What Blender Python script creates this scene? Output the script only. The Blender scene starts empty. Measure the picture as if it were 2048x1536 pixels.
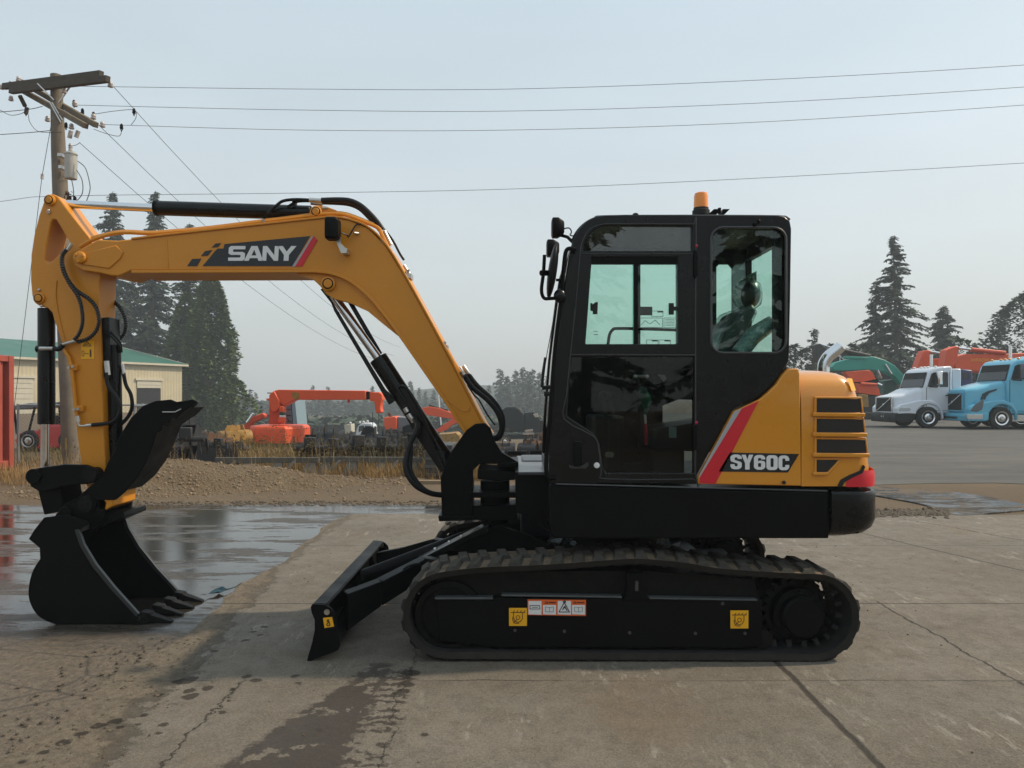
import bpy, bmesh, math, random
from mathutils import Vector, Matrix, noise as mnoise
R = math.radians
S = bpy.context.scene
C = S.collection
random.seed(7)

# ------------------------------------------------------------------ camera
CAMH, FPX, HOR = 1.5, 1500.0, 790.0
cd = bpy.data.cameras.new('camera'); cam = bpy.data.objects.new('camera', cd); C.objects.link(cam)
cam.location = (0, 0, CAMH); cam.rotation_euler = (R(90), 0, 0)
cd.sensor_width = 36; cd.lens = FPX/2048*36; cd.shift_y = 22/2048
cd.clip_start = 0.05; cd.clip_end = 3000
S.camera = cam

# ------------------------------------------------------------------ sky, sun, exposure
SUN_EL, SUN_AZ = 47.0, 81.0        # azimuth clockwise from +Y: the sun stands to the right, slightly behind the machine
w = bpy.data.worlds.new('World'); S.world = w; w.use_nodes = True
nt = w.node_tree; nt.nodes.clear()
sk = nt.nodes.new('ShaderNodeTexSky'); sk.sky_type = 'NISHITA'; sk.sun_disc = False
sk.sun_elevation = R(SUN_EL); sk.sun_rotation = R(SUN_AZ)
sk.air_density = 1.3; sk.dust_density = 4.0; sk.ozone_density = 1.2; sk.altitude = 100
hs = nt.nodes.new('ShaderNodeHueSaturation'); hs.inputs['Saturation'].default_value = 0.75
hs.inputs['Value'].default_value = 1.0
mixs = nt.nodes.new('ShaderNodeMixRGB'); mixs.blend_type = 'MIX'; mixs.inputs[0].default_value = 0.66
mixs.inputs[2].default_value = (5.35, 5.85, 6.05, 1)     # smoke haze evens the sky out
bg = nt.nodes.new('ShaderNodeBackground'); bg.inputs['Strength'].default_value = 0.15
wo = nt.nodes.new('ShaderNodeOutputWorld')
nt.links.new(sk.outputs[0], hs.inputs['Color']); nt.links.new(hs.outputs[0], mixs.inputs[1])
wc = nt.nodes.new('ShaderNodeTexCoord'); wn = nt.nodes.new('ShaderNodeTexNoise'); wn.inputs['Scale'].default_value = 1.6; wn.inputs['Detail'].default_value = 4; wn.inputs['Distortion'].default_value = .6
wmp = nt.nodes.new('ShaderNodeMapping'); wmp.inputs['Scale'].default_value = (1, 1, 3.5); nt.links.new(wc.outputs['Generated'], wmp.inputs[0]); nt.links.new(wmp.outputs[0], wn.inputs['Vector'])
wr = nt.nodes.new('ShaderNodeMapRange'); wr.inputs['From Min'].default_value = .3; wr.inputs['From Max'].default_value = .7; wr.inputs['To Min'].default_value = .955; wr.inputs['To Max'].default_value = 1.045; nt.links.new(wn.outputs[0], wr.inputs[0])
wm = nt.nodes.new('ShaderNodeMixRGB'); wm.blend_type = 'MULTIPLY'; wm.inputs[0].default_value = 1; nt.links.new(mixs.outputs[0], wm.inputs[1]); nt.links.new(wr.outputs[0], wm.inputs[2])   # faint banks of smoke
wx = nt.nodes.new('ShaderNodeSeparateXYZ'); nt.links.new(wc.outputs['Generated'], wx.inputs[0])
wg = nt.nodes.new('ShaderNodeMapRange'); wg.inputs['From Max'].default_value = .5; nt.links.new(wx.outputs[2], wg.inputs[0])
wt = nt.nodes.new('ShaderNodeMixRGB'); wt.inputs[1].default_value = (1.07,1.02,.98,1); wt.inputs[2].default_value = (.93,1.0,1.03,1); nt.links.new(wg.outputs[0], wt.inputs[0])
w2 = nt.nodes.new('ShaderNodeMixRGB'); w2.blend_type = 'MULTIPLY'; w2.inputs[0].default_value = 1; nt.links.new(wm.outputs[0], w2.inputs[1]); nt.links.new(wt.outputs[0], w2.inputs[2])
nt.links.new(w2.outputs[0], bg.inputs['Color']); nt.links.new(bg.outputs[0], wo.inputs['Surface'])
ld = bpy.data.lights.new('sun', 'SUN'); ld.energy = 3.7; ld.angle = R(1.5); ld.color = (1.0, 0.84, 0.64)
lo = bpy.data.objects.new('sun', ld); C.objects.link(lo)
sd = Vector((math.sin(R(SUN_AZ))*math.cos(R(SUN_EL)), math.cos(R(SUN_AZ))*math.cos(R(SUN_EL)), math.sin(R(SUN_EL))))
lo.rotation_euler = sd.to_track_quat('Z', 'Y').to_euler(); lo.location = (30, 5, 30)
S.view_settings.view_transform = 'Standard'; S.view_settings.look = 'None'
S.view_settings.exposure = 0.0; S.view_settings.gamma = 1.0
S.cycles.max_bounces = 8; S.cycles.transparent_max_bounces = 24; S.cycles.volume_bounces = 0

# ------------------------------------------------------------------ helpers
ORG = {}
def W(px, py, Y):                       # a point of the photograph at distance Y
    return Vector(((px-1024)/FPX*Y, Y, CAMH+(HOR-py)/FPX*Y))
def GP(px, py):                         # a point of the ground
    Y = CAMH*FPX/(py-HOR); return Vector(((px-1024)/FPX*Y, Y, 0))
def tag(o, label=None, cat=None, group=None, kind=None):
    if label: o['label'] = label
    if cat: o['category'] = cat
    if group: o['group'] = group
    if kind: o['kind'] = kind
    return o
def thing(name, label, cat, loc=(0,0,0), rotz=0, group=None):
    o = bpy.data.objects.new(name, None); C.objects.link(o); o.empty_display_size = .2
    o.location = loc; o.rotation_euler = (0, 0, rotz)
    ORG[o.name] = Vector(loc)
    return tag(o, label, cat, group)
def copy_tree(o, parent=None):
    c = o.copy(); C.objects.link(c); c.parent = parent
    for ch in list(o.children): copy_tree(ch, c)
    return c
def dup(o, loc, rotz=0, scale=None, label=None, group=None):
    c = copy_tree(o); c.location = loc; c.rotation_euler = (0, 0, rotz)
    if scale is not None: c.scale = (scale,)*3 if not hasattr(scale, '__len__') else scale
    if label: c['label'] = label
    if group: c['group'] = group
    return c
def smooth_path(pts, n=6, closed=False):
    P = [Vector(p) for p in pts]; out = []
    m = len(P); rng = range(m if closed else m-1)
    for i in rng:
        if closed: a, b, c, d = P[(i-1) % m], P[i], P[(i+1) % m], P[(i+2) % m]
        else: a, b, c, d = P[max(i-1, 0)], P[i], P[i+1], P[min(i+2, m-1)]
        for k in range(n):
            t = k/n; t2 = t*t; t3 = t2*t
            out.append(0.5*((2*b)+(c-a)*t+(2*a-5*b+4*c-d)*t2+(3*b-a-3*c+d)*t3))
    if not closed: out.append(P[-1])
    return out
SPLIT = {k: None for k in 'end_plate cylinder_bracket hinge hinge_cap rib end_bolt guard_bolt hose_fitting boom_hose arm_hose cylinder_hose pipe_clamp grease_nipple bracket control_lever window_latch link_pin roof_bracket blade_cylinder_mount oil_pipe flange side_cutter roof_bolt protective_film weld_seam cylinder_guard bucket_ear door_frame step side_plate roof_lamp lamp_bracket brace far_glass front_frame wiper line_clamp'.split()}
SPLIT.update(bolts='bolt', hand_holes='hand_hole', sticker_panels='sticker_panel', vent_slots='vent_slot')
class MB:
    def __init__(s): s.bm = bmesh.new()
    def face(s, vs):
        try: return s.bm.faces.new(vs)
        except ValueError: return None
    def verts(s, pts): return [s.bm.verts.new(p) for p in pts]
    def quad(s, *p): s.face(s.verts(p)); return s
    def box(s, x0, x1, y0, y1, z0, z1, M=None):
        c = [Vector((x, y, z)) for x in (x0, x1) for y in (y0, y1) for z in (z0, z1)]
        if M is not None: c = [M @ v for v in c]
        v = s.verts(c)
        for f in ((0,1,3,2),(4,6,7,5),(0,4,5,1),(2,3,7,6),(0,2,6,4),(1,5,7,3)): s.face([v[i] for i in f])
        return s
    def loops(s, L, cap=True, closed=True):      # skin a list of equal loops
        V = [s.verts(l) for l in L]; n = len(V[0])
        for a, b in zip(V, V[1:]):
            for i in range(n if closed else n-1):
                j = (i+1) % n; s.face([a[i], a[j], b[j], b[i]])
        if cap: s.face(V[0][::-1]); s.face(V[-1])
        return s
    def prism(s, pts, y0, y1, holes=()):         # pts in (x, z)
        if not holes:
            s.loops([[Vector((x, y0, z)) for x, z in pts], [Vector((x, y1, z)) for x, z in pts]])
            return s
        tmp = bmesh.new(); E = []
        for lp in [pts]+list(holes):
            v = [tmp.verts.new((x, y0, z)) for x, z in lp]
            E += [tmp.edges.new((v[i], v[(i+1) % len(v)])) for i in range(len(v))]
        bmesh.ops.triangle_fill(tmp, use_beauty=True, use_dissolve=False, edges=E)
        tmp.verts.ensure_lookup_table(); tmp.verts.index_update()
        co = [v.co.copy() for v in tmp.verts]; F = [[v.index for v in f.verts] for f in tmp.faces]
        tmp.free()
        a = s.verts(co); b = s.verts([Vector((c.x, y1, c.z)) for c in co])
        for f in F:
            s.face([a[i] for i in f]); s.face([b[i] for i in f][::-1])
        k = 0
        for lp in [pts]+list(holes):
            n = len(lp)
            for i in range(n):
                j = (i+1) % n; s.face([a[k+i], a[k+j], b[k+j], b[k+i]])
            k += n
        return s
    def px(s, pts, Y, d, holes=()):              # outline at distance Y given the thickness d
        f = lambda L: [(W(x, y, Y).x, W(x, y, Y).z) for x, y in L]
        return s.prism(f(pts), Y, Y+d, [f(h) for h in holes])
    def cyl(s, p0, p1, r0, r1=None, n=16, cap=True):
        p0, p1 = Vector(p0), Vector(p1); r1 = r0 if r1 is None else r1
        q = (p1-p0).to_track_quat('Z', 'Y')
        ring = lambda p, r: [p + q @ Vector((r*math.cos(2*math.pi*i/n), r*math.sin(2*math.pi*i/n), 0)) for i in range(n)]
        return s.loops([ring(p0, r0), ring(p1, r1)], cap)
    def lathe(s, p0, d, prof, n=20, cap=True):
        p0, d = Vector(p0), Vector(d).normalized(); q = d.to_track_quat('Z', 'Y')
        return s.loops([[p0+d*t+q @ Vector((r*math.cos(2*math.pi*i/n), r*math.sin(2*math.pi*i/n), 0)) for i in range(n)] for t, r in prof], cap)
    def tube(s, pts, r, n=8, closed=False, cap=True):
        P = [Vector(p) for p in pts]; L = []; m = len(P)
        rr = r if hasattr(r, '__len__') else [r]*m
        up = None
        for i, p in enumerate(P):
            a = P[i-1] if (i > 0 or closed) else p; b = P[(i+1) % m] if (i < m-1 or closed) else p
            t = (b-a)
            if t.length < 1e-9: t = Vector((0, 0, 1))
            t.normalize()
            if up is None:
                up = Vector((0, 1, 0)) if abs(t.y) < .9 else Vector((1, 0, 0))
            up = (up - t*up.dot(t))
            if up.length < 1e-6: up = t.orthogonal()
            up.normalize(); sd_ = t.cross(up)
            L.append([p+(up*math.cos(2*math.pi*k/n)+sd_*math.sin(2*math.pi*k/n))*rr[i] for k in range(n)])
        if closed: L.append(L[0]); return s.loops(L, False)
        return s.loops(L, cap)
    def ball(s, c, r, seg=16, rings=10):
        c = Vector(c); r = Vector((r, r, r)) if not hasattr(r, '__len__') else Vector(r)
        L = []
        for j in range(rings+1):
            a = math.pi*j/rings
            L.append([c+Vector((r.x*math.sin(a)*math.cos(2*math.pi*i/seg), r.y*math.sin(a)*math.sin(2*math.pi*i/seg), r.z*math.cos(a))) for i in range(seg)])
        return s.loops(L, False)
    def stroke(s, pts, wd, Y, d=.001, closed=False): # flat drawn line on a face at distance Y; pts in photo pixels
        for a, b in zip(pts, pts[1:]+(pts[:1] if closed else [])):
            A, B = Vector(a), Vector(b); t = (B-A)
            if t.length < 1e-6: continue
            t.normalize(); nrm = Vector((-t.y, t.x))*wd/2; A = A-t*wd*.3; B = B+t*wd*.3
            q = [A+nrm, B+nrm, B-nrm, A-nrm]
            s.quad(*[W(v.x, v.y, Y) for v in q])
        return s
    def clusters(s):
        bm = s.bm; bm.verts.ensure_lookup_table(); bm.verts.index_update(); n = len(bm.verts); par = list(range(n))
        def find(i):
            while par[i] != i: par[i] = par[par[i]]; i = par[i]
            return i
        for e in bm.edges: par[find(e.verts[0].index)] = find(e.verts[1].index)
        box = {}
        for v in bm.verts:
            r = find(v.index); b = box.setdefault(r, [v.co.copy(), v.co.copy()])
            for k in range(3): b[0][k] = min(b[0][k], v.co[k]); b[1][k] = max(b[1][k], v.co[k])
        ks = list(box); grp = {k: k for k in ks}
        def f2(k):
            while grp[k] != k: k = grp[k]
            return k
        for i, a in enumerate(ks):
            for b in ks[:i]:
                A, B = box[a], box[b]
                if all(A[0][q]-.003 <= B[1][q] and B[0][q]-.003 <= A[1][q] for q in range(3)): grp[f2(a)] = f2(b)
        out = {}
        for f in bm.faces: out.setdefault(f2(find(f.verts[0].index)), []).append(f)
        return list(out.values())
    def build(s, name, mat, parent=None, **kw):
        if name in SPLIT:
            cl = s.clusters()
            if 1 < len(cl) <= 60:
                res = None
                for F in cl:
                    m2 = MB(); mp = {}
                    for f in F:
                        for v in f.verts:
                            if v not in mp: mp[v] = m2.bm.verts.new(v.co)
                        try: m2.bm.faces.new([mp[v] for v in f.verts])
                        except ValueError: pass
                    o = m2.build1(SPLIT[name] or name, mat, parent, **kw); res = res or o
                s.bm.free(); return res
            name = SPLIT[name] or name
        return s.build1(name, mat, parent, **kw)
    def build1(s, name, mat, parent=None, bevel=0, ang=35, seg=2, doubles=True, smooth=True, label=None):
        bm = s.bm
        if doubles: bmesh.ops.remove_doubles(bm, verts=bm.verts, dist=1e-5)
        if doubles: bmesh.ops.recalc_face_normals(bm, faces=bm.faces)
        me = bpy.data.meshes.new(name); bm.to_mesh(me); bm.free()
        o = bpy.data.objects.new(name, me); C.objects.link(o)
        if mat is not None:
            for m_ in (mat if isinstance(mat, (list, tuple)) else [mat]): me.materials.append(m_)
        off = Vector((0, 0, 0))
        if parent is not None:
            o.parent = parent; off = ORG.get(parent.name, off)
        ORG[o.name] = off
        if off.length > 0: me.transform(Matrix.Translation(-off))
        if smooth:
            me.polygons.foreach_set('use_smooth', [True]*len(me.polygons)); me.set_sharp_from_angle(angle=R(ang))
        if bevel:
            b = o.modifiers.new('bevel', 'BEVEL'); b.width = bevel; b.segments = seg; b.limit_method = 'ANGLE'; b.angle_limit = R(35)
            b.harden_normals = False
        if label: o['label'] = label
        return o

# ------------------------------------------------------------------ materials
class NT:
    def __init__(s, name):
        s.m = bpy.data.materials.new(name); s.m.use_nodes = True; s.t = s.m.node_tree
        s.b = s.t.nodes['Principled BSDF']; s.tc = s.t.nodes.new('ShaderNodeTexCoord')
        s.co = s.tc.outputs['Object']
    def put(s, sock, v):
        if isinstance(v, (int, float)): sock.default_value = v
        elif isinstance(v, (tuple, list)): sock.default_value = tuple(v)+((1,) if len(v) == 3 and len(sock.default_value) == 4 else ())
        else: s.t.links.new(v, sock)
    def math(s, op, a, b=0.0, c=0.0, clamp=False):
        n = s.t.nodes.new('ShaderNodeMath'); n.operation = op; n.use_clamp = clamp
        s.put(n.inputs[0], a); s.put(n.inputs[1], b)
        if op in ('SMOOTH_MIN', 'COMPARE', 'MULTIPLY_ADD', 'WRAP'): s.put(n.inputs[2], c)
        return n.outputs[0]
    def noise(s, scale, detail=4, rough=.6, co=None, dist=0, vec=None):
        n = s.t.nodes.new('ShaderNodeTexNoise'); n.inputs['Scale'].default_value = scale
        n.inputs['Detail'].default_value = detail; n.inputs['Roughness'].default_value = rough; n.inputs['Distortion'].default_value = dist
        s.t.links.new(co or s.co, n.inputs['Vector']); return n.outputs[0]
    def vor(s, scale, feature='F1', co=None):
        n = s.t.nodes.new('ShaderNodeTexVoronoi'); n.feature = feature; n.inputs['Scale'].default_value = scale
        s.t.links.new(co or s.co, n.inputs['Vector']); return n.outputs['Distance']
    def scaled(s, sc, co=None):
        n = s.t.nodes.new('ShaderNodeMapping'); n.inputs['Scale'].default_value = sc
        s.t.links.new(co or s.co, n.inputs['Vector']); return n.outputs[0]
    def rot(s, rz, sc=(1,1,1), loc=(0,0,0)):
        n = s.t.nodes.new('ShaderNodeMapping'); n.inputs['Rotation'].default_value = (0, 0, rz); n.inputs['Scale'].default_value = sc
        n.inputs['Location'].default_value = loc
        s.t.links.new(s.co, n.inputs['Vector']); return n.outputs[0]
    def ramp(s, v, lo, hi, a=0.0, b=1.0):
        n = s.t.nodes.new('ShaderNodeMapRange'); n.clamp = True
        s.put(n.inputs['Value'], v); n.inputs['From Min'].default_value = lo; n.inputs['From Max'].default_value = hi
        n.inputs['To Min'].default_value = a; n.inputs['To Max'].default_value = b; return n.outputs[0]
    def mix(s, f, a, b, mode='MIX'):
        n = s.t.nodes.new('ShaderNodeMixRGB'); n.blend_type = mode
        s.put(n.inputs[0], f); s.put(n.inputs[1], a); s.put(n.inputs[2], b); return n.outputs[0]
    def xyz(s, co=None):
        n = s.t.nodes.new('ShaderNodeSeparateXYZ'); s.t.links.new(co or s.co, n.inputs[0]); return n.outputs
    def bump(s, h, strength=.5, dist=.01, prev=None):
        n = s.t.nodes.new('ShaderNodeBump'); n.inputs['Strength'].default_value = strength; n.inputs['Distance'].default_value = dist
        s.t.links.new(h, n.inputs['Height'])
        if prev: s.t.links.new(prev, n.inputs['Normal'])
        return n.outputs[0]
    def out(s, col=None, rough=None, normal=None, **kw):
        if col is not None: s.put(s.b.inputs['Base Color'], col)
        if rough is not None: s.put(s.b.inputs['Roughness'], rough)
        if normal is not None: s.put(s.b.inputs['Normal'], normal)
        for k, v in kw.items(): s.put(s.b.inputs[k.replace('_', ' ')], v)
        return s.m
def mat(name, col, rough=.5, metal=0, up=None, var=.12, nscale=3.0, fine=60, bump=.0, coat=0, spec=.5, dust=0, dustcol=(.25,.2,.14), bdist=.002):
    n = NT(name)
    a = n.noise(nscale, 5, .65); f = n.noise(fine, 3, .6)
    v = n.math('ADD', n.math('MULTIPLY', a, .7), n.math('MULTIPLY', f, .3))
    k = n.ramp(v, .3, .7, 1-var, 1+var)
    c = n.mix(1.0, col, k, 'MULTIPLY')
    if dust:
        d = n.ramp(n.noise(nscale*1.7, 7, .7), .45, .75, 0, dust)
        if up is not None:            # dust lies on faces that look up
            g = n.t.nodes.new('ShaderNodeNewGeometry'); d = n.math('MULTIPLY', n.ramp(n.noise(nscale*1.7, 7, .7), .35, .6, .35, 1), n.ramp(n.xyz(g.outputs['True Normal'])[2], .3, .8, up, dust))
        c = n.mix(d, c, dustcol)
    r = n.ramp(a, .3, .7, max(rough-.07, .02), min(rough+.09, 1))
    kw = dict(Metallic=metal, Coat_Weight=coat, Coat_Roughness=.08, Specular_IOR_Level=spec)
    nrm = n.bump(n.noise(fine*.7, 4, .6), bump, bdist) if bump else None
    return n.out(c, r, nrm, **kw)
def glass(name, tint, rough=0.0, refl=1.0, ior=1.5):
    m = bpy.data.materials.new(name); m.use_nodes = True; t = m.node_tree; t.nodes.clear()
    o = t.nodes.new('ShaderNodeOutputMaterial'); mx = t.nodes.new('ShaderNodeMixShader')
    tr = t.nodes.new('ShaderNodeBsdfTransparent'); tr.inputs[0].default_value = tuple(tint)+(1,)
    gl = t.nodes.new('ShaderNodeBsdfGlossy'); gl.inputs['Roughness'].default_value = rough
    gl.inputs['Color'].default_value = (refl, refl, refl, 1)
    lw = t.nodes.new('ShaderNodeLayerWeight'); lw.inputs[0].default_value = .5     # same mirror on both faces of a pane
    pw = t.nodes.new('ShaderNodeMath'); pw.operation = 'POWER'; pw.inputs[1].default_value = 5; t.links.new(lw.outputs['Facing'], pw.inputs[0])
    fr = t.nodes.new('ShaderNodeMath'); fr.operation = 'MULTIPLY_ADD'; fr.inputs[1].default_value = .9; fr.inputs[2].default_value = ((ior-1)/(ior+1))**2; t.links.new(pw.outputs[0], fr.inputs[0])
    t.links.new(fr.outputs[0], mx.inputs[0]); t.links.new(tr.outputs[0], mx.inputs[1]); t.links.new(gl.outputs[0], mx.inputs[2])
    t.links.new(mx.outputs[0], o.inputs[0]); return m

M = {}
M['yellow'] = mat('machine_yellow', (.62, .240, .012), .40, var=.07, nscale=1.2, coat=.16, spec=.4, dust=.07, dustcol=(.35,.25,.12), bump=.05)
M['yellow_gloss'] = mat('cowl_yellow', (.66, .255, .010), .3, var=.03, nscale=1, coat=.8)
M['black'] = mat('black_paint', (.0035, .0038, .0038), .42, var=.25, nscale=4, spec=.10)
M['black_gloss'] = mat('black_gloss', (.0035, .004, .0042), .26, var=.15, nscale=2, spec=.32)
M['black_cast'] = mat('black_cast', (.004, .004, .004), .55, var=.3, nscale=8, bump=.3, dust=.04, spec=.15)
M['edge'] = mat('edge_highlight', (.075,.085,.088), .35, var=.3, nscale=14)  # sky sheen on skirt trim and track ledges, put into the colour
M['boltm'] = mat('dark_bolt', (.09,.09,.09), .4, metal=.6)
M['rubber'] = mat('rubber', (.010, .010, .0095), .75, var=.3, nscale=9, bump=.3, dust=.25, dustcol=(.07,.06,.048))
M['trackrub'] = mat('track_rubber', (.016, .015, .0135), .8, var=.35, nscale=7, bump=.5, dust=.95, up=.05, dustcol=(.16,.12,.08), spec=.2)
M['lugrub'] = mat('track_lug', (.012, .012, .011), .8, var=.5, nscale=12, bump=.5, dust=.45, up=.12, dustcol=(.14,.125,.10), spec=.2)
M['hose'] = mat('hose', (.006, .006, .007), .5, var=.2, nscale=20, spec=.3)
M['chrome'] = mat('chrome', (.75, .76, .78), .12, metal=1, var=.05)
M['zinc'] = mat('zinc', (.55, .53, .5), .35, metal=1, var=.2, nscale=20)
M['red'] = mat('decal_red', (.60, .014, .028), .35, var=.03)
M['grey_decal'] = mat('decal_grey', (.36, .36, .38), .4, var=.03)
M['white'] = mat('decal_white', (.72, .72, .72), .4, var=.03)
M['decal_black'] = mat('decal_black', (.012, .014, .017), .3, var=.1)
M['sticker'] = mat('sticker_yellow', (.85, .42, .01), .45, var=.03)
M['sticker_line'] = mat('sticker_line', (.09, .02, .008), .5, var=.02)
M['sticker_orange'] = mat('sticker_orange', (.7, .12, .02), .45, var=.03)
M['amber'] = mat('amber', (1.0, .30, .02), .2, var=.03, coat=.5)
n_ = M['amber'].node_tree.nodes['Principled BSDF']; n_.inputs['Subsurface Weight'].default_value = .4; n_.inputs['Subsurface Radius'].default_value = (.05,.03,.01)
M['glass'] = glass('cab_glass', (.79, .925, .875), 0, .8)
M['glass_dark'] = glass('cab_glass_dark', (.56, .60, .59), 0, .5)
M['glass_top'] = glass('cab_glass_top', (.55, .60, .58), 0, 1.0, 1.75)
M['plastic_wrap'] = glass('plastic_wrap', (.90, .94, .93), .25, .6, 1.6)
M['seat'] = mat('seat_vinyl', (.02, .026, .03), .4, var=.3, bump=.2)
M['interior'] = mat('interior_grey', (.014, .015, .016), .6, var=.25)
M['green_plastic'] = mat('green_plastic', (.01, .12, .07), .2, var=.4, nscale=25, bump=.6, coat=.5)
# ================================================================== the excavator
M['edge2'] = mat('edge_highlight_dim', (.028,.031,.032), .35, var=.3, nscale=14)  # dimmer sheen on seals, handle recess and bucket edges, put into the colour
YT, YH, YC, YB = 4.17, 4.28, 4.30, 5.00
EX = thing('excavator', 'yellow and black tracked mini excavator with closed cab, parked side-on on the concrete', 'excavator', (.66, 5.15, 0))
X = lambda px, Y: (px-1024)/FPX*Y
Z = lambda py, Y: CAMH+(HOR-py)/FPX*Y

# ---- tracks
def arc(cx, cy, r, a0, a1, n):
    return [(cx+r*math.cos(R(a0+(a1-a0)*i/n)), cy-r*math.sin(R(a0+(a1-a0)*i/n))) for i in range(n+1)]
def belt_path():
    top = [(893,1151),(962,1143),(1099,1137),(1236,1127),(1290,1126),(1373,1134),(1441,1145),(1560,1153),(1630,1156)]
    top = [(v.x, v.y) for v in smooth_path([Vector((a, b, 0)) for a, b in top], 4)]
    P = top + arc(1632, 1243, 87, 90, -90, 16)[1:] + [(1500,1329),(1300,1328),(1100,1327),(893,1326)] + arc(893, 1239, 87, 270, 90, 16)[1:-1]
    # back to world, resampled evenly
    V = [Vector(((x-1024)/FPX*YT, 0, CAMH+(HOR-y)/FPX*YT)) for x, y in P]
    return V
def resample(V, n):
    L = [0]
    for i in range(len(V)): L.append(L[-1]+(V[(i+1) % len(V)]-V[i]).length)
    out = []
    for k in range(n):
        d = L[-1]*k/n; i = max(j for j in range(len(V)) if L[j] <= d)
        seg = L[i+1]-L[i]; out.append(V[i].lerp(V[(i+1) % len(V)], (d-L[i])/seg if seg > 0 else 0))
    return out
NB = 192
BP = resample(belt_path(), NB)
zmin = min(p.z for p in BP); 
for p in BP: p.z += .022-zmin
BN = []
for i in range(NB):
    t = (BP[(i+1) % NB]-BP[i-1]).normalized(); n = Vector((-t.z, 0, t.x))
    BN.append(n)
if BN[10].z < 0: BN = [-n for n in BN]
TH, WD = .034, .40
def make_track(y0, near):
    m = MB()      # belt
    prof = lambda i: [BP[i]+Vector((0, y0, 0)), BP[i]+Vector((0, y0+WD, 0)), BP[i]-BN[i]*TH+Vector((0, y0+WD-.012, 0)), BP[i]-BN[i]*TH+Vector((0, y0+.012, 0))]
    L = [prof(i) for i in range(NB)]; L.append(L[0])
    L1 = [[l[3], l[0], l[1], l[2]] for l in L]; m.loops(L1, False, closed=False)
    mi_ = MB(); mi_.loops([[l[2]+BN[k % NB]*.002, l[3]+BN[k % NB]*.002] for k, l in enumerate(L)], False, closed=False)
    m_in = mi_
    m2_ = m; m = m_in
    for i in range(0, NB, 3):
        a, b = BP[i]-BN[i]*TH, BP[(i+1) % NB]-BN[(i+1) % NB]*TH; nn = BN[i]*-.035
        for yy in (y0+.13, y0+.23):
            m.loops([[a+Vector((0,yy,0)), b+Vector((0,yy,0)), b+nn+Vector((0,yy+.01,0)), a+nn+Vector((0,yy+.01,0))],
                     [a+Vector((0,yy+.04,0)), b+Vector((0,yy+.04,0)), b+nn+Vector((0,yy+.03,0)), a+nn+Vector((0,yy+.03,0))]])
    belt = m2_.build('rubber_track', M['trackrub'], EX); m.build('inner_belt', M['rubber'], belt, doubles=False)
    m = MB(); g = MB()
    for i in range(0, NB, 4):             # tread blocks, two staggered rows
        for row in (0, 1):
            k = (i+2*row) % NB; a, b, c = BP[k], BP[(k+1) % NB], BP[(k+2) % NB]
            n = BN[(k+1) % NB]; h = n*.019; t = (c-a).normalized()
            ya, yb = (y0+.0015, y0+.215) if row == 0 else (y0+.185, y0+WD-.0015)
            sh = t*.022 if row == 0 else t*-.022
            A = [a-t*.012+Vector((0,ya,0)), c+t*.012+Vector((0,ya,0)), c+t*.004+Vector((0,yb,0))+sh, a-t*.004+Vector((0,yb,0))+sh]
            T = [a+t*.006+h+Vector((0,ya+.016,0)), c-t*.006+h+Vector((0,ya+.016,0)), c-t*.006+h+Vector((0,yb-.01,0))+sh, a+t*.006+h+Vector((0,yb-.01,0))+sh]
            A = [p-n*.003 for p in A]
            m.loops([A, T])
    m.build('tread_blocks', M['lugrub'], belt, smooth=False)
    # track frame
    yf = y0+.05 if near else y0+.07
    m = MB()
    zz = lambda py: Z(py, YT)
    xx = lambda px: X(px, YT)
    m.px([(868,1204),(985,1204),(988,1198),(1245,1198),(1262,1185),(1288,1185),(1305,1200),(1530,1202),(1532,1296),(1500,1300),(1000,1300),(880,1288)], YT, .0)
    m = MB(); conv = lambda L: [(xx(a), zz(b)) for a, b in L]
    m.prism(conv([(868,1206),(985,1206),(988,1200),(1530,1204),(1532,1296),(1500,1302),(1000,1302),(880,1288)]), yf, yf+.30)
    fr = m.build('track_frame', M['black'], EX, bevel=.006)
    m = MB(); m.prism(conv([(870,1150),(1000,1152),(1262,1150),(1275,1146),(1288,1150),(1520,1168),(1530,1206),(870,1206)]), yf+.05, yf+.26); m.build('inner_guard', M['black_cast'], fr)
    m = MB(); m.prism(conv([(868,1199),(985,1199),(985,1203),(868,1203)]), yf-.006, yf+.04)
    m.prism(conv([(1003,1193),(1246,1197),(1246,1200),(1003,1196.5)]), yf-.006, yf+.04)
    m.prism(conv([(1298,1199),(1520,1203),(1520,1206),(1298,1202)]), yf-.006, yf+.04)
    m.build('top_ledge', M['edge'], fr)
    m = MB(); m.prism(conv([(1258,1150),(1292,1150),(1294,1190),(1305,1206),(1246,1206),(1257,1190)]), yf-.012, yf+.06)
    m.cyl((xx(1275), yf-.02, zz(1135)), (xx(1275), yf+.3, zz(1135)), .0, .0) if False else None
    m.build('roller_bracket', M['black'], fr, bevel=.004)
    m = MB(); m.cyl((xx(1275), yf+.03, zz(1160)), (xx(1275), yf+.24, zz(1160)), .035, n=20); m.build('carrier_roller', M['black_cast'], fr)
    m = MB()
    m.prism(conv([(1272,1172),(1278,1172),(1278,1184),(1272,1184)]), yf-.03, yf-.012)
    m.cyl((xx(1275), yf-.03, zz(1168)), (xx(1275), yf-.012, zz(1168)), .010, n=10)
    for a, b in ((1030,1266),(1130,1268),(1262,1271),(1395,1272),(1495,1272),(1130,1208),(1450,1212)):
        m.cyl((xx(a), yf-.008, zz(b)), (xx(a), yf, zz(b)), .009, n=8)
    m.build('bolts', M['boltm'], fr)
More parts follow.
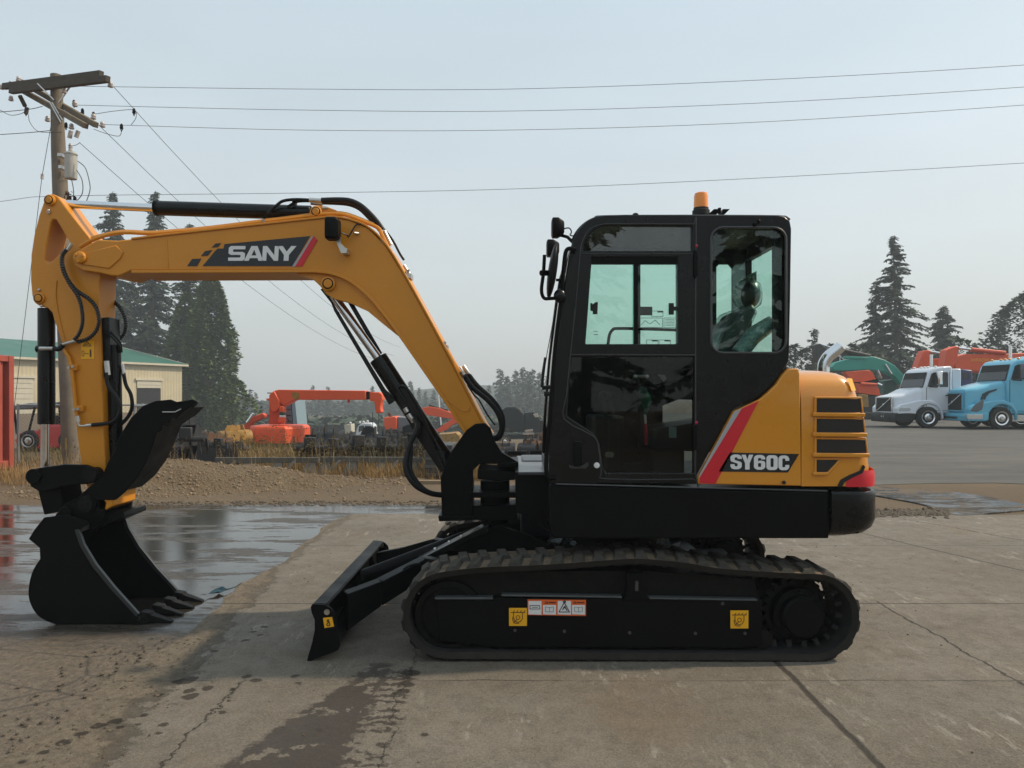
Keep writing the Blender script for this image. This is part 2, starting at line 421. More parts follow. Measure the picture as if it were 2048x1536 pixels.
    # lower rollers
    for a in (990, 1085, 1180, 1275, 1370, 1465, 1535):
        m = MB(); c = Vector((xx(a), 0, zz(1287)))
        m.lathe((c.x, yf+.02, c.z), (0,1,0), [(0,.03),(.0,.055),(.05,.055),(.055,.04),(.18,.04),(.185,.055),(.24,.055),(.24,.03)], 20)
        m.build('track_roller', M['black_cast'], fr)
    # idler
    c = Vector((xx(896), 0, zz(1240)))
    m = MB(); m.lathe((c.x, y0+.08, c.z), (0,1,0), [(.0,.03),(.02,.06),(.03,.07),(.03,.155),(.0,.165),(.0,.195),(.03,.205),(.21,.205),(.24,.195),(.24,.165),(.2,.155),(.2,.05)], 40)
    m.build('idler_wheel', M['black_cast'], EX)
    # sprocket + hub motor
    c = Vector((xx(1617), 0, zz(1243)))
    m = MB(); pts = []
    for i in range(23*4):
        a = 2*math.pi*i/(23*4); r = (.205, .205, .178, .178)[i % 4]; pts.append((c.x+r*math.cos(a), c.z+r*math.sin(a)))
    m.prism(pts, y0+.185, y0+.215); m.cyl((c.x, y0+.30, c.z), (c.x, y0+.33, c.z), .215, n=30); m.prism(conv([(1500,1160),(1600,1158),(1640,1200),(1600,1296),(1562,1300),(1562,1288),(1546,1286),(1546,1300),(1500,1300)]), y0+.335, y0+.35); sp = m.build('sprocket', M['black_cast'], EX, bevel=.002)
    m = MB(); m.lathe((c.x, y0+.06 if near else y0+.08, c.z), (0,1,0), [(0,.05),(.0,.105),(.012,.118),(.06,.12),(.065,.15),(.115,.155),(.25,.155),(.26,.1)], 40)
    for i in range(12):
        a = 2*math.pi*i/12; m.cyl((c.x+.137*math.cos(a), y0+.115, c.z+.137*math.sin(a)), (c.x+.137*math.cos(a), y0+.13, c.z+.137*math.sin(a)), .009, n=6)
    m.build('hub_motor', M['black'], sp)
    m = MB(); m.prism(conv([(1545,1296),(1565,1298),(1565,1284),(1545,1282)]), y0+.26, y0+.30); 
    return belt, fr
make_track(YT, True)
belt_far, _ = make_track(5.73, False)
# curved slot casting seen behind the front of the guard
# ---- stickers on the track frame
YS = YT+.046
def sticker_hook(cx, cy, s=36):
    m = MB(); m.px([(cx-s/2,cy-s/2),(cx+s/2,cy-s/2),(cx+s/2,cy+s/2),(cx-s/2,cy+s/2)], YS, .003)
    o = m.build('tie_down_sticker', M['sticker'], EX, bevel=.0008)
    m = MB(); q = YS-.001; u = s/36
    m.stroke([(cx-14*u,cy-9*u),(cx+14*u,cy-9*u)], 1.6*u, q)
    for k in range(4): m.stroke([(cx-(10-7*k)*u,cy-9*u),(cx-(7-7*k)*u,cy-13*u)], 1.4*u, q-.0002)
    m.stroke([(cx-9*u,cy-8*u),(cx-9*u,cy+2*u),(cx-6*u,cy+8*u),(cx-1*u,cy+11*u),(cx+5*u,cy+9*u),(cx+9*u,cy+3*u),(cx+9*u,cy-8*u)], 1.5*u, q-.0004)
    m.stroke([(cx+4*u*math.cos(a*.7),cy+1*u+4*u*math.sin(a*.7)) for a in range(10)], 1.2*u, q-.0006)
    m.stroke([(cx-11*u,cy+1*u),(cx-10*u,cy+8*u),(cx-5*u,cy+13*u),(cx+2*u,cy+13*u)], 1.3*u, q-.0008)
    m.stroke([(cx-9*u,cy+12*u),(cx-1*u,cy+4*u)], 1.4*u, q-.001)
    m.build('hook_symbol', M['sticker_line'], o, doubles=False, smooth=False)
sticker_hook(1036, 1234); sticker_hook(1479, 1239)
m = MB(); m.px([(1055,1199),(1172,1200),(1172,1232),(1055,1230)], YS, .003); wl = m.build('warning_sticker', M['sticker_orange'], EX)
m = MB(); q = YS-.0012
for a, b, t in ((1057,1083,1202),(1086,1112,1210),(1115.5,1142,1202),(1144,1170,1210)):
    m.quad(*[W(x, y, q) for x, y in ((a,t),(b,t),(b,1229.5),(a,1228.5))])
m.build('sticker_panels', M['white'], wl, smooth=False)
m = MB(); q = YS-.0022
m.stroke([(1060,1211),(1079,1211),(1080,1218),(1060,1218)], 1.3, q, closed=True)
m.stroke([(1064,1214.5),(1076,1214.5)], 1.1, q-.0002)
m.stroke([(1128.5,1205),(1139,1224),(1118,1224)], 1.7, q-.0002, closed=True)
m.stroke([(1125,1219),(1130,1214),(1134,1221)], 2, q-.0004); m.stroke([(1127,1215),(1131,1212)], 1.6, q-.0006)
for a in (1091, 1149): m.stroke([(a,1214),(a+8,1215),(a+16,1214),(a+16,1223),(a+8,1224),(a,1223)], .7, q-.0008, closed=True); m.stroke([(a+8,1215),(a+8,1224)], .7, q-.001)
for a in (1090, 1147): m.stroke([(a,1206.5),(a+3,1203),(a+6,1206.5)], .9, q-.0008, closed=True); m.stroke([(a+8,1205.2),(a+21,1205.5)], 2.0, q-.001)
m.build('sticker_symbols', M['decal_black'], wl, doubles=False, smooth=False)
# ---- centre frame between the tracks
m = MB(); m.box(X(1060,5.2), X(1400,5.2), 4.62, 5.70, .20, .42)
m.box(X(930,5.2), X(1040,5.2), 4.75, 5.6, .25, .44); m.box(X(1400,5.2), X(1470,5.2), 4.8, 5.5, .24, .38)
m.cyl((.66,5.15,.41), (.66,5.15,.60), .40, n=40)
cf = m.build('chassis_frame', M['black'], EX, bevel=.02)
m = MB(); m.cyl((.66,5.15,.60), (.66,5.15,.70), .46, n=48); m.build('slewing_ring', M['black_cast'], cf)
m = MB(); 
m.px([(960,1110),(900,1100),(985,1053),(1000,1052),(1090,1082),(1110,1092),(1110,1120)], 4.95, .05)
m.px([(960,1110),(900,1100),(985,1053),(1000,1052),(1090,1082),(1110,1092),(1110,1120)], 5.35, .05)
m.build('blade_cylinder_mount', M['black'], cf, bevel=.004)
random.seed(3)
m = MB()
for cx, cy, Y_ in ((1135,1075,4.85),(1335,1095,4.8)):       # crumpled clear film left round the swing motor
    c = W(cx, cy, Y_)
    for k in range(26):
        p = c+Vector((random.uniform(-.11,.09), random.uniform(-.05,.05), random.uniform(-.05,.05)))
        v = [p+Vector((random.uniform(-.05,.05), random.uniform(-.03,.03), random.uniform(-.035,.035))) for _ in range(4)]
        m.quad(*v)
M['film'] = mat('film', (.20, .235, .235), .22, var=.5, nscale=30, bump=.5)
m.build('protective_film', M['film'], EX, doubles=False, smooth=False)

# ---- dozer blade
YN, YF = 4.19, 6.03
m = MB()
pf = [(632,1212),(634,1232),(634,1252),(630,1275),(623,1300),(613,1328)]
pf = [(v.x, v.y) for v in smooth_path([Vector((a,b,0)) for a, b in pf], 3)]
A = [(X(a,YN), max(Z(b,YN), .003)) for a, b in pf]; B = [(a+.022, max(b+.004, .004)) for a, b in A[::-1]]
m.prism(A+B, YN+.01, YF-.01)
bl = m.build('dozer_blade', M['black'], EX, bevel=.002)
endp = [(621,1214),(625,1208),(650,1210),(660,1215),(668,1224),(677,1270),(680,1290),(676,1300),(650,1311),(630,1319),(613,1329),(616,1312),(624,1285),(629,1260),(629,1240),(623,1226)]
m = MB(); e = [(X(a,YN), max(Z(b,YN), .004)) for a, b in endp]; m.prism(e, YN, YN+.016); m.prism(e, YF-.016, YF); m.build('end_plate', M['black'], bl, bevel=.003)
m = MB(); e = [(X(a,YN), Z(b,YN)) for a, b in [(625,1208),(652,1209),(655,1213),(652,1219),(630,1219)]]; m.prism(e, YN+.017, YF-.017); m.build('top_rail', M['black'], bl, bevel=.003)
m = MB(); e = [(X(a,YN), Z(b,YN)) for a, b in [(634,1262),(660,1252),(668,1290),(664,1302),(628,1304)]]; m.prism(e, YN+.10, YF-.1); m.build('box_beam', M['black'], bl, bevel=.006)
m = MB()
for y in (4.62, 5.12, 5.6):
    e = [(X(a,YN), Z(b,YN)) for a, b in [(632,1216),(650,1219),(656,1240),(672,1252),(672,1262),(634,1262)]]; m.prism(e, y, y+.012)
m.build('rib', M['black'], bl)
m = MB()
m.cyl(W(654,1224,YN)-Vector((0,.004,0)), W(654,1224,YN), .016, n=14); m.cyl(Vector((X(650,YN), YF-.02, Z(1221,YN))), Vector((X(650,YN), YF-.015-.008, Z(1221,YN))), .018, n=14)
m.build('end_bolt', M['zinc'], bl)
st = MB(); st.px([(646,1236),(664,1234),(668,1253),(649,1256)], YN-.002, .002); so = st.build('blade_sticker', M['sticker'], bl)
m = MB(); m.stroke([(656,1239),(654,1242),(659,1246),(660,1250),(656,1252),(653,1249),(658,1243),(657,1239)], 2.0, YN-.0035); m.build('hook_symbol', M['sticker_line'], so, doubles=False, smooth=False)
# push arms
def bar(m, p, q, w_, h0, h1):
    p, q = Vector(p), Vector(q); d = (q-p).normalized(); s_ = Vector((-d.y, d.x, 0)).normalized()*w_/2; u = Vector((0,0,1))
    m.loops([[p-s_-u*h0/2, p+s_-u*h0/2, p+s_+u*h0/2, p-s_+u*h0/2], [q-s_-u*h1/2, q+s_-u*h1/2, q+s_+u*h1/2, q-s_+u*h1/2]])
for y0_, y1_ in ((4.52, 4.82), (5.70, 5.44)):
    m = MB()
    p = Vector((X(664,YN), y0_, .20)); a = Vector((X(720,YN)+.03, y0_+(y1_-y0_)*.35, .285)); q = Vector((X(830,4.8)+.06, y1_, .40))
    bar(m, p, a, .09, .22, .15); bar(m, a, q, .09, .15, .12); bar(m, q, (X(1000,5)+.05, y1_, .33), .09, .12, .12)
    m.build('push_arm', M['black'], bl, bevel=.006)
m = MB(); m.cyl((X(700,4.7), 5.12, .26), (X(985,5.1), 5.16, .585), .05, n=20); m.build('blade_cylinder', M['black'], bl)
m = MB(); p, q = W(835,1122,5.0), W(978,1052,5.0); bar(m, p, q, .16, .035, .05); m.build('cylinder_guard', M['black_gloss'], bl, bevel=.004)
m = MB()
for t in (.25, .45, .62): 
    c = p.lerp(q, t)+Vector((0,0,.02)); m.ball(c, .014, 10, 6)
m.build('guard_bolt', M['zinc'], bl)
m = MB(); m.tube(smooth_path([W(800,1160,4.7), W(808,1138,4.7), W(830,1128,4.72), W(852,1130,4.8)], 6), .008, 8); m.build('blade_hose', M['hose'], bl)

# ---- upper frame: side skirt and counterweight
def tail(inset, xl, yn=YH, xc=2.0, r=.12, xmax=2.27, far=6.05):
    yn += inset; xc_ = xc-inset
    P = [(xl, yn)]
    for i in range(9):
        a = R(-90+78*i/8); P.append((xc_-r*.2+r*math.cos(a), yn+r+r*math.sin(a)))
    x1, y1 = P[-1]
    P += [(x1+(xmax-inset-x1)*.55, y1+.28), (xmax-inset-.03, 5.0), (xmax-inset, 5.17), (xmax-inset-.03, 5.35)]
    mir = [(x, 2*5.165-y) for x, y in P[:11]][::-1]
    return P+mir
def loft(m, levels, cap=True):
    m.loops([[Vector((x, y, z)) for x, y in pts] for z, pts in levels], cap)
zb = lambda py: Z(py, YH)
SX0, SX1 = X(1098, YH), X(1660, YH)
m = MB()
m.px([(1098,970),(1130,972),(1658,985),(1658,1077),(1108,1077),(1100,1065)], YH, .03)
sk_ = m.build('side_skirt', M['black'], EX, bevel=.008)
m = MB(); m.box(X(1104,YH), 2.0, YH+.032, 6.04, zb(1070), zb(975)); m.build('swing_frame', M['black'], sk_, bevel=.01)
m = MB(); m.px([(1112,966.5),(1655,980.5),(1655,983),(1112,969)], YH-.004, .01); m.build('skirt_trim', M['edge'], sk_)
m = MB()
L = []
for py, ins in ((1079,.16),(1077,.10),(1070,.045),(1058,.015),(1040,.0),(990,.0),(984,.004),(981,.014)):
    L.append((zb(py), tail(ins, X(1662, YH)+.0, yn=YH-.012, xc=2.0, r=.16)))
loft(m, L); m.build('counterweight', M['black_gloss'], EX, ang=50)
m = MB()    # red corner flashing wrapped above the weight
L = []
for py, ins, xl in ((973.5,-.006,1690),(955,-.008,1690),(948,-.006,1712),(941,-.004,1722)):
    pts = tail(ins+.004, X(xl, YH), yn=YH-.012, xc=2.0, r=.14)[:14]
    L.append([Vector((x, y, zb(py))) for x, y in pts])
m.loops(L, False, closed=False); rc = m.build('corner_flash', M['red'], EX)
# ---- rear cowl (yellow)
YW = YH-.012
m = MB()
def cowl_lv(py, ins, xl=1603): return (zb(py), tail(ins, X(xl, YW), yn=YW, xc=1.985, r=.11))
prof = [(972,.03),(965,.0),(935,.003),(905,.016),(850,.05),(800,.08),(775,.10),(762,.12),(752,.15),(745,.19),(740,.25),(738,.33),(737,.45)]
# the near face stays flat: only the tail is drawn in with height
L = []
for py, ins in prof:
    pts = []
    near_in = 0 if py > 815 else (.0 if py > 800 else {800:.006,775:.022,762:.04,752:.07,745:.115,740:.18,738:.26,737:.36}[py])
    for x, y in tail(0, X(1603, YW), yn=YW, xc=1.985, r=.11):
        yy = y
        f = (x-X(1603,YW))/(2.27-X(1603,YW)); x2 = x-ins*f**.6 if f > 0 else x
        if y < 5.165: yy = y+near_in*(5.165-y)/(5.165-YW)
        else: yy = y-near_in*(y-5.165)/(5.165-YW)
        pts.append(Vector((x2, yy, zb(py))))
    L.append(pts)
m.loops(L); cowl = m.build('engine_cowl', M['yellow_gloss'], EX, ang=50)
# vents on its near face
def slot(pts, name='vent'):
    m = MB(); m.px(pts, YW-.004, .012); return m.build(name, M['vent'], cowl)
n = NT('vent_mesh'); xz = n.xyz(); wv = n.math('SINE', n.math('MULTIPLY', xz[0], 900)); wz = n.math('SINE', n.math('MULTIPLY', xz[2], 900))
g_ = n.math('MULTIPLY', wv, wz); M['vent'] = n.out(n.mix(n.ramp(g_, -.2, .6), (.006,.005,.005), (.022,.018,.015)), .55)
vx = lambda y: 1712+ (y-797)*.115
for y0_, y1_ in ((797,824),(838,864),(879,905)):
    slot([(1634,y0_),(vx(y0_)+9,y0_+1),(vx(y1_)+9,y1_+1),(1634,y1_)])
    m = MB()
    a, b = vx(y0_)+12, vx(y1_)+13
    m.px([(1630,y0_-4),(a,y0_-3.5),(a+.4,y0_+.5),(1634,y0_-.3)], YW-.010, .014); m.px([(1630,y0_-4),(1634,y0_-.3),(1634,y1_+1),(1628,y1_+5)], YW-.010, .014)
    m.px([(a,y0_-3.5),(b,y1_+2),(vx(y1_)+9.3,y1_+.6),(vx(y0_)+9.3,y0_+.6)], YW-.007, .012)
    m.px([(1627,y1_+1),(b+3,y1_+2),(b+3,y1_+10),(1627,y1_+9)], YW-.024, .028)
    m.build('vent_frame', M['yellow_gloss'], cowl, bevel=.005, seg=3)
slot([(1634,920),(1677,920),(1654,944),(1634,944)])
m = MB(); m.px([(1630,916),(1686,916),(1684,920),(1634,919.7)], YW-.010, .014); m.px([(1630,916),(1634,919.7),(1634,945),(1628,948)], YW-.010, .014)
m.px([(1684,920),(1658,950),(1652,950),(1677,920)], YW-.007, .012); m.px([(1627,944.5),(1658,944.5),(1655,951),(1627,951)], YW-.020, .024); m.build('vent_frame', M['yellow_gloss'], cowl, bevel=.005, seg=3)
m = MB(); pth = [(1728,930),(1722,941),(1700,950),(1682,960),(1676,972),(1684,974),(1690,964),(1706,955),(1726,946),(1731,934)]
m.px(pth, YW-.008, .016); m.build('cowl_seal', M['rubber'], cowl, bevel=.002)
# side door of the engine bay (yellow) with flashes
outl = [(1397,968),(1397,953),(1468,822),(1480,817),(1519,799),(1535,786),(1553,768),(1565,750),(1577,737),(1597,737),(1600,748),(1601,790),(1603,972)]
m = MB(); m.px(outl, YW, .04); pan = m.build('engine_door', M['yellow_gloss'], EX, bevel=.007, seg=3)
m = MB(); m.px([(1399,966),(1399,955),(1484,817),(1518,801),(1431,968)], YW-.003, .003); m.build('red_flash', M['red'], pan)
m = MB(); m.px([(1398,951),(1468,824),(1484,816),(1398,957)], YW-.0035, .003); m.build('grey_flash', M['grey_decal'], pan)
m = MB(); m.px([(1437,943),(1460,905),(1598,908),(1576,945)], YW-.003, .003); nd = m.build('model_plate', M['decal_black'], pan)
m = MB(); m.ball(W(1568,965,YW-.012), .011, 12, 8); m.cyl(W(1568,965,YW-.01), W(1568,965,YW), .006, n=10); m.build('rubber_stop', M['rubber'], pan)

def text_mesh(s, u0v0, u1v1, mapf, off=.0, name='lettering', mt=None, parent=None, thick=.0, shear=0, res=3):
    c = bpy.data.curves.new('txt', 'FONT'); c.body = s; c.offset = off; c.resolution_u = res; c.fill_mode = 'BOTH'
    o = bpy.data.objects.new('txt', c); C.objects.link(o); bpy.context.view_layer.update()
    dg = bpy.context.evaluated_depsgraph_get(); me = bpy.data.meshes.new_from_object(o.evaluated_get(dg))
    bpy.data.objects.remove(o); bpy.data.curves.remove(c)
    xs = [v.co.x for v in me.vertices]; ys = [v.co.y for v in me.vertices]
    x0, x1, y0, y1 = min(xs), max(xs), min(ys), max(ys)
    off_ = ORG.get(parent.name, Vector((0,0,0))) if parent is not None else Vector((0,0,0))
    for v in me.vertices:
        u = (v.co.x-x0)/(x1-x0); t = (v.co.y-y0)/(y1-y0)
        v.co = Vector(mapf(u, t))-off_
    me.name = name; me.materials.clear(); me.materials.append(mt)
    ob = bpy.data.objects.new(name, me); C.objects.link(ob)
    if parent is not None: ob.parent = parent
    ORG[ob.name] = off_
    return ob
def pxmap(x0, y0, x1, y1, Y, sl=0, lean=0):    # text box in photo pixels: left, top, right, bottom
    return lambda u, t: W(x0+(x1-x0)*u+lean*t, y1+(y0-y1)*t+sl*u, Y)
def rrU(x0, y0, x1, y1, r=.16, n=4, ry=None):
    ry = ry or r*.7; P = []
    for cx, cy, a in ((x1-r,y1-ry,0),(x0+r,y1-ry,90),(x0+r,y0+ry,180),(x1-r,y0+ry,270)):
        for i in range(n+1): t = R(a+90*i/n); P.append((cx+r*math.cos(t), cy+ry*math.sin(t)))
    return P
T_ = .36
GL = {'0': (rrU(0,0,1,1,.3), [rrU(T_,.2,1-T_,.8,.1)]),
 'Y': ([(0,1),(.36,1),(.5,.66),(.64,1),(1,1),(.69,.42),(.69,0),(.31,0),(.31,.42)], []),
 'C': ([(1,.36),(1,.2),(.88,.06),(.68,0),(.32,0),(.12,.06),(0,.2),(0,.8),(.12,.94),(.32,1),(.68,1),(.88,.94),(1,.8),(1,.64),(1-T_,.64),(1-T_,.77),(.5,.81),(T_,.77),(T_,.23),(.5,.19),(1-T_,.23),(1-T_,.36)], []),
 'S': ([(1,.70),(1,.84),(.86,.95),(.68,1),(.32,1),(.12,.94),(0,.84),(0,.60),(.10,.52),(.58,.40),(.64,.36),(.64,.24),(.5,.18),(.37,.24),(.37,.34),(0,.34),(0,.18),(.12,.05),(.32,0),(.68,0),(.88,.06),(1,.16),(1,.42),(.90,.50),(.42,.62),(.37,.66),(.37,.77),(.5,.82),(.64,.77),(.64,.70)], []),
 '6': ([(1,.70),(1,.82),(.88,.94),(.68,1),(.32,1),(.12,.94),(0,.82),(0,.18),(.12,.06),(.32,0),(.68,0),(.88,.06),(1,.18),(1,.48),(.90,.58),(.66,.62),(.45,.60),(T_,.56),(T_,.77),(.5,.81),(1-T_,.77),(1-T_,.70)], [rrU(T_,.19,1-T_,.45,.08)])}
m = MB()
for i, (ch, x0_, x1_) in enumerate((('S',1461,1484),('Y',1483,1507),('6',1508,1531),('0',1533,1556),('C',1557,1579))):
    pts, hl = GL[ch]; f3 = lambda L: [(x0_+(x1_-x0_-.5)*u, 938.5+i*.5-29.5*v) for u, v in L]
    m.px(f3(pts), YW-.0060, .002, [f3(h) for h in hl])
m.build('model_lettering', M['white'], nd, smooth=False)
# tail sticker, exhaust
m = MB(); pts = [(1694,751),(1706,752),(1720,781),(1708,780)]
m.quad(W(1694,756,YW+.045), W(1704,757,YW+.06), W(1712,781,YW+.03), W(1703,781,YW+.012)); m.build('warning_sticker', M['sticker'], cowl)
m = MB(); m.tube(smooth_path([W(1647,745,4.9), W(1648,728,4.9), W(1656,714,4.9), W(1668,704,4.9), W(1680,694,4.9)], 6), .038, 20, cap=False)
m.tube(smooth_path([W(1647,745,4.9), W(1648,728,4.9), W(1656,714,4.9), W(1668,704,4.9), W(1680,694,4.9)], 6), .035, 20, cap=False)
m.build('exhaust_pipe', M['chrome'], EX)

# ---- cab
def rr(x0, y0, x1, y1, r=8, n=5, skew=0):      # rounded rectangle in photo pixels
    P = []
    for cx, cy, a in ((x1-r,y0+r,-90),(x1-r,y1-r,0),(x0+r,y1-r,90),(x0+r,y0+r,180)):
        for i in range(n+1):
            t = R(a+90*i/n); P.append((cx+r*math.cos(t), cy+r*math.sin(t)))
    return P
cab_out = [(1100,968),(1097,945),(1100,860),(1105,790),(1112,710),(1121,630),(1130,560),(1139,505),(1147,478),(1158,458),(1173,442),(1192,433),(1212,430),(1250,429),(1555,430),(1570,433),(1580,442),(1583,458),(1581,600),(1578,722),(1560,752),(1545,770),(1520,792),(1468,816),(1394,950),(1394,968)]
h_top = [(1166,502),(1168,488),(1176,472),(1190,459),(1208,452),(1225,451),(1362,452),(1384,452),(1384,502)]
h_slide = [(1184,514),(1355,514),(1355,688),(1171,688),(1174,650),(1179,580)]
h_low = [(1143,714),(1388,714),(1388,946),(1212,946),(1206,935),(1200,890),(1192,872),(1180,862),(1134,832)]
h_rear = rr(1422,455,1572,706,24,5)
cab_mat = M['black_gloss']
m = MB(); m.px(cab_out, YC, .055, [h_top, h_slide, h_low, h_rear]); cab = m.build('cab_side', cab_mat, EX, bevel=.006)
ORG_c = cab
# roof, front and rear frame, far side
def outer_world(L, Y=YC): return [(X(a, Y), Z(b, Y)) for a, b in L]
fo = outer_world(cab_out)
yF = 5.28
m = MB()
top = [(1139,505),(1147,478),(1158,458),(1173,442),(1192,433),(1212,430),(1555,430),(1572,434),(1581,446)]
bot = [(1572,452),(1560,444),(1212,444),(1196,447),(1182,454),(1170,466),(1160,482),(1152,508)]
m.prism(outer_world(top+bot), YC+.056, yF-.031); m.build('roof', cab_mat, cab, bevel=.004)
# rounded shoulder over the near edge of the roof
pth = smooth_path([W(a, b, YC+.045) for a, b in [(1147,487),(1158,466),(1173,451),(1192,441),(1212,438),(1380,437),(1555,438),(1570,442)]], 4)
m = MB(); m.tube(pth, [.022]*len(pth), 10); m.build('roof_edge', cab_mat, cab)
m = MB()      # front corner posts: near one is part of the side, the far one and the cross bars
fr_l = [(1100,965),(1097,945),(1100,860),(1112,710),(1130,560),(1139,505),(1152,508),(1144,560),(1128,710),(1116,860),(1113,945),(1114,965)]
m.prism(outer_world(fr_l), yF-.03, yF+.03)
m.prism(outer_world([(1098,965),(1097,930),(1112,930),(1113,965)]), YC+.056, yF-.031)
m.build('front_frame', cab_mat, cab, bevel=.004)
# far side wall with windows (same outline further away)
hs2 = [(1158,535),(1395,535),(1395,668),(1141,668)]
def far(L): return [(X(a, yF), Z(b, yF)) for a, b in L]
far_out = [(X(1100,YC), Z(968,YC)), (X(1097,YC), Z(945,YC))]+[p for p in fo[2:21]]+[(X(1394,YC), Z(816,YC)), (X(1394,YC), Z(968,YC))]
def F2(a, b): return (X(a, yF), Z(b, yF))
hole_f1 = [F2(1140,528),F2(1196,528),F2(1352,528),F2(1358,533),F2(1358,683),F2(1350,690),F2(1140,690)]
hole_f2 = [F2(1433,534),F2(1439,528),F2(1458,528),F2(1465,536),F2(1465,700),F2(1433,700)]
m = MB(); m.prism(far_out, yF, yF+.03, [hole_f1, hole_f2]); fw = m.build('cab_far_side', cab_mat, cab)
m = MB(); m.prism([F2(1272,516),F2(1279,516),F2(1279,690),F2(1272,690)], yF-.04, yF-.001); m.prism([F2(1268,615),F2(1302,615),F2(1302,632),F2(1268,632)], yF-.05, yF-.041)
m.build('window_post', M['black'], cab)
m = MB(); m.quad(*[Vector((x, yF+.015, z)) for x, z in (F2(1136,520),F2(1362,520),F2(1362,694),F2(1136,694))]); m.quad(*[Vector((x, yF+.0152, z)) for x, z in (F2(1430,524),F2(1468,524),F2(1468,704),F2(1430,704))])
m.build('far_glass', M['glass'], cab)
# near glass panes
m = MB(); m.px(h_top, YC+.02, .004); m.build('upper_glass', M['glass_top'], cab)
m = MB(); m.px([(1183,513),(1272,513),(1272,689),(1170,689)], YC+.022, .004); m.build('sliding_glass', M['glass'], cab)
m = MB(); m.px([(1264,513),(1356,513),(1356,689),(1264,689)], YC+.034, .004); m.build('sliding_glass', M['glass'], cab)
m = MB(); m.px(h_low, YC+.016, .005); m.build('door_glass', M['glass_dark'], cab)
m = MB(); m.px(h_rear, YC+.02, .004); m.build('rear_side_glass', M['glass'], cab)
m = MB()
m.px([(1268,514),(1276,514),(1276,688),(1268,688)], YC+.012, .03)
m.px([(1184,514),(1355,514),(1355,528),(1184,528)], YC+.006, .02); m.build('sliding_frame', M['black'], cab)
m = MB()
m.px([(1181,606),(1185,606),(1185,609),(1191,604),(1196,604),(1195,628),(1186,628),(1186,622),(1181,621)], YC+.004, .014)
m.px([(1338,606),(1348,606),(1348,613),(1355,613),(1355,621),(1348,621),(1348,629),(1338,629)], YC+.004, .014); m.build('window_latch', M['rubber'], cab, bevel=.002)
# door seams, hinges, rubber frames
m = MB()
def rim(L, r=.005, Y=YC-.001): m.tube([W(a, b, Y) for a, b in L], r, 6, closed=True)
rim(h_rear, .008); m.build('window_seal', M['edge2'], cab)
m = MB()
seam = [(1392,448),(1391,640),(1391,948),(1386,958),(1215,958),(1203,945),(1197,895),(1186,872),(1128,838),(1133,790),(1142,700),(1152,600),(1160,508),(1166,480),(1180,458),(1204,449),(1222,448),(1270,448),(1330,448),(1370,448),(1388,448)]
m.tube(smooth_path([W(a, b, YC-.001) for a, b in seam], 3, True), .0035, 6, closed=True)
m.tube([W(1142,709,YC-.001), W(1390,710,YC-.001)], .0035, 6)
m.tube([W(1163,507,YC-.001), W(1386,507,YC-.001)], .003, 6)
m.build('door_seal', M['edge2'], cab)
m = MB()
for y in (492, 845): m.ball(W(1393, y, YC-.004), .009, 10, 8)
M['pink'] = mat('hinge_cap', (.45, .03, .09), .4)
m.build('hinge_cap', M['pink'], cab)
m = MB(); m.px([(1388,500),(1395,500),(1396,552),(1391,556),(1387,552)], YC-.014, .014); m.px([(1387,850),(1395,850),(1395,900),(1387,900)], YC-.012, .012); m.build('hinge', M['black'], cab, bevel=.003)
m = MB(); m.tube(smooth_path([W(a, b, 4.9) for a, b in [(1216,690),(1219,670),(1225,660),(1235,657),(1290,658),(1352,660)]], 4), .010, 8)
m.build('grab_rail', M['black'], cab)
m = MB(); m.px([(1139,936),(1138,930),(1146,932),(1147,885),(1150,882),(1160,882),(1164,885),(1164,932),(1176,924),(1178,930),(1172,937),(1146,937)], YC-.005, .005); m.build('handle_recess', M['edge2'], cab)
m = MB(); m.px([(1146,886),(1149,883),(1161,883),(1164,886),(1164,931),(1161,933),(1149,933),(1146,931)], YC-.022, .016); m.build('door_handle', M['black'], cab, bevel=.005)
m = MB(); m.lathe(W(1194,931,YC-.014), (0,1,0), [(0,.008),(.003,.016),(.014,.017)], 18); m.build('door_lock', M['white'], cab)
m = MB(); m.px(rr(1486,746,1519,764,7,4), YC-.008, .008, [rr(1491,751,1514,764,5,4)]); m.build('latch_recess', M['black_gloss'], cab, bevel=.002)
m = MB(); m.cyl(W(1272,753,YC+.03), W(1293,753,YC+.03), .009, n=12); m.ball(W(1271,753,YC+.03), .013, 12, 8); m.ball(W(1294,753,YC+.03), .013, 12, 8)
m.px([(1316,749),(1330,750),(1333,757),(1328,764),(1322,757)], YC+.03, .012); m.build('inner_latch', M['zinc'], cab, bevel=.001)
# wrapped tool and card hanging inside the door glass
m = MB(); pts = smooth_path([W(a, b, 4.36) for a, b in [(1283,772),(1277,784),(1281,800),(1287,818),(1291,828)]], 4)
L = []
for cx, cy, hw in ((1284,772,3),(1285,779,9),(1288,790,12),(1290,800,12),(1290,812,9),(1291,822,5),(1291,829,2.5)):
    c = W(cx, cy, 4.38); rx = hw/FPX*4.38
    L.append([c+Vector((rx*math.cos(2*math.pi*i/12)*(1+.12*math.sin(5*i)), .02*math.sin(2*math.pi*i/12), 0)) for i in range(12)])
m.loops(L); wt = m.build('wrapped_tool', M['green_plastic'], cab)
m = MB(); m.cyl(W(1290,828,4.38), W(1291,847,4.38), .007, n=10); m.build('tool_shaft', M['white'], wt)
m = MB(); m.cyl(W(1291,847,4.38), W(1292.5,890,4.38), .008, .010, n=12); m.build('tool_handle', M['red'], wt)
m = MB(); m.px([(1338,853),(1353,854),(1353,876),(1338,875)], 4.365, .002); m.build('paper_card', mat('card', (.35,.5,.44), .6), cab)
m = MB(); m.px(rr(1211,904,1228,915,4,3), 4.42, .01); m.build('floor_lamp', M['zinc'], cab)
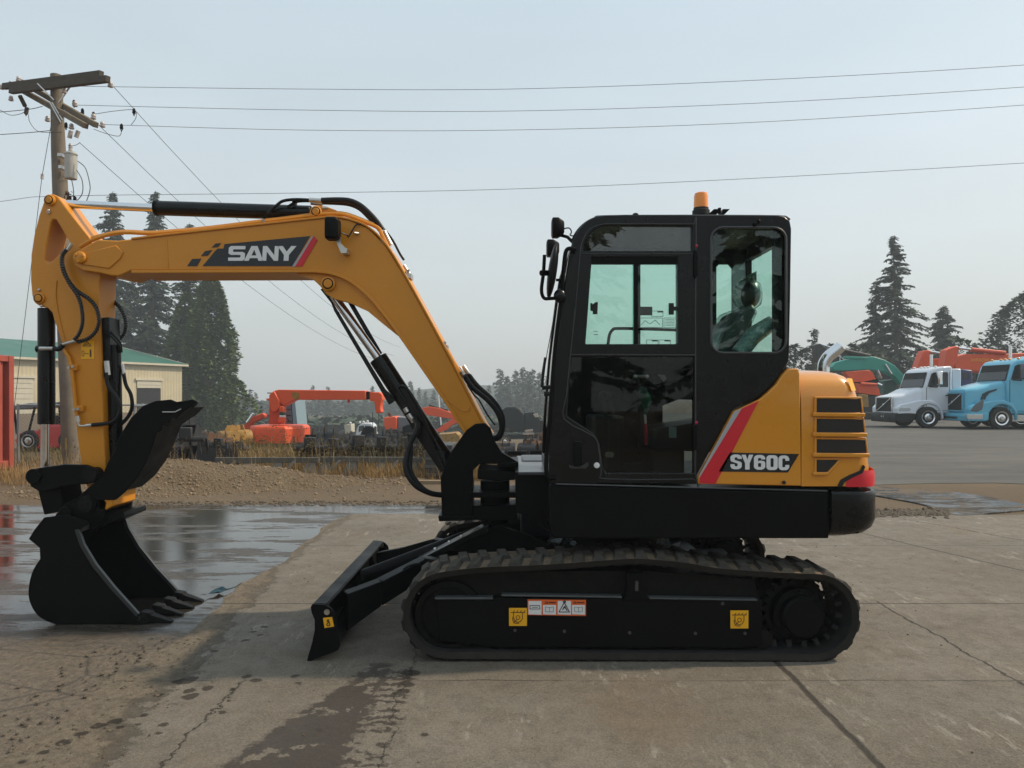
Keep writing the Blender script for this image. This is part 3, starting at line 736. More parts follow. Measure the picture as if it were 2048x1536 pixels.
# interior
m = MB(); m.box(X(1112,YC), X(1394,YC), YC+.06, yF-.01, Z(968,YC), Z(955,YC)); m.box(X(1400,YC), X(1560,YC)+.03, YC+.06, yF-.01, Z(800,YC), Z(760,YC))
m.box(X(1330,YC), X(1394,YC), 4.62, 5.12, Z(955,YC), Z(905,YC)); m.box(X(1560,YC), X(1575,YC), YC+.06, yF-.01, Z(968,YC), Z(722,YC))
m.build('cab_floor', M['interior'], cab)
YSc = 4.78
m = MB()
m.px([(1300,900),(1310,858),(1440,838),(1450,860),(1440,905)], 4.52, .5)
seat = m.build('operator_seat', M['seat'], cab, bevel=.02)
m = MB(); m.px([(1422,850),(1430,715),(1452,658),(1482,618),(1508,610),(1514,622),(1492,665),(1470,720),(1462,850)], 4.58, .40); m.build('backrest', M['seat'], seat, bevel=.02, seg=3)
m = MB(); m.ball(W(1501,589,4.80), (.058,.10,.088), 20, 12); m.build('headrest', M['seat'], seat)
m = MB(); m.ball(W(1496,590,4.78), (.088,.12,.105), 18, 10); 
for v in m.bm.verts: v.co += Vector((random.uniform(-1,1), random.uniform(-1,1), random.uniform(-1,1)))*.006
m.build('plastic_cover', M['plastic_wrap'], seat)
m = MB(); m.px([(1418,860),(1426,710),(1450,652),(1480,613),(1506,606),(1518,622),(1497,668),(1476,725),(1468,860)], 4.55, .46)
m.build('plastic_cover', M['plastic_wrap'], seat, bevel=.02)
m = MB(); m.tube([W(1478,708,4.45), W(1505,672,4.45), W(1545,645,4.45)], [.05,.055,.045], 12); m.build('armrest', M['film2'] if 'film2' in M else M['film'], seat)
m = MB()
for x_, y_ in ((1210,4.55),(1225,5.0)):
    m.tube(smooth_path([W(x_,955,y_), W(x_+6,860,y_), W(x_-4,800,y_)], 4), .012, 8); m.ball(W(x_-4,792,y_), .03, 10, 8)
m.tube([W(1290,880,4.5), W(1282,800,4.5), W(1272,770,4.5)], .014, 8); m.ball(W(1270,765,4.5), .032, 10, 8)
m.build('control_lever', M['interior'], cab)
m = MB(); m.box(X(1180,4.9), X(1240,4.9), 4.7, 5.2, Z(955,4.9), Z(830,4.9)); m.build('console', M['interior'], cab, bevel=.02)
# instruction sheets on the far window
m = MB(); q = yF-.004
for a in ((1303,622,1326,633),(1278,636,1325,655),(1328,636,1352,655),(1293,680,1316,690),(1318,680,1341,690)): m.stroke([(a[0],a[1]),(a[2],a[1]),(a[2],a[3]),(a[0],a[3])], 1.0, q, closed=True)
m.stroke([(1282,650),(1290,641),(1300,648),(1310,640),(1320,650)], 1.0, q-.0005)
for k in range(5): m.stroke([(1331,639+3*k),(1349,639+3*k)], .9, q-.0005)
for a in (1305,): m.quad(*[W(x, y, q-.001) for x, y in ((1315,622),(1326,622),(1326,625),(1315,625))])
for a in (1304, 1329): m.quad(*[W(x, y, q-.001) for x, y in ((a,680),(a+11,680),(a+11,683),(a,683))])
m.stroke([(1187,663),(1191,662),(1195,664)], 1.2, q); m.stroke([(1188,669),(1196,669)], 1.2, q)
m.build('window_notice', M['sticker_line'] if False else mat('notice_ink', (.03,.12,.1), .6), cab, doubles=False, smooth=False)
# rear glass, rear corner
m = MB(); zt, z0 = Z(456,YC), Z(722,YC)
xr = X(1576, YC)
L = []
for z_ in (zt, z0): L.append([Vector((xr-.02, YC+.05, z_)), Vector((xr+.005, YC+.12, z_)), Vector((xr+.01, YC+.25, z_)), Vector((xr+.012, 4.8, z_)), Vector((xr+.01, yF-.1, z_)), Vector((xr-.01, yF, z_))])
m.loops(L, False, closed=False); m.build('rear_glass', M['glass'], cab)
m = MB(); m.box(xr-.03, xr+.012, yF-.30, yF, Z(722,YC), Z(450,YC)); m.box(X(1555,YC), xr-.001, YC+.058, YC+.10, Z(722,YC)-.1, Z(446,YC)); m.box(xr-.03, xr+.012, YC+.101, yF-.30, Z(480,YC), Z(446,YC)); m.box(xr-.03, xr+.015, YC+.056, yF-.12, Z(722,YC)-.1, Z(715,YC)); m.build('rear_post', cab_mat, cab, bevel=.006)
m = MB(); e = Vector((xr, 4.72, 0))
sg = [(xr, 4.86), (xr, 5.0)]
m.quad(Vector((xr-.03,4.76,Z(544,4.8))), Vector((xr-.03,4.96,Z(544,4.8))), Vector((xr-.03,4.96,Z(576,4.8))), Vector((xr-.03,4.76,Z(576,4.8)))); es = m.build('exit_sticker', mat('sign_green', (.0,.22,.10), .5), cab)
m = MB(); zz0 = Z(560,4.8); 
for a, b, c_, d_ in ((4.78,4.79,-.03,.03),(4.80,4.83,.0,.03),(4.80,4.84,-.035,-.005),(4.89,4.90,-.03,.035),(4.87,4.92,.02,.032)): m.quad(*[Vector((xr-.032, y, zz0+z)) for y, z in ((a,c_),(b,c_),(b,d_),(a,d_))])
m.build('exit_symbol', M['white'], es, doubles=False, smooth=False)
# front windscreen
m = MB(); L = []
for y_ in (YC+.06, yF-.031): L.append([Vector((X(a+3,YC), y_, Z(b,YC))) for a, b in [(1113,930),(1100,860),(1112,710),(1130,560),(1141,508)]])
m.loops(L, False, closed=False); m.build('windscreen', M['glass'], cab)
# beacon, bracket, lamps on the roof
c = W(1402, 0, 4.75); zr = Z(429, 4.30)
m = MB(); m.lathe(Vector((X(1402,4.55), 4.55, Z(428,4.55)-.01)), (0,0,1), [(0,.052),(.03,.052),(.034,.045),(.046,.045)], 24); be = m.build('beacon_base', M['rubber'], EX)
m = MB(); m.lathe(Vector((X(1402,4.55), 4.55, Z(413,4.55)-.01)), (0,0,1), [(0,.044),(.07,.042),(.088,.038),(.094,.028),(.096,.0)], 28); m.build('beacon_lens', M['amber'], be)
m = MB(); m.px([(1417,428),(1428,418),(1442,418),(1442,421),(1434,428)], 4.5, .1); m.px([(1444,428),(1446,418),(1460,418),(1450,428)], 4.5, .1); m.cyl(W(1439,428,4.48), W(1439,416,4.48), .010, n=10); m.build('roof_bracket', M['black'], EX)
m = MB(); m.ball(W(1271,429,4.4), (.018,.02,.009), 12, 6); m.ball(W(1517,443,YC-.004), .013, 10, 8); m.ball(W(1510,448,YC-.004), .013, 10, 8); m.build('roof_bolt', M['black'], cab)
def lamp(cx, cy, Y, name='work_lamp'):
    m = MB(); L = []
    for dx, s_ in ((-13,.8),(-11,1),(0,1),(10,.7),(12,.55)):
        L.append([W(cx+dx, cy, Y)+Vector((0, .06*s_*math.copysign(abs(math.cos(t))**.35, math.cos(t)), .055*s_*math.copysign(abs(math.sin(t))**.35, math.sin(t)))) for t in [2*math.pi*i/16 for i in range(16)]])
    m.loops(L); o = m.build(name, M['black'], EX)
    return o
l1 = lamp(1116, 456, 4.42)
m = MB(); m.tube([W(1120,470,4.42), W(1135,474,4.42), W(1146,485,4.40)], .010, 8); m.tube(smooth_path([W(1126,458,4.42), W(1138,456,4.42), W(1143,464,4.42), W(1140,470,4.42), W(1147,472,4.42)], 4), .004, 6); m.build('lamp_bracket', M['black'], l1)
l2 = lamp(1106, 497, 5.05)
# mirror
m = MB(); m.ball(W(1105,542,4.25), (.026,.10,.155), 20, 14)
for v in m.bm.verts: v.co.x += (v.co.z-W(0,542,4.25).z)*.14
mr = m.build('mirror', M['black'], EX)
m = MB(); m.tube(smooth_path([W(a, b, 4.22) for a, b in [(1089,510),(1087,545),(1083,580),(1088,596),(1100,597),(1118,596)]], 5), .010, 8); m.cyl(W(1082,546,4.21), W(1096,546,4.24), .016, n=12)
m.build('mirror_arm', M['black'], mr)
m = MB(); m.ball(W(1120,592,4.22), (.036,.036,.040), 18, 12); m.build('convex_mirror', M['black_gloss'], mr)
m = MB(); m.tube(smooth_path([W(a, b, 4.26) for a, b in [(1152,500),(1140,497),(1132,503),(1128,530),(1122,600),(1112,680),(1105,760),(1098,860),(1092,930),(1097,955),(1112,956)]], 6), .012, 8)
m.cyl(W(1112,560,4.26), W(1128,560,4.26), .008, n=8); m.build('hand_rail', M['black'], EX)
m = MB(); m.tube(smooth_path([W(a, b, 4.6) for a, b in [(1111,615),(1101,670),(1092,720),(1086,770)]], 4), .0025, 5); m.tube([W(1091,715,4.6), W(1086,745,4.6), W(1084,775,4.6)], .010, 6)
m.cyl(W(1084,776,4.6), W(1100,774,4.6), .012, n=8); m.cyl(W(1088,788,4.6), W(1104,788,4.6), .014, n=8); m.build('wiper', M['rubber'], EX)
# ---- front platform under the boom
m = MB(); m.px([(1030,944),(1110,950),(1112,1070),(1060,1032),(1032,1026)], 4.75, .7); m.px([(955,938),(1030,944),(1030,960),(990,962),(955,958)], 4.95, .4)
m.cyl(W(990,960,5.15), W(990,1045,5.15), .10, n=24); m.px([(940,985),(1035,985),(1035,996),(940,996)], 4.95, .4); m.px([(940,1012),(1035,1010),(1035,1040),(940,1040)], 5.0, .3)
m.build('swing_bracket', M['black'], EX, bevel=.005)
m = MB(); m.box(X(1035,5.2), X(1100,4.4)+.1, 4.72, 5.98, Z(943,4.75)-.02, Z(943,4.75)); m.build('deck_plate', mat('deck_grey', (.05,.055,.062), .35, coat=.2), EX, bevel=.004)
m = MB(); m.box(X(1040,6)+.0, X(1100,6)+.5, 5.45, 5.99, Z(1050,6), Z(921,5.45)); m.build('tool_box', mat('box_grey', (.035,.042,.055), .4), EX, bevel=.02)
sw = [(896,914),(906,898),(920,878),(933,860),(950,848),(970,846),(981,856),(988,880),(1004,905),(1036,924),(1036,934),(994,928),(960,928),(946,940),(945,1034),(884,1036),(881,956)]
m = MB(); m.px(sw, 4.97, .05); m.px(sw, 5.32, .05); m.px([(882,960),(944,960),(944,1034),(884,1034)], 5.02, .30); m.px([(876,1032),(946,1032),(946,1041),(878,1043)], 4.95, .44)
m.px([(994,927),(1037,924),(1037,935),(994,931)], 4.95, .44)
m.build('boom_foot', M['black'], EX, bevel=.006)
m = MB()
for k, (r_, dy) in enumerate(((.018,0),(.018,.05))):
    m.tube(smooth_path([W(828-k*8,870,4.9+dy), W(815+k*6,905,4.88+dy), W(812+k*8,940,4.85+dy), W(830+k*8,970,4.85+dy), W(860,986,4.9+dy), W(884,990,4.98+dy)], 6), r_, 10)
m.tube(smooth_path([W(829,838,5.03), W(835,850,4.98), W(832,862,4.93), W(827,874,4.9)], 6), .017, 10)
m.build('cylinder_hose', M['hose'], EX)

# ---- boom
box_ = [(152,503),(195,479),(235,481),(330,470),(620,438),(665,434),(700,440),(738,457),(772,492),(806,546),(858,640),(910,738),(960,836),(985,872),
        (936,874),(900,815),(860,757),(800,672),(765,625),(735,590),(700,562),(670,548),(640,542),(580,540),(262,541),(238,552),(222,551),(200,546),(165,541),(150,533),(145,518)]
m = MB(); m.px(box_, YB, .32); boom = m.build('boom', M['yellow'], EX, bevel=.008)
def strip(m, pts, w_, Y, d):
    V = [Vector((a, b, 0)) for a, b in pts]; L1, L2 = [], []
    for i, v in enumerate(V):
        t = (V[min(i+1, len(V)-1)]-V[max(i-1, 0)]).normalized(); n = Vector((-t.y, t.x, 0))*w_/2
        L1.append((v.x+n.x, v.y+n.y)); L2.append((v.x-n.x, v.y-n.y))
    for i in range(len(V)-1): pass
    m.px(L1+L2[::-1], Y, d)
def sp2(P, n=5): return [(v.x, v.y) for v in smooth_path([Vector((a, b, 0)) for a, b in P], n)]
m = MB()
strip(m, sp2([(262,543),(580,542),(640,543),(672,549),(702,563),(736,591),(766,626),(801,673),(860,758),(900,816),(936,874)]), 6, YB-.014, .348)
strip(m, sp2([(262,477),(330,469),(620,437),(665,433),(702,439),(740,456),(774,491),(808,546),(860,640),(912,738),(962,836),(984,872)]), 4, YB-.012, .344)
m.build('flange', M['yellow'], boom, bevel=.003)
m = MB(); m.px([(578,541),(600,551),(625,558),(640,572),(652,588),(668,598),(700,606),(735,622),(765,647),(796,672),(766,630),(735,592),(700,563),(670,549)], YB+.02, .05)
m.px([(578,541),(600,551),(625,558),(640,572),(652,588),(668,598),(700,606),(735,622),(765,647),(796,672),(766,630),(735,592),(700,563),(670,549)], YB+.25, .05)
m.px([(616,436),(622,415),(632,411),(650,412),(672,420),(690,436)], YB+.05, .04); m.px([(616,436),(622,415),(632,411),(650,412),(672,420),(690,436)], YB+.23, .04)
m.build('cylinder_bracket', M['yellow'], boom, bevel=.004)
m = MB(); m.px([(158,508),(232,490),(246,504),(240,517),(218,537),(165,529)], YB-.010, .01); m.build('end_plate', M['yellow'], boom, bevel=.006)
m = MB(); m.px([(332,478),(334,478),(337,540),(335,540)], YB-.004, .005); m.build('weld_seam', M['yellow'], boom, bevel=.001)
m = MB(); m.tube([W(893,800,YB-.002), W(905,808,YB-.002), W(925,822,YB-.002), W(937,822,YB-.002), W(940,812,YB-.002)], .004, 6); m.build('weld_seam', M['yellow'], boom)
def pin(cx, cy, Y, r_px, par, mt=None, cap=True, depth=.05):
    r = r_px/FPX*Y; c = W(cx, cy, Y)
    m = MB(); m.lathe(c-Vector((0,.02,0)), (0,1,0), [(0,r*.8),(.006,r),(.03+depth,r)], 28); o = m.build('pin_boss', mt or M['yellow'], par)
    m = MB(); m.lathe(c-Vector((0,.022,0)), (0,1,0), [(0,r*.78),(.004,r*.80)], 28); m.build('pin_ring', M['black'], o) 
    m = MB(); m.lathe(c-Vector((0,.026,0)), (0,1,0), [(0,r*.5),(.004,r*.62),(.01,r*.62)], 24); m.build('pin', mt or M['yellow'], o)
pin(657,568,YB+.01,14,boom); pin(633,424,YB+.04,11.5,boom)
m = MB(); m.lathe(W(163,516,YB)-Vector((0,.035,0)), (0,1,0), [(0,.03),(.006,.04),(.04,.042)], 20)
for k in range(3): 
    a = 2.1*k+.4; p = W(163,516,YB)+Vector((.026*math.cos(a), -.04, .026*math.sin(a))); m.cyl(p, p+Vector((0,.012,0)), .012, n=6)
m.build('pin_boss', M['yellow'], boom, bevel=.002)
# decal
q = YB-.004
m = MB(); m.px([(405,532),(432,500),(436,497),(447,497),(449,488),(620,472),(584,532)], q, .003)
for P in ([(374,532),(384,518),(402,517),(394,532)],[(402,512),(410,502),(424,500),(416,511)],[(423,495),(431,487),(442,486),(436,494)]): m.px(P, q, .003)
dc = m.build('brand_panel', M['decal_black'], boom)
m = MB(); m.px([(584,533),(624,471.5),(629,474),(590,533)], q-.0005, .003); m.build('grey_stripe', M['grey_decal'], dc)
m = MB(); m.px([(590,533),(627,472),(635,480),(604,533)], q-.001, .003); m.build('red_stripe', M['red'], dc)
# brand letters as wide block shapes; unit box 0..1
G = {'S': [[(0,1),(1,1),(1,.78),(.30,.78),(.26,.74),(.26,.64),(.30,.60),(.86,.60),(1,.50),(1,.12),(.88,0),(0,0),(0,.22),(.70,.22),(.74,.26),(.74,.36),(.70,.40),(.14,.40),(0,.50),(0,.88),(.12,1)]],
     'A': [[(0,0),(.34,1),(.66,1),(1,0),(.76,0),(.70,.18),(.30,.18),(.24,0)]],
     'N': [[(0,0),(0,1),(.26,1),(.74,.38),(.74,1),(1,1),(1,0),(.74,0),(.26,.62),(.26,0)]],
     'Y': [[(0,1),(.28,1),(.5,.62),(.72,1),(1,1),(.63,.4),(.63,0),(.37,0),(.37,.4)]]}
m = MB()
for ch, x0, x1 in (('S',456,489),('A',488,526),('N',524,556),('Y',553,591)):
    pts = G[ch][0]
    hl = [[(.37,.36),(.63,.36),(.5,.76)]] if ch == 'A' else []
    def fx(L): return [(x0+(x1-x0)*u+(2.0*v), 521.5-(521.5-492)*v - .0*(x0-456)) for u, v in L]
    if ch == 'S': pts = [p for p in pts if p != (0,1)]
    m.px(fx(pts), q-.0018, .002, [fx(h) for h in hl])
m.build('brand_lettering', M['white'], dc, smooth=False)
# work lamp on the boom
m = MB(); L = []
for dx, s_ in ((-14,.92),(-12,1),(6,1),(12,.8)):
    L.append([W(667+dx, 458, 4.88)+Vector((0, .055*s_*math.copysign(abs(math.cos(t))**.3, math.cos(t)), .072*s_*math.copysign(abs(math.sin(t))**.3, math.sin(t))))for t in [2*math.pi*i/20 for i in range(20)]])
m.loops(L); bl_ = m.build('boom_lamp', M['black'], boom)
m = MB(); m.px([(670,474),(682,474),(681,486),(690,495),(694,500),(692,506),(682,506),(674,488)], 4.9, .008); m.px([(683,497),(694,496),(694,506),(684,507)], 4.905, .095); m.cyl(W(708,466,4.97), W(717,467,4.99), .010, n=10); m.build('lamp_bracket', M['zinc'], bl_)
m = MB(); m.tube(smooth_path([W(683,466,4.9), W(694,470,4.93), W(697,474,4.96), W(704,462,4.97), W(712,450,4.98), W(722,448,4.99)], 5), .005, 6); m.build('lamp_cable', M['hose'], bl_)
# arm cylinder
def cylr(name, a, b, c_, Yc, rr_, rb, par, bmat=M['black_gloss']):
    m = MB(); m.cyl(W(*b, Yc), W(*c_, Yc), rb, n=28); o = m.build(name, bmat, par, bevel=.004)
    m = MB(); m.cyl(W(*a, Yc), W(*b, Yc), rr_, n=20); m.build('piston_rod', M['chrome'], o)
    return o
ac = cylr('arm_cylinder', (128,408), (312,416), (622,426), 5.16, .028, .050, EX)
m = MB(); m.lathe(W(312,416,5.16), W(318,416,5.16)-W(312,416,5.16), [(-.004,.03),(-.004,.053),(.02,.053)], 24); m.build('cylinder_gland', M['black'], ac)
m = MB(); m.tube(smooth_path([W(a, b, 5.08) for a, b in [(535,428),(552,412),(566,402),(590,399),(620,400)]], 4), .011, 8); m.tube(smooth_path([W(a, b, 5.1) for a, b in [(575,414),(592,404),(606,402),(622,402)]], 4), .010, 8); m.px([(584,402),(592,402),(592,414),(584,414)], 5.1, .03); m.build('oil_pipe', M['black_gloss'], ac)
m = MB(); m.cyl(W(619,400,5.08), W(645,402,5.08), .016, n=12); m.cyl(W(622,406,5.2), W(645,408,5.2), .014, n=12); m.cyl(W(645,416,5.05), W(655,416,5.05), .010, n=8); m.build('hose_fitting', M['zinc'], ac)
m = MB(); m.tube(smooth_path([W(a, b, 5.08) for a, b in [(643,401),(675,400),(700,402),(722,412),(742,430),(756,446),(764,458)]], 6), .019, 10); m.tube(smooth_path([W(a, b, 5.2) for a, b in [(643,404),(675,405),(700,408),(720,417),(738,434),(752,450),(762,462)]], 6), .018, 10)
m.tube(smooth_path([W(a, b, 5.1) for a, b in [(768,458),(785,480),(800,508),(808,520)]], 4), .008, 8)
m.build('boom_hose', M['hose'], EX)
# hard lines along the boom
for dy, dp in ((.03, 0), (.09, 2)):
    m = MB(); P = [(160,494-dp),(180,482-dp),(215,470),(250,465),(300,467),(345,464),(430,456),(620,432),(660,428),(692,430),(730,444),(756,456),(764,470),(784,510),(812,553),(850,625),(890,695),(905,722),(920,745)]
    m.tube(smooth_path([W(a, b-dp, YB+dy) for a, b in P], 4), .013, 8); m.build('oil_pipe', M['yellow'], boom)
m = MB(); 
for (a, b) in ((532,447),(820,548),(893,692)):
    m.cyl(W(a-4, b-6, YB+.01), W(a-4, b-6, YB+.16), .012, n=8); m.px([(a-8,b-2),(a+2,b-2),(a+2,b+8),(a-8,b+8)], YB+.02, .12)
m.build('pipe_clamp', M['zinc'], boom)
m = MB(); m.cyl(W(768,462,5.08), W(782,490,5.08), .014, n=10); m.cyl(W(808,530,5.1), W(820,550,5.1), .010, n=10); m.cyl(W(918,735,5.06), W(930,755,5.06), .017, n=10); m.cyl(W(926,732,5.16), W(938,750,5.16), .017, n=10); m.build('hose_fitting', M['zinc'], boom)
m = MB()
m.tube(smooth_path([W(a, b, 5.06) for a, b in [(928,750),(945,775),(975,800),(995,825),(1003,850),(1000,868),(988,878)]], 6), .018, 10)
m.tube(smooth_path([W(a, b, 5.16) for a, b in [(936,748),(955,772),(985,800),(1002,826),(1006,850),(1000,872),(985,880)]], 6), .018, 10)
m.tube(smooth_path([W(a, b, 5.02) for a, b in [(935,770),(948,790),(958,800),(975,830),(990,850)]], 5), .006, 6)
m.build('boom_hose', M['hose'], EX)
# boom cylinder
bc = cylr('boom_cylinder', (662,585), (756,716), (897,932), 5.16, .030, .064, EX)
m = MB()
m.px([(640,578),(650,576),(660,596),(770,778),(792,800),(778,810),(668,622),(662,606)], 5.10, .02)
m.px([(790,770),(812,775),(850,840),(870,890),(885,925),(898,935),(882,945),(830,870),(800,810)], 5.08, .05)
m.px([(690,596),(699,594),(764,706),(757,711)], 5.24, .02)
m.build('cylinder_guard', M['black_gloss'], bc, bevel=.005)
m = MB(); m.tube(smooth_path([W(a, b, 5.07) for a, b in [(812,806),(800,786),(796,776),(806,772),(816,780),(838,815),(858,860),(880,900)]], 5), .010, 8); m.build('oil_pipe', M['black_gloss'], bc)
m = MB(); 
for (a, b) in ((813,820),(820,832),(826,840)): m.cyl(W(a-3, b-4, 5.06), W(a+2, b+4, 5.06), .018, n=8)
m.cyl(W(640,560,5.06), W(646,566,5.06), .01, n=8); m.build('hose_fitting', M['zinc'], bc)

# ---- arm
YA = 5.06
a_out = [(90,396),(96,389),(106,388),(116,393),(123,402),(150,438),(180,476),(205,520),(200,560),(198,640),(203,760),(207,870),(214,960),(225,1000),(224,1012),(205,1018),(192,1010),(176,980),(166,950),(158,900),(146,800),(138,735),(130,706),(118,668),(108,640),(104,625),(95,616),(80,613),(70,606),(64,592),(61,560),(62,510),(68,470),(78,430)]
a_hole = [(102,442),(106,438),(112,439),(143,490),(124,502),(106,520),(96,527),(89,520),(92,490)]
m = MB(); m.px(a_out, YA, .21, [a_hole]); arm = m.build('arm', M['yellow'], EX, bevel=.007)
m = MB(); strip(m, sp2([(112,560),(110,590),(114,620),(118,640),(130,690),(140,735)]), 3, YA-.008, .012); strip(m, [(196,560),(198,640),(204,780)], 2, YA-.006, .01); m.build('flange', M['yellow'], arm, bevel=.002)
pin(101,401,YA+.0,11,arm); pin(80,597,YA+.0,11,arm)
m = MB()
for (a, b) in ((97,421),(78,580),(83,612)): m.ball(W(a, b, YA-.008), .010, 10, 6)
m.cyl(W(97,424,YA-.015), W(97,424,YA), .012, n=6); m.build('grease_nipple', M['zinc'], arm)
m = MB(); m.px([(162,682),(188,682),(188,718),(162,718)], YA-.003, .003); s1 = m.build('warning_sticker', M['sticker'], arm)
m = MB(); q = YA-.0045
m.stroke([(174,683),(182,692),(166,692)], 1.3, q, closed=True); m.stroke([(171,690),(177,687)], 1.3, q-.0003)
m.stroke([(164,702),(168,702),(168,712),(164,712)], .9, q-.0003, closed=True); m.stroke([(170,707),(177,707)], 1.2, q-.0005); m.stroke([(181,700),(181,713)], 3.2, q-.0005)
m.build('sticker_symbols', M['sticker_line'], s1, doubles=False, smooth=False)
m = MB(); m.tube([W(a, b, YA-.02) for a, b in [(128,700),(138,715),(143,735),(148,780),(153,830)]], .012, 8); m.build('oil_pipe', M['yellow'], arm)
m = MB(); m.px([(202,755),(210,755),(211,880),(202,880)], YA+.04, .12)
m.px([(141,729),(153,729),(153,741),(141,741)], YA-.03, .03); m.px([(150,811),(165,811),(165,823),(150,823)], YA-.03, .03); m.build('bracket', M['yellow'], arm, bevel=.003)
m = MB()
for (a, b) in ((136,735),(145,733),(148,819),(155,818)): m.cyl(W(a, b, YA-.045), W(a, b, YA-.03), .010, n=6)
m.cyl(W(155,832,YA-.03), W(157,844,YA-.03), .013, n=10); m.tube(smooth_path([W(157,842,YA-.03), W(158,850,YA-.03), W(164,852,YA-.03), W(175,851,YA-.03)], 4), .008, 8); m.cyl(W(172,851,YA-.03), W(184,850,YA-.03), .012, n=8)
m.cyl(W(126,689,YA-.03), W(155,681,YA-.03), .013, n=10); m.cyl(W(213,722,YA-.02), W(216,750,YA-.02), .017, n=8); m.cyl(W(244,728,YA+.1), W(247,748,YA+.1), .014, n=8)
m.cyl(W(136,500,YA-.06), W(144,488,YA-.06), .013, n=8); m.cyl(W(80,697,YA+.0), W(108,697,YA-.02), .014, n=8)
m.build('hose_fitting', M['zinc'], arm)
# spiral wrapped hoses
def spiral(pts, r, Yl):
    P = smooth_path([W(a, b, Yl) for a, b in pts], 8); m = MB(); m.tube(P, r, 8); o = m.build('arm_hose', M['hose'], arm)
    m = MB(); L = 0
    for i in range(len(P)-1):
        seg = (P[i+1]-P[i]).length
        while L < seg:
            p = P[i].lerp(P[i+1], L/seg); t = (P[i+1]-P[i]).normalized(); q_ = t.to_track_quat('Z', 'Y')
            m.loops([[p+t*dd+q_ @ Vector((rr_*math.cos(a), rr_*math.sin(a), 0)) for a in [2*math.pi*k/8 for k in range(8)]] for dd, rr_ in ((-.004,r),(-.003,r+.005),(.003,r+.005),(.004,r))], False)
            L += .017
        L -= seg
    m.build('spiral_guard', M['spiral'], o, doubles=False)
M['spiral'] = mat('spiral_guard', (.035, .036, .038), .3, var=.2, coat=.3)
spiral([(135,498),(126,508),(124,530),(133,555),(152,580),(178,598),(192,615),(198,640),(192,662),(175,678),(154,684)], .010, YA-.05)
spiral([(132,500),(124,515),(127,540),(140,568),(155,590),(163,615),(165,645),(158,668),(148,680)], .010, YA-.07)
spiral([(221,598),(240,615),(251,640),(249,665),(235,683),(224,690)], .011, YA+.2)
m = MB(); m.tube(smooth_path([W(a, b, YA-.03) for a, b in [(213,745),(216,770),(230,790),(240,810),(237,830),(222,845),(184,850)]], 6), .013, 8)
m.tube(smooth_path([W(a, b, YA+.1) for a, b in [(247,746),(252,770),(262,790),(264,815),(255,835),(240,850)]], 6), .013, 8); m.tube(smooth_path([W(108,697,YA-.02), W(118,698,YA-.03), W(126,690,YA-.03)], 4), .016, 8); m.build('arm_hose', M['hose'], EX)
# bucket cylinder
bk = MB(); bk.cyl(W(93,617,5.16), W(93,848,5.16), .054, n=28); bkc = bk.build('bucket_cylinder', M['black_gloss'], EX, bevel=.004)
m = MB(); m.cyl(W(90,846,5.16), W(90,938,5.16), .027, n=20); m.build('piston_rod', M['chrome'], bkc)
m = MB(); m.tube([W(106,700,5.12), W(106,840,5.12)], .008, 6); m.cyl(W(74,698,5.14), W(82,698,5.14), .025, n=10); m.build('oil_pipe', M['black_gloss'], bkc)
# thumb cylinder behind the arm
m = MB(); m.px([(198,636),(218,634),(222,755),(202,755)], YA+.03, .14); m.cyl(W(228,690,YA+.10), W(232,940,YA+.10), .045, n=24); tc = m.build('thumb_cylinder', M['black_gloss'], EX, bevel=.004)
m = MB(); m.tube(smooth_path([W(206,655,YA+.05), W(215,668,YA+.03), W(225,675,YA+.03), W(238,690,YA+.05), W(240,705,YA+.07)], 5), .008, 8); m.tube(smooth_path([W(212,652,YA+.05), W(225,668,YA+.05), W(240,685,YA+.07), W(243,705,YA+.08)], 5), .008, 8); m.build('oil_pipe', M['black_gloss'], tc)
# linkage
m = MB()
lk = [(56,945),(66,938),(85,935),(130,929),(170,930),(190,938),(198,950),(192,964),(176,968),(130,972),(100,980),(80,985),(60,972)]
m.px(lk, 4.98, .04); m.px(lk, 5.30, .04); m.cyl(W(65,953,4.96), W(65,953,4.96)+Vector((0,.40,0)), .05, n=24)
m.px([(70,960),(118,958),(128,1022),(88,1030)], 5.04, .24); m.cyl(W(178,950,4.96), W(178,950,4.96)+Vector((0,.4,0)), .045, n=24)
m.build('bucket_link', M['black'], EX, bevel=.006)
m = MB(); m.lathe(W(178,948,4.955), (0,1,0), [(0,.02),(0,.048),(.01,.05)], 20); m.lathe(W(170,1009,4.95), (0,1,0), [(0,.02),(0,.05),(.02,.052),(.02,.06),(.05,.06)], 24); m.lathe(W(235,995,5.42), (0,1,0), [(0,.02),(0,.04),(.05,.042)], 20); m.build('link_pin', M['black_cast'], EX)
m = MB(); m.px([(198,985),(222,980),(228,985),(226,1012),(212,1020),(198,1020),(194,1005)], 4.99, .3); m.build('arm_tip', M['yellow'], EX, bevel=.008)
# bucket
yb0, yb1 = 4.88, 5.47
Xb = lambda px: X(px, 4.88)
Zb = lambda py: Z(py, 4.88)
side = sp2([(155,1062),(163,1090),(188,1132),(226,1178),(276,1232)], 4)+[(272,1246)]+sp2([(240,1249),(130,1250),(105,1247),(80,1235),(65,1217),(57,1194),(58,1168),(66,1140),(80,1118)], 4)+[(79,1096),(57,1078),(68,1060),(88,1035),(130,1030),(180,1045)]
sw_ = [(Xb(a), max(Zb(b), .006)) for a, b in side]
shell = sp2([(276,1240),(240,1246),(130,1248),(105,1245),(80,1233),(65,1215),(58,1194),(59,1168),(67,1142),(82,1118),(100,1092),(130,1072),(155,1062)], 4)
sw2 = [Vector((Xb(a), 0, max(Zb(b), .008))) for a, b in shell]
cen = Vector((Xb(160), 0, Zb(1160)))
inn = [p+(cen-p).normalized()*.014 for p in sw2]
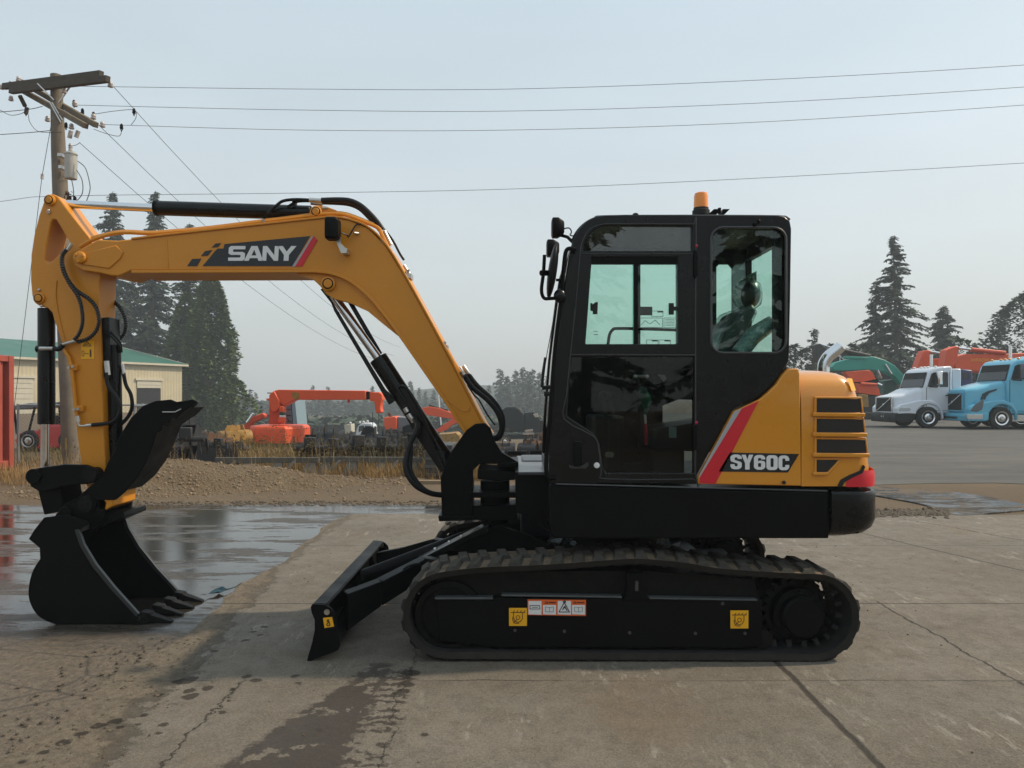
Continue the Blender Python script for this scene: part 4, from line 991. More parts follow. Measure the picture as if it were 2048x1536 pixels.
m = MB(); m.prism([(p.x, p.z) for p in sw2]+[(p.x, p.z) for p in inn[::-1]], yb0+.017, yb1-.017); bu = m.build('bucket', M['black'], EX, bevel=.001)
m = MB(); m.prism(sw_, yb0, yb0+.016); m.prism(sw_, yb1-.016, yb1); m.build('side_plate', M['black'], bu, bevel=.003)
m = MB(); strip2 = [(Xb(a), Zb(b)) for a, b in [(150,1060),(158,1058),(168,1088),(192,1128),(230,1175),(278,1228),(273,1233),(224,1180),(186,1134),(161,1092)]]
m.prism(strip2, yb0-.006, yb0+.02); m.prism(strip2, yb1-.02, yb1+.006); m.prism([(Xb(a), Zb(b)) for a, b in [(150,1054),(160,1054),(160,1064),(150,1064)]], yb0+.02, yb1-.02)
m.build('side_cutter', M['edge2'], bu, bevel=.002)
m = MB(); ear = [(Xb(a), Zb(b)) for a, b in [(78,1092),(90,1035),(110,1012),(150,995),(185,995),(196,1010),(190,1040),(165,1066),(110,1090)]]
m.prism(ear, 4.99, 5.02); m.prism(ear, 5.32, 5.35); m.cyl(Vector((Xb(112),4.97,Zb(1032))), Vector((Xb(112),5.37,Zb(1032))), .045, n=20); m.prism([(Xb(a), Zb(b)) for a, b in [(160,1040),(225,1030),(228,1040),(165,1068)]], 5.02, 5.32)
m.build('bucket_ear', M['black'], bu, bevel=.005)
m = MB(); m.prism([(Xb(a), max(Zb(b), .006)) for a, b in [(225,1244),(284,1240),(296,1243),(284,1250),(225,1251)]], yb0, yb1); m.build('cutting_edge', M['black_cast'], bu, bevel=.002)
for k in range(4):
    yc_ = yb0+.05+(yb1-yb0-.10)*k/3
    x0, x1 = Xb(278), Xb(338); L = []
    for t, hw, z0_, z1_ in ((0,.036,.018,.085),(.3,.034,.016,.075),(.34,.030,.016,.062),(1.0,.020,.006,.018)):
        x_ = x0+(x1-x0)*t; L.append([Vector((x_, yc_-hw, z0_)), Vector((x_, yc_+hw, z0_)), Vector((x_, yc_+hw, z1_)), Vector((x_, yc_-hw, z1_))])
    m = MB(); m.loops(L); m.build('tooth', M['black_cast'], bu, bevel=.003)
# thumb
th = [(205,950),(215,925),(228,905),(240,870),(262,835),(285,812),(310,802),(340,799),(352,804),(385,799),(393,803),(388,810),(368,822),(352,838),(345,834),(338,846),(326,846),(322,862),(312,866),(306,890),(300,905),(292,925),(270,960),(248,985),(230,1000),(195,1000),(170,1008),(150,1000),(165,985),(185,968)]
m = MB(); m.px(th, 4.98, .022); thb = m.build('thumb', M['black'], EX, bevel=.004)
m = MB(); m.px([(a+2, b+2) for a, b in th], 5.34, .022); m.build('side_plate', M['black'], thb, bevel=.004)
inner = [(262,880),(285,850),(320,838),(345,826),(368,815),(350,833),(320,852),(305,890),(286,930),(262,962),(235,985),(215,985),(235,940)]
m = MB(); m.px(inner, 5.003, .336); m.build('thumb_plate', M['black_cast'], thb, bevel=.004)
m = MB(); m.tube([W(325,824,4.972), W(350,824,4.972), W(362,818,4.972)], .004, 6); m.build('weld_seam', M['zinc'], thb)
# ================================================================== the yard
def sstep(t): t = max(0, min(1, t)); return t*t*(3-2*t)
def gz(x, y):                                  # the yard falls away behind the spare parts on the left
    if y < 18: return 0.0
    a = x/y
    return -5.2*sstep((y-18)/75)*sstep((a+.52)/.16)*(1-sstep((a-.06)/.22))
def grid(xs, ys, f):
    m = MB(); V = [[m.bm.verts.new((x, y, f(x, y))) for x in xs] for y in ys]
    for j in range(len(ys)-1):
        for i in range(len(xs)-1): m.bm.faces.new((V[j][i], V[j][i+1], V[j+1][i+1], V[j+1][i]))
    return m
def geo(a, b, n, k=1.0): return [a+(b-a)*(i/n)**k for i in range(n+1)]
# dirt and gravel base sheet
n = NT('yard_dirt')
big = n.noise(.35, 6, .6); med = n.noise(3, 6, .7); fin = n.noise(45, 5, .75); peb = n.vor(38)
c = n.mix(n.ramp(big, .35, .65), (.085,.060,.037), (.145,.105,.066)); c = n.mix(n.ramp(med, .35, .7), c, (.095,.070,.046))
c = n.mix(n.ramp(fin, .35, .7, 0, .6), c, (.21,.16,.11)); c = n.mix(n.ramp(peb, .0, .25, .35, 0), c, (.07,.058,.045))
h = n.math('ADD', n.math('MULTIPLY', fin, .6), n.math('MULTIPLY', peb, .5))
nb = n.bump(med, .6, .12); nb = n.bump(h, .9, .02, nb)
M['dirt'] = n.out(c, .95, nb, Specular_IOR_Level=.2)
xs = sorted(set([-420,-320,-240,-180]+[round(-140+7*i, 2) for i in range(41)]+[180,240,320,420])); ys = [-60,-30,-10,0,6,10,14,18]+[18+4*i for i in range(1,28)]+[140,160,190,230,290,380,450]
g = grid(xs, ys, gz).build('ground', M['dirt'], doubles=False, ang=80); tag(g, kind='structure')

# concrete slab
n = NT('concrete'); s3 = n.xyz(); x, y = s3[0], s3[1]
big = n.noise(.55, 5, .6); med = n.noise(4.5, 6, .7); fin = n.noise(70, 5, .8); fin2 = n.noise(260, 2, .6)
c = n.mix(n.ramp(big, .38, .62), (.122,.104,.081), (.184,.163,.134)); c = n.mix(n.ramp(med, .42, .66, 0, .65), c, (.092,.076,.056))
c = n.mix(n.ramp(n.noise(1.3, 3, .5), .5, .68, 0, .4), c, (.145,.142,.122)); c = n.mix(n.ramp(fin, .42, .62, 0, .55), c, (.245,.215,.172)); c = n.mix(n.ramp(n.noise(130, 4, .8), .5, .64, 0, .6), c, (.05,.043,.034)); c = n.mix(n.ramp(n.noise(11, 8, .8), .50, .62, 0, .45), c, (.075,.066,.053))
# scuffs left by steel tracks: short pale scratches
sc = n.noise(1.0, 5, .75, co=n.rot(.5, (15, 3.6, 1))); sm = n.noise(1.4, 3, .5)
scuff = n.math('MULTIPLY', n.ramp(sc, .55, .62), n.ramp(sm, .50, .64))
c = n.mix(n.math('MULTIPLY', scuff, .5), c, (.40,.37,.32))
rust = n.math('MULTIPLY', n.ramp(n.noise(.8, 4, .6, co=n.rot(1.1)), .56, .7), .35); c = n.mix(rust, c, (.16,.105,.062))
# broken, earth-filled strip along the left edge
wob = n.math('MULTIPLY', n.math('SUBTRACT', n.noise(2.4, 10, .82), .5), .75)
edge = n.ramp(n.math('ADD', n.math('ADD', x, wob), n.ramp(y, 3.0, 6.5, -.22, .14)), -1.94, -1.84, 1, 0)
c = n.mix(n.math('MULTIPLY', edge, .8), c, n.mix(n.ramp(n.noise(22, 9, .85), .38, .58), (.115,.090,.062), (.26,.21,.15)))
# joints and cracks
w1 = n.math('MULTIPLY', n.math('SUBTRACT', n.noise(2.2, 5, .6), .5), .10); w2 = n.math('MULTIPLY', n.math('SUBTRACT', n.noise(9, 6, .75), .5), .10); ww = n.math('ADD', w1, w2)
def line(coord, pos, wd, wob_=1.0, gate=None):
    d = n.math('ABSOLUTE', n.math('ADD', n.math('SUBTRACT', coord, pos), n.math('MULTIPLY', ww, wob_)))
    v = n.ramp(d, wd*.35, wd, 1, 0)
    return n.math('MULTIPLY', v, gate) if gate is not None else v
def gt(coord, a, s=.05): return n.ramp(coord, a-s, a+s, 0, 1)
def lt(coord, a, s=.05): return n.ramp(coord, a-s, a+s, 1, 0)
dg = n.math('ADD', n.math('MULTIPLY', x, .951), n.math('MULTIPLY', y, .308))      # across the oblique crack on the right
L_ = [line(x, 1.47, .024, .30), line(x, 2.62, .010, .9, lt(y, 5.4)), n.math('MULTIPLY', line(y, 3.90, .008, .5), n.ramp(n.noise(1.2, 4, .7), .38, .6, .1, .7)), line(y, 5.34, .010, .4), line(dg, 6.06, .014, .4, gt(y, 5.4)),
      line(x, -1.40, .006, 1.6, lt(y, 3.9)), n.math('MULTIPLY', line(y, 7.4, .014, .6), .45), line(x, -.55, .005, 2.2, lt(y, 4.4)), line(n.math('SUBTRACT', x, n.math('MULTIPLY', y, .25)), .2, .006, 1.8, gt(y, 5.5)), line(n.math('ADD', x, n.math('MULTIPLY', y, .4)), 8.3, .010, 1.8)]
crk = L_[0]
for l in L_[1:]: crk = n.math('MAXIMUM', crk, l)
c = n.mix(n.math('MULTIPLY', crk, .85), c, (.028,.023,.018))
# oil / water stain with tyre lug fingers
sx = n.math('ADD', x, n.math('MULTIPLY', n.math('SUBTRACT', n.noise(9, 9, .8), .5), .34))
cx_ = n.math('ADD', n.math('MULTIPLY', n.math('SUBTRACT', y, 4.15), .20), -.70)       # centre line of the stain
hw = n.ramp(y, 2.8, 4.15, .27, .05)
d1 = n.math('SUBTRACT', n.math('ABSOLUTE', n.math('SUBTRACT', sx, cx_)), hw)
st1 = n.ramp(d1, -.012, .006, 1, 0)
fing = n.math('SINE', n.math('ADD', n.math('MULTIPLY', y, 78), n.math('MULTIPLY', n.noise(3.2, 6, .7), 30)))
fm = n.math('MULTIPLY', n.ramp(fing, .0, .2), n.math('MULTIPLY', gt(sx, -.78, .005), lt(sx, -.50, .006))); fm = n.math('MULTIPLY', n.math('MULTIPLY', fm, lt(y, 4.05, .02)), n.ramp(n.noise(4.5, 5, .7), .42, .46))
st = n.math('MAXIMUM', st1, fm); hole_ = n.ramp(n.noise(5, 5, .7), .60, .615, 1, 0)
st = n.math('MULTIPLY', n.math('MULTIPLY', st, lt(y, 4.16, .02)), hole_)
c = n.mix(n.math('MULTIPLY', st, .80), c, (.030,.022,.017))
# damp drips on the slab, each where it fell
vn = n.t.nodes.new('ShaderNodeTexNoise'); vn.inputs['Scale'].default_value = 22; vn.inputs['Detail'].default_value = 6; vn.inputs['Roughness'].default_value = .7; n.t.links.new(n.co, vn.inputs['Vector'])
va = n.t.nodes.new('ShaderNodeVectorMath'); va.operation = 'MULTIPLY_ADD'; va.inputs[1].default_value = (.075,.075,0); va.inputs[2].default_value = (-.0375,-.0375,-.014); n.t.links.new(vn.outputs['Color'], va.inputs[0])
vb = n.t.nodes.new('ShaderNodeVectorMath'); vb.operation = 'ADD'; n.t.links.new(n.co, vb.inputs[0]); n.t.links.new(va.outputs[0], vb.inputs[1])
dmin = None
for a_, b_, rx_, ry_ in [(370,1368,20,6),(383,1362,14,5),(355,1368,9,4),(493,1358,12,4),(511,1366,11,5),(590,1357,9,4),(415,1382,14,5),(380,1387,12,5),(378,1399,16,6),(390,1395,8,4),(465,1385,8,4),(445,1431,8,5),(317,1396,9,4),(230,1448,15,5),(198,1457,14,6),(243,1460,9,4),(163,1474,15,6),(128,1491,18,6),(324,1456,9,4),(290,1436,8,3),(316,1472,8,3),(274,1455,6,3),(86,1512,11,3),(42,1531,9,3),(820,1352,22,6),(812,1372,18,5),(805,1388,16,5),(596,1372,7,3),(492,1285,7,2.5),(505,1268,8,2.5),(530,1258,9,2.5),(520,1275,6,2),(428,1307,7,3),(125,1358,10,3),(850,1475,9,3),(640,1468,8,3)]:
    p_ = GP(a_, b_); vd = n.t.nodes.new('ShaderNodeVectorMath'); vd.operation = 'DISTANCE'; n.t.links.new(vb.outputs[0], vd.inputs[0]); vd.inputs[1].default_value = (p_.x, p_.y, 0)
    r_ = .55*(rx_/FPX*p_.y)+.45*(p_.y**2/2250*ry_); d_ = n.math('SUBTRACT', vd.outputs['Value'], r_*.95); dmin = d_ if dmin is None else n.math('MINIMUM', dmin, d_)
damp = n.ramp(dmin, -.004, .004, 1, 0)
c = n.mix(n.math('MULTIPLY', damp, .9), c, (.034,.026,.019))
hgt = n.math('ADD', n.math('MULTIPLY', fin, .35), n.math('MULTIPLY', n.math('SUBTRACT', 1.0, crk), .8))
nb = n.bump(med, .5, .03); nb = n.bump(n.noise(22, 8, .8), .55, .012, nb); nb = n.bump(hgt, 1.0, .008, nb)
nb = n.bump(n.math('MULTIPLY', n.noise(18, 6, .8), edge), .9, .035, nb)
r = n.math('SUBTRACT', n.ramp(med, .3, .7, .78, .92), n.math('MULTIPLY', st, .28))
M['concrete'] = n.out(c, r, nb, Specular_IOR_Level=.3)
random.seed(11)
def wedge(pts, amp, step=.25):
    out = []
    for a, b in zip(pts, pts[1:]+pts[:1]):
        a, b = Vector(a), Vector(b); k = max(1, int((b-a).length/step)) if amp else 1
        for i in range(k):
            p = a.lerp(b, i/k); q = mnoise.noise_vector(Vector((p.x*1.1, p.y*1.1, 3.3)))*amp+mnoise.noise_vector(Vector((p.x*5, p.y*5, 1.3)))*amp*.4
            out.append((p.x+q.x, p.y+q.y))
    return out
def sheet(name, pts, z, mt, th=.05):
    m = MB(); b = m.bm; v = m.verts([(a, b_, z) for a, b_ in pts]); m.face(v)
    v2 = m.verts([(a, b_, z-th) for a, b_ in pts]); 
    for i in range(len(v)): m.face([v[i], v[(i+1) % len(v)], v2[(i+1) % len(v)], v2[i]])
    return tag(m.build(name, mt, smooth=False), kind='structure')
sheet('concrete_pavement', [(-2.02,-8)]+wedge([(-2.02,-3),(-2.1,9.35),(16,9.5)], .10)[:-40]+[(16,9.5),(16,-8)], .014, M['concrete']) if False else None
P = []
L0 = wedge([(-2.02,-3),(-2.08,4),(-2.1,9.35)], .11)[:-30]
left = [p for p in wedge([(-2.02,-2),(-2.1,9.3)], .11, .2) if p[1] < 9.25][:56]
top_ = [(-2.0+.3*i, 9.35+mnoise.noise(Vector((i*.6, 0, 5)))*.22+mnoise.noise(Vector((i*2.1, 0, 5)))*.08) for i in range(60)]
sheet('concrete_pavement', [(-2.02,-8)]+left+top_+[(16.2,9.4),(16.2,-8)], .014, M['concrete'])
# wet old pavement left of the slab
n = NT('wet_pavement'); s3 = n.xyz(); x, y = s3[0], s3[1]
big = n.noise(.7, 5, .6, co=n.scaled((.6,1.6,1))); med = n.noise(4, 6, .7, co=n.scaled((.5,1.5,1))); fin = n.noise(60, 4, .7)
wet = n.math('MULTIPLY', n.ramp(big, .30, .44), n.ramp(n.math('ADD', y, n.math('MULTIPLY', med, 1.6)), 5.2, 6.0))
c = n.mix(n.ramp(med, .3, .7), (.048,.040,.031), (.085,.072,.055)); strk = n.noise(1.5, 8, .72, co=n.scaled((.45,2.2,1))); wet = n.math('MULTIPLY', wet, n.ramp(strk, .40, .47, .12, 1)); c = n.mix(n.math('MULTIPLY', wet, .8), c, (.020,.017,.014))
dr = n.ramp(n.math('ADD', y, n.math('MULTIPLY', n.math('SUBTRACT', med, .5), 1.5)), 4.35, 4.75, 1, 0)
c = n.mix(n.math('MULTIPLY', dr, .85), c, n.mix(n.ramp(n.noise(26, 7, .8), .38, .60), (.10,.076,.05), (.21,.165,.115)))
cr = n.ramp(n.vor(1.1, 'DISTANCE_TO_EDGE', n.scaled((1,1.8,1))), .0, .02, 1, 0); c = n.mix(n.math('MULTIPLY', cr, .6), c, (.02,.018,.015))
r = n.ramp(wet, .1, .95, .6, .035); dry_ = n.ramp(wet, .1, .9, 1, .10); nb = n.bump(n.math('MULTIPLY', n.noise(16, 5, .7, co=n.scaled((.4,1.6,1))), dry_), .5, .012); nb = n.bump(n.math('MULTIPLY', fin, dry_), .5, .004, nb)
nb = n.bump(n.math('MULTIPLY', n.noise(12, 6, .8), dr), .9, .05, nb)
M['wet'] = n.out(c, r, nb, Specular_IOR_Level=.5)
wetp = [(-24,-8),(-24,10.0)]+[(-24+.5*i, 10.25+mnoise.noise(Vector((i*.5, 1, 5)))*.25) for i in range(46)]+[(-1.0,10.2),(-.6,9.9),(-.7,9.0),(-1.6,8.8),(-1.6,-8)]
sheet('wet_pavement', wetp, .006, M['wet'])
# asphalt on the right
n = NT('asphalt'); big = n.noise(.25, 5, .6); med = n.noise(2.5, 6, .7, co=n.scaled((.35,1,1))); fin = n.noise(60, 4, .8)
c = n.mix(n.ramp(big, .35, .65), (.062,.062,.060), (.098,.096,.090)); c = n.mix(n.ramp(med, .45, .65, 0, .7), c, (.135,.118,.09)); c = n.mix(n.ramp(n.noise(.9, 7, .75, co=n.scaled((.25,1.6,1))), .46, .60, 0, .6), c, (.045,.045,.045)); c = n.mix(n.ramp(fin, .4, .7, 0, .4), c, (.15,.145,.13))
M['asphalt'] = n.out(c, .85, n.bump(fin, .6, .01), Specular_IOR_Level=.3)
asp = [(3.2,13.0)]+[(3.4+1.2*i, 12.6+mnoise.noise(Vector((i*.7, 2, 5)))*.5) for i in range(30)]+[(60,12.8),(60,62),(12,62),(7,40)]
sheet('asphalt', asp, .008, M['asphalt'])
# muddy puddle at the slab's far edge
n = NT('muddy_puddle'); a = n.noise(2.4, 7, .75, co=n.scaled((.45,1.3,1))); b = n.noise(14, 5, .7)
m0 = n.ramp(n.noise(1.6, 8, .75), .44, .50); k = n.math('MULTIPLY', n.ramp(a, .46, .50), m0); c = n.mix(m0, (.105,.077,.050), (.030,.022,.016)); c = n.mix(k, c, (.012,.011,.010)); M['puddle'] = n.out(c, n.ramp(k, 0, 1, .9, .04), n.bump(n.math('MULTIPLY', n.noise(14, 7, .8), n.ramp(k, 0, 1, 1, .1)), .7, .02), Specular_IOR_Level=.5)
pd = [GP(*p) for p in [(1700,985),(1745,975),(1800,979),(1870,984),(1940,990),(2010,1002),(2060,1015),(2060,1021),(1990,1028),(1920,1033),(1880,1025),(1850,1012),(1790,1000),(1740,992),(1700,993)]]
sheet('puddle', [(p.x, p.y) for p in smooth_path(pd, 4, True)], .018, M['puddle'], .03)
m = MB(); random.seed(5)
def rock(m, p, s, flat=.6):
    v = [p+Vector((random.uniform(.6,1)*s*math.cos(a)*math.sin(b_), random.uniform(.6,1)*s*math.sin(a)*math.sin(b_), random.uniform(.6,1)*s*flat*math.cos(b_))) for b_ in (.5,1.3,2.1) for a in (0,1.05,2.1,3.14,4.2,5.2)]
    V = m.verts(v)
    for r_ in range(2):
        for i in range(6): m.face([V[r_*6+i], V[r_*6+(i+1) % 6], V[r_*6+6+(i+1) % 6], V[r_*6+6+i]])
    m.face(V[:6][::-1]); m.face(V[12:])
for i in range(900):
    px_ = random.uniform(1640, 1900); t = random.random(); p = GP(px_, 1029+random.gauss(0, 3.5)-(px_-1750)*.0); rock(m, Vector((p.x, p.y, .012)), random.uniform(.012,.05))
for i in range(500):
    p = GP(random.uniform(200, 900), random.uniform(1003, 1012)); rock(m, Vector((p.x, p.y, .005)), random.uniform(.01,.04))
for i in range(260):                # crumbs of earth along the broken edge of the slab
    yy = random.uniform(2.9, 4.6); xx_ = -2.05+random.gauss(0, .2); rock(m, Vector((xx_, yy, .014)), random.uniform(.004,.016))
for i in range(140): rock(m, Vector((random.uniform(-1.9,4), random.uniform(2.9,8.5), .016)), random.uniform(.003,.009))
M['mud'] = mat('mud_lumps', (.095,.075,.053), .95, var=.5, nscale=6)
tag(m.build('loose_stones', M['mud'], doubles=False, smooth=False), kind='stuff')
# blue rag
m = MB(); V = []
ctr = [GP(a, b) for a, b in [(411,1194),(425,1189),(440,1190),(455,1184),(470,1178)]]
L = []
for i, p in enumerate(ctr):
    hw_ = (.05,.055,.02,.03,.028)[i]; L.append([p+Vector((.01*j, (j-2)*hw_*.5*(1.6), .016+random.uniform(0,.03))) for j in range(5)])
m.loops(L, False, closed=False); rag = m.build('rag', mat('rag_blue', (.005,.04,.06), .7, var=.3, nscale=20, bump=.4)); tag(rag, 'crumpled teal blue rag lying on the ground right of the bucket teeth', 'rag')

# gravel heap
n = NT('gravel'); v1 = n.vor(26); v2 = n.noise(34, 5, .8); v3 = n.noise(2.2, 5, .6)
c = n.mix(n.ramp(v2, .3, .7), (.095,.068,.040), (.26,.20,.13)); c = n.mix(n.ramp(v3, .4, .7, 0, .6), c, (.14,.09,.048)); c = n.mix(n.ramp(v1, .0, .3, .55, 0), c, (.06,.045,.03))
M['gravel'] = n.out(c, .95, n.bump(n.math('ADD', v1, v2), 1.0, .035), Specular_IOR_Level=.2)
def pile(x, y):
    h = .46*math.exp(-(((x+6.15)/1.15)**2+((y-12.2)/.95)**2))+.30*math.exp(-(((x+4.5)/1.05)**2+((y-12.6)/.8)**2))+.10*math.exp(-(((x+2.6)/1.6)**2+((y-13.0)/.7)**2))
    h += .09*mnoise.noise(Vector((x*1.4, y*1.4, 0)))*min(1, h*6)+.018*mnoise.noise(Vector((x*7, y*7, 0)))*min(1, h*8)
    return h-.035
pl = grid([-9+.06*i for i in range(151)], [10.2+.06*i for i in range(76)], pile).build('gravel_heap', M['gravel'], doubles=False, ang=80); tag(pl, 'low brown heap of fine gravel behind the bucket', 'gravel heap', kind='stuff')
m = MB(); random.seed(9)
for i in range(4200):
    x_, y_ = random.uniform(-8.2,-1.6), random.uniform(10.6,14); h = pile(x_, y_)
    if h > .0 or random.random() < .15: rock(m, Vector((x_, y_, max(h, 0)+.004)), random.choice((random.uniform(.008,.02), random.uniform(.008,.02), random.uniform(.015,.042))), .8)
tag(m.build('gravel_stones', mat('gravel_stone', (.20,.145,.09), .9, var=.6, nscale=5, fine=20), doubles=False, smooth=False), kind='stuff')

# ------------------------------------------------------------------ weeds and dry grass
def blades(name, spots, mt, hmin, hmax, wd, lean=.35, seed=1, heads=0):
    random.seed(seed); m = MB()
    for (x_, y_) in spots:
        h = random.uniform(hmin, hmax)*random.uniform(.6, 1); a = random.uniform(0, 6.28); l = h*random.uniform(0, lean); z = gz(x_, y_)-.01
        d = Vector((math.cos(a), math.sin(a), 0)); s_ = Vector((-d.y, d.x, 0))*wd*random.uniform(.6,1.3); b0 = Vector((x_, y_, z)); b1 = b0+d*l*.35+Vector((0,0,h*.6)); b2 = b0+d*l+Vector((0,0,h))
        v = m.verts([b0-s_, b0+s_, b1+s_*.7, b1-s_*.7, b2]); m.face(v[:4]); m.face([v[3], v[2], v[4]])
        if heads and random.random() < heads:
            for k in range(3):
                q = b2+Vector((random.uniform(-.02,.02), random.uniform(-.02,.02), random.uniform(-.03,.01))); s2 = random.uniform(.005,.013)
                m.face(m.verts([q+Vector((-s2,0,-s2*.6)), q+Vector((s2,random.uniform(-s2,s2),-s2*.4)), q+Vector((s2*.6,0,s2)), q+Vector((-s2*.7,random.uniform(-s2,s2),s2*.8))]))
    return tag(m.build(name, mt, doubles=False, smooth=False), kind='stuff')
def leafmat(name, a, b, sc=.8, rough=.7):
    n = NT(name); k = n.ramp(n.noise(sc, 4, .7), .35, .65); f = n.ramp(n.noise(sc*14, 3, .7), .3, .7, .6, 1.4)
    c = n.mix(1.0, n.mix(k, a, b), f, 'MULTIPLY'); return n.out(c, rough, Specular_IOR_Level=.25)
M['straw'] = leafmat('straw', (.34,.21,.08), (.20,.125,.05)); M['weed'] = leafmat('weed', (.14,.12,.05), (.30,.19,.08)); M['grassg'] = leafmat('dry_green_grass', (.07,.075,.02), (.22,.15,.05))
random.seed(31)
def band(n_, x0, x1, y0, y1): return [(random.uniform(x0, x1), random.uniform(y0, y1)) for _ in range(n_)]
blades('dry_grass', band(7000, -5.2, .2, 13.7, 14.8)+band(1500, -5.2, .2, 13.1, 13.7)+band(2500, -2.6, -.2, 13.0, 14.0)+band(5000, -12, -6.8, 12.3, 14.6)+band(5000, -8.5, -4.2, 14.6, 19)+band(2500, -1, 3, 13.5, 16)+band(2500,-20,-10,12,18), M['straw'], .10, .38, .004, .7, 2)
blades('tall_weeds', band(900, -5.2, -.2, 13.3, 15.2)+band(200, -9, -6.3, 13.8, 15.2)+band(260, -5.6,-4.2,14.0,15.6), M['weed'], .30, .95, .004, .45, 3, .8)
blades('green_grass', band(3500, -9, -5, 15, 24)+band(1500, -13,-8,16,20), M['grassg'], .1, .35, .006, .6, 4)
# ------------------------------------------------------------------ trees
M['bark'] = mat('bark', (.085,.065,.05), .95, var=.4, nscale=3, bump=.6, bdist=.03)
M['fir'] = leafmat('fir_needles', (.022,.040,.028), (.058,.080,.045), .5); M['cedar'] = leafmat('cedar_needles', (.055,.095,.020), (.13,.165,.040), .35); M['bush'] = leafmat('bush_leaves', (.05,.085,.022), (.10,.135,.035), .6)
def sprig(m, p, d, L, wd, droop):
    side = d.cross(Vector((0,0,1)));
    if side.length < 1e-3: side = Vector((1,0,0))
    side = side.normalized()*wd; e = d*L+Vector((0,0,-droop*L)); up = Vector((0,0,wd*random.uniform(-.8,.8)))
    m.bm.faces.new(m.verts([p-side*.4, p+e*.5+side+up, p+e, p+e*.5-side-up]))
def fir(name, h, spread, seed, dens=1.0, bare=.12, narrow=1.0, leaf=.42, gaps=.25, mt=None):
    random.seed(seed); root = thing(name, None, None)
    m = MB(); lean = Vector((random.uniform(-.02,.02), random.uniform(-.02,.02), 1))
    pts = [Vector((lean.x*h*t+.12*mnoise.noise(Vector((t*4, seed, 0))), lean.y*h*t, h*t)) for t in [i/10 for i in range(11)]]
    m.tube(pts, [max(.018*h*(1-t)**.8, .02) for t in [i/10 for i in range(11)]], 7); 
    f = MB(); nb_ = int(h*6.5*dens)
    for i in range(nb_):
        t = bare+(1-bare)*(i/nb_)**.92; z = h*t*1.0; az = random.uniform(0, 6.283)
        lump = .62+.55*mnoise.noise(Vector((math.cos(az)*1.3, math.sin(az)*1.3, z*.35+seed*7)))+random.uniform(-.2,.2)
        if mnoise.noise(Vector((math.cos(az)*.8, math.sin(az)*.8, z*.5+seed*3))) < -gaps and t < .93: continue
        prof = (1-t)**.75*(1 if t > bare+.12 else .55+.45*(t-bare)/.12)
        L = max(spread*prof*max(lump, .2)*1.25, .25*leaf/.42); d = Vector((math.cos(az), math.sin(az), 0)); base = Vector((lean.x*z, lean.y*z, z)); rise = .25 if t > .6 else .02
        def at(u): return base+d*L*u+Vector((0,0,L*(rise*u-.32*u*u)))
        if L > .8: m.tube([at(0), at(.5), at(.95)], [.035,.02,.008], 4, cap=False)
        ns = max(3, int(L/leaf*5.2))
        for k in range(ns):
            u = .12+.9*k/ns; p = at(u); sgn = -1 if k % 2 else 1
            for q in range(2):
                dd = (d*random.uniform(.2,1)+Vector((-d.y, d.x, 0))*sgn*random.uniform(.3,1.1)).normalized()
                sprig(f, p+Vector((random.uniform(-.1,.1), random.uniform(-.1,.1), random.uniform(-.08,.08)))*leaf*2, dd, leaf*random.uniform(.7,1.5)*(1.1-.4*u), leaf*random.uniform(.16,.3), random.uniform(.15,.75)); sgn = -sgn
    for k in range(14): sprig(f, Vector((lean.x*h, lean.y*h, h*(1-.012*k))), Vector((math.cos(k*2.4), math.sin(k*2.4), .5)), leaf*(.3+.08*k), leaf*.12, -.4)
    m.build('trunk', M['bark'], root, doubles=False); f.build('crown', mt or M['fir'], root, doubles=False, smooth=False)
    return root
def bushy(name, h, w_, seed, leaf=.25, n_=5000, mt=None, col=.0, trunk=True, shape=1.0):
    random.seed(seed); root = thing(name, None, None); f = MB(); m = MB()
    m.tube([Vector((0,0,0)), Vector((.05*w_,0,h*.35)), Vector((0,.04*w_,h*.75))], [.035*h**.8, .025*h**.8, .01*h], 7)
    for k in range(9):
        a = random.uniform(0, 6.28); z = h*random.uniform(.15,.5); m.tube([Vector((0,0,z)), Vector((math.cos(a)*w_*.2, math.sin(a)*w_*.2, z+h*.15)), Vector((math.cos(a)*w_*.38, math.sin(a)*w_*.38, z+h*.28))], [.03,.02,.008], 4)
    for i in range(n_):
        t = random.random()**.9; z = h*(col+(1-col)*t); r_ = w_/2*(math.sin(math.pi*min(1, (t*.86+.16))**shape))**.6
        a = random.uniform(0, 6.28); l = 1+.38*mnoise.noise(Vector((math.cos(a)*1.6, math.sin(a)*1.6, z*5/h+seed)))+.25*mnoise.noise(Vector((math.cos(a)*4, math.sin(a)*4, z*14/h+seed)))
        rad = r_*l*random.uniform(.55,1)**.5
        if mnoise.noise(Vector((math.cos(a)*rad*1.2, math.sin(a)*rad*1.2, z*1.1+seed*2))) < -.28: continue
        p = Vector((math.cos(a)*rad, math.sin(a)*rad, z)); d = Vector((math.cos(a)+random.uniform(-.6,.6), math.sin(a)+random.uniform(-.6,.6), random.uniform(-.2,.6))).normalized()
        sprig(f, p, d, leaf*random.uniform(.7,1.5), leaf*random.uniform(.25,.45), random.uniform(-.2,.5))
    m.build('trunk', M['bark'], root, doubles=False); f.build('crown', mt or M['bush'], root, doubles=False, smooth=False)
    return root
def put(o, px_, Y, label, cat='tree', group=None, z=None, rz=0, sc=1):
    x_ = (px_-1024)/FPX*Y; o.location = (x_, Y, gz(x_, Y)-.1 if z is None else z); o.rotation_euler = (0,0,rz); o.scale = (sc,)*3
    return tag(o, label, cat, group)
def hgt_(py, Y, px_): x_ = (px_-1024)/FPX*Y; return CAMH+(HOR-py)/FPX*Y-gz(x_, Y)+.1
G1 = 'tall evergreens behind the boom'
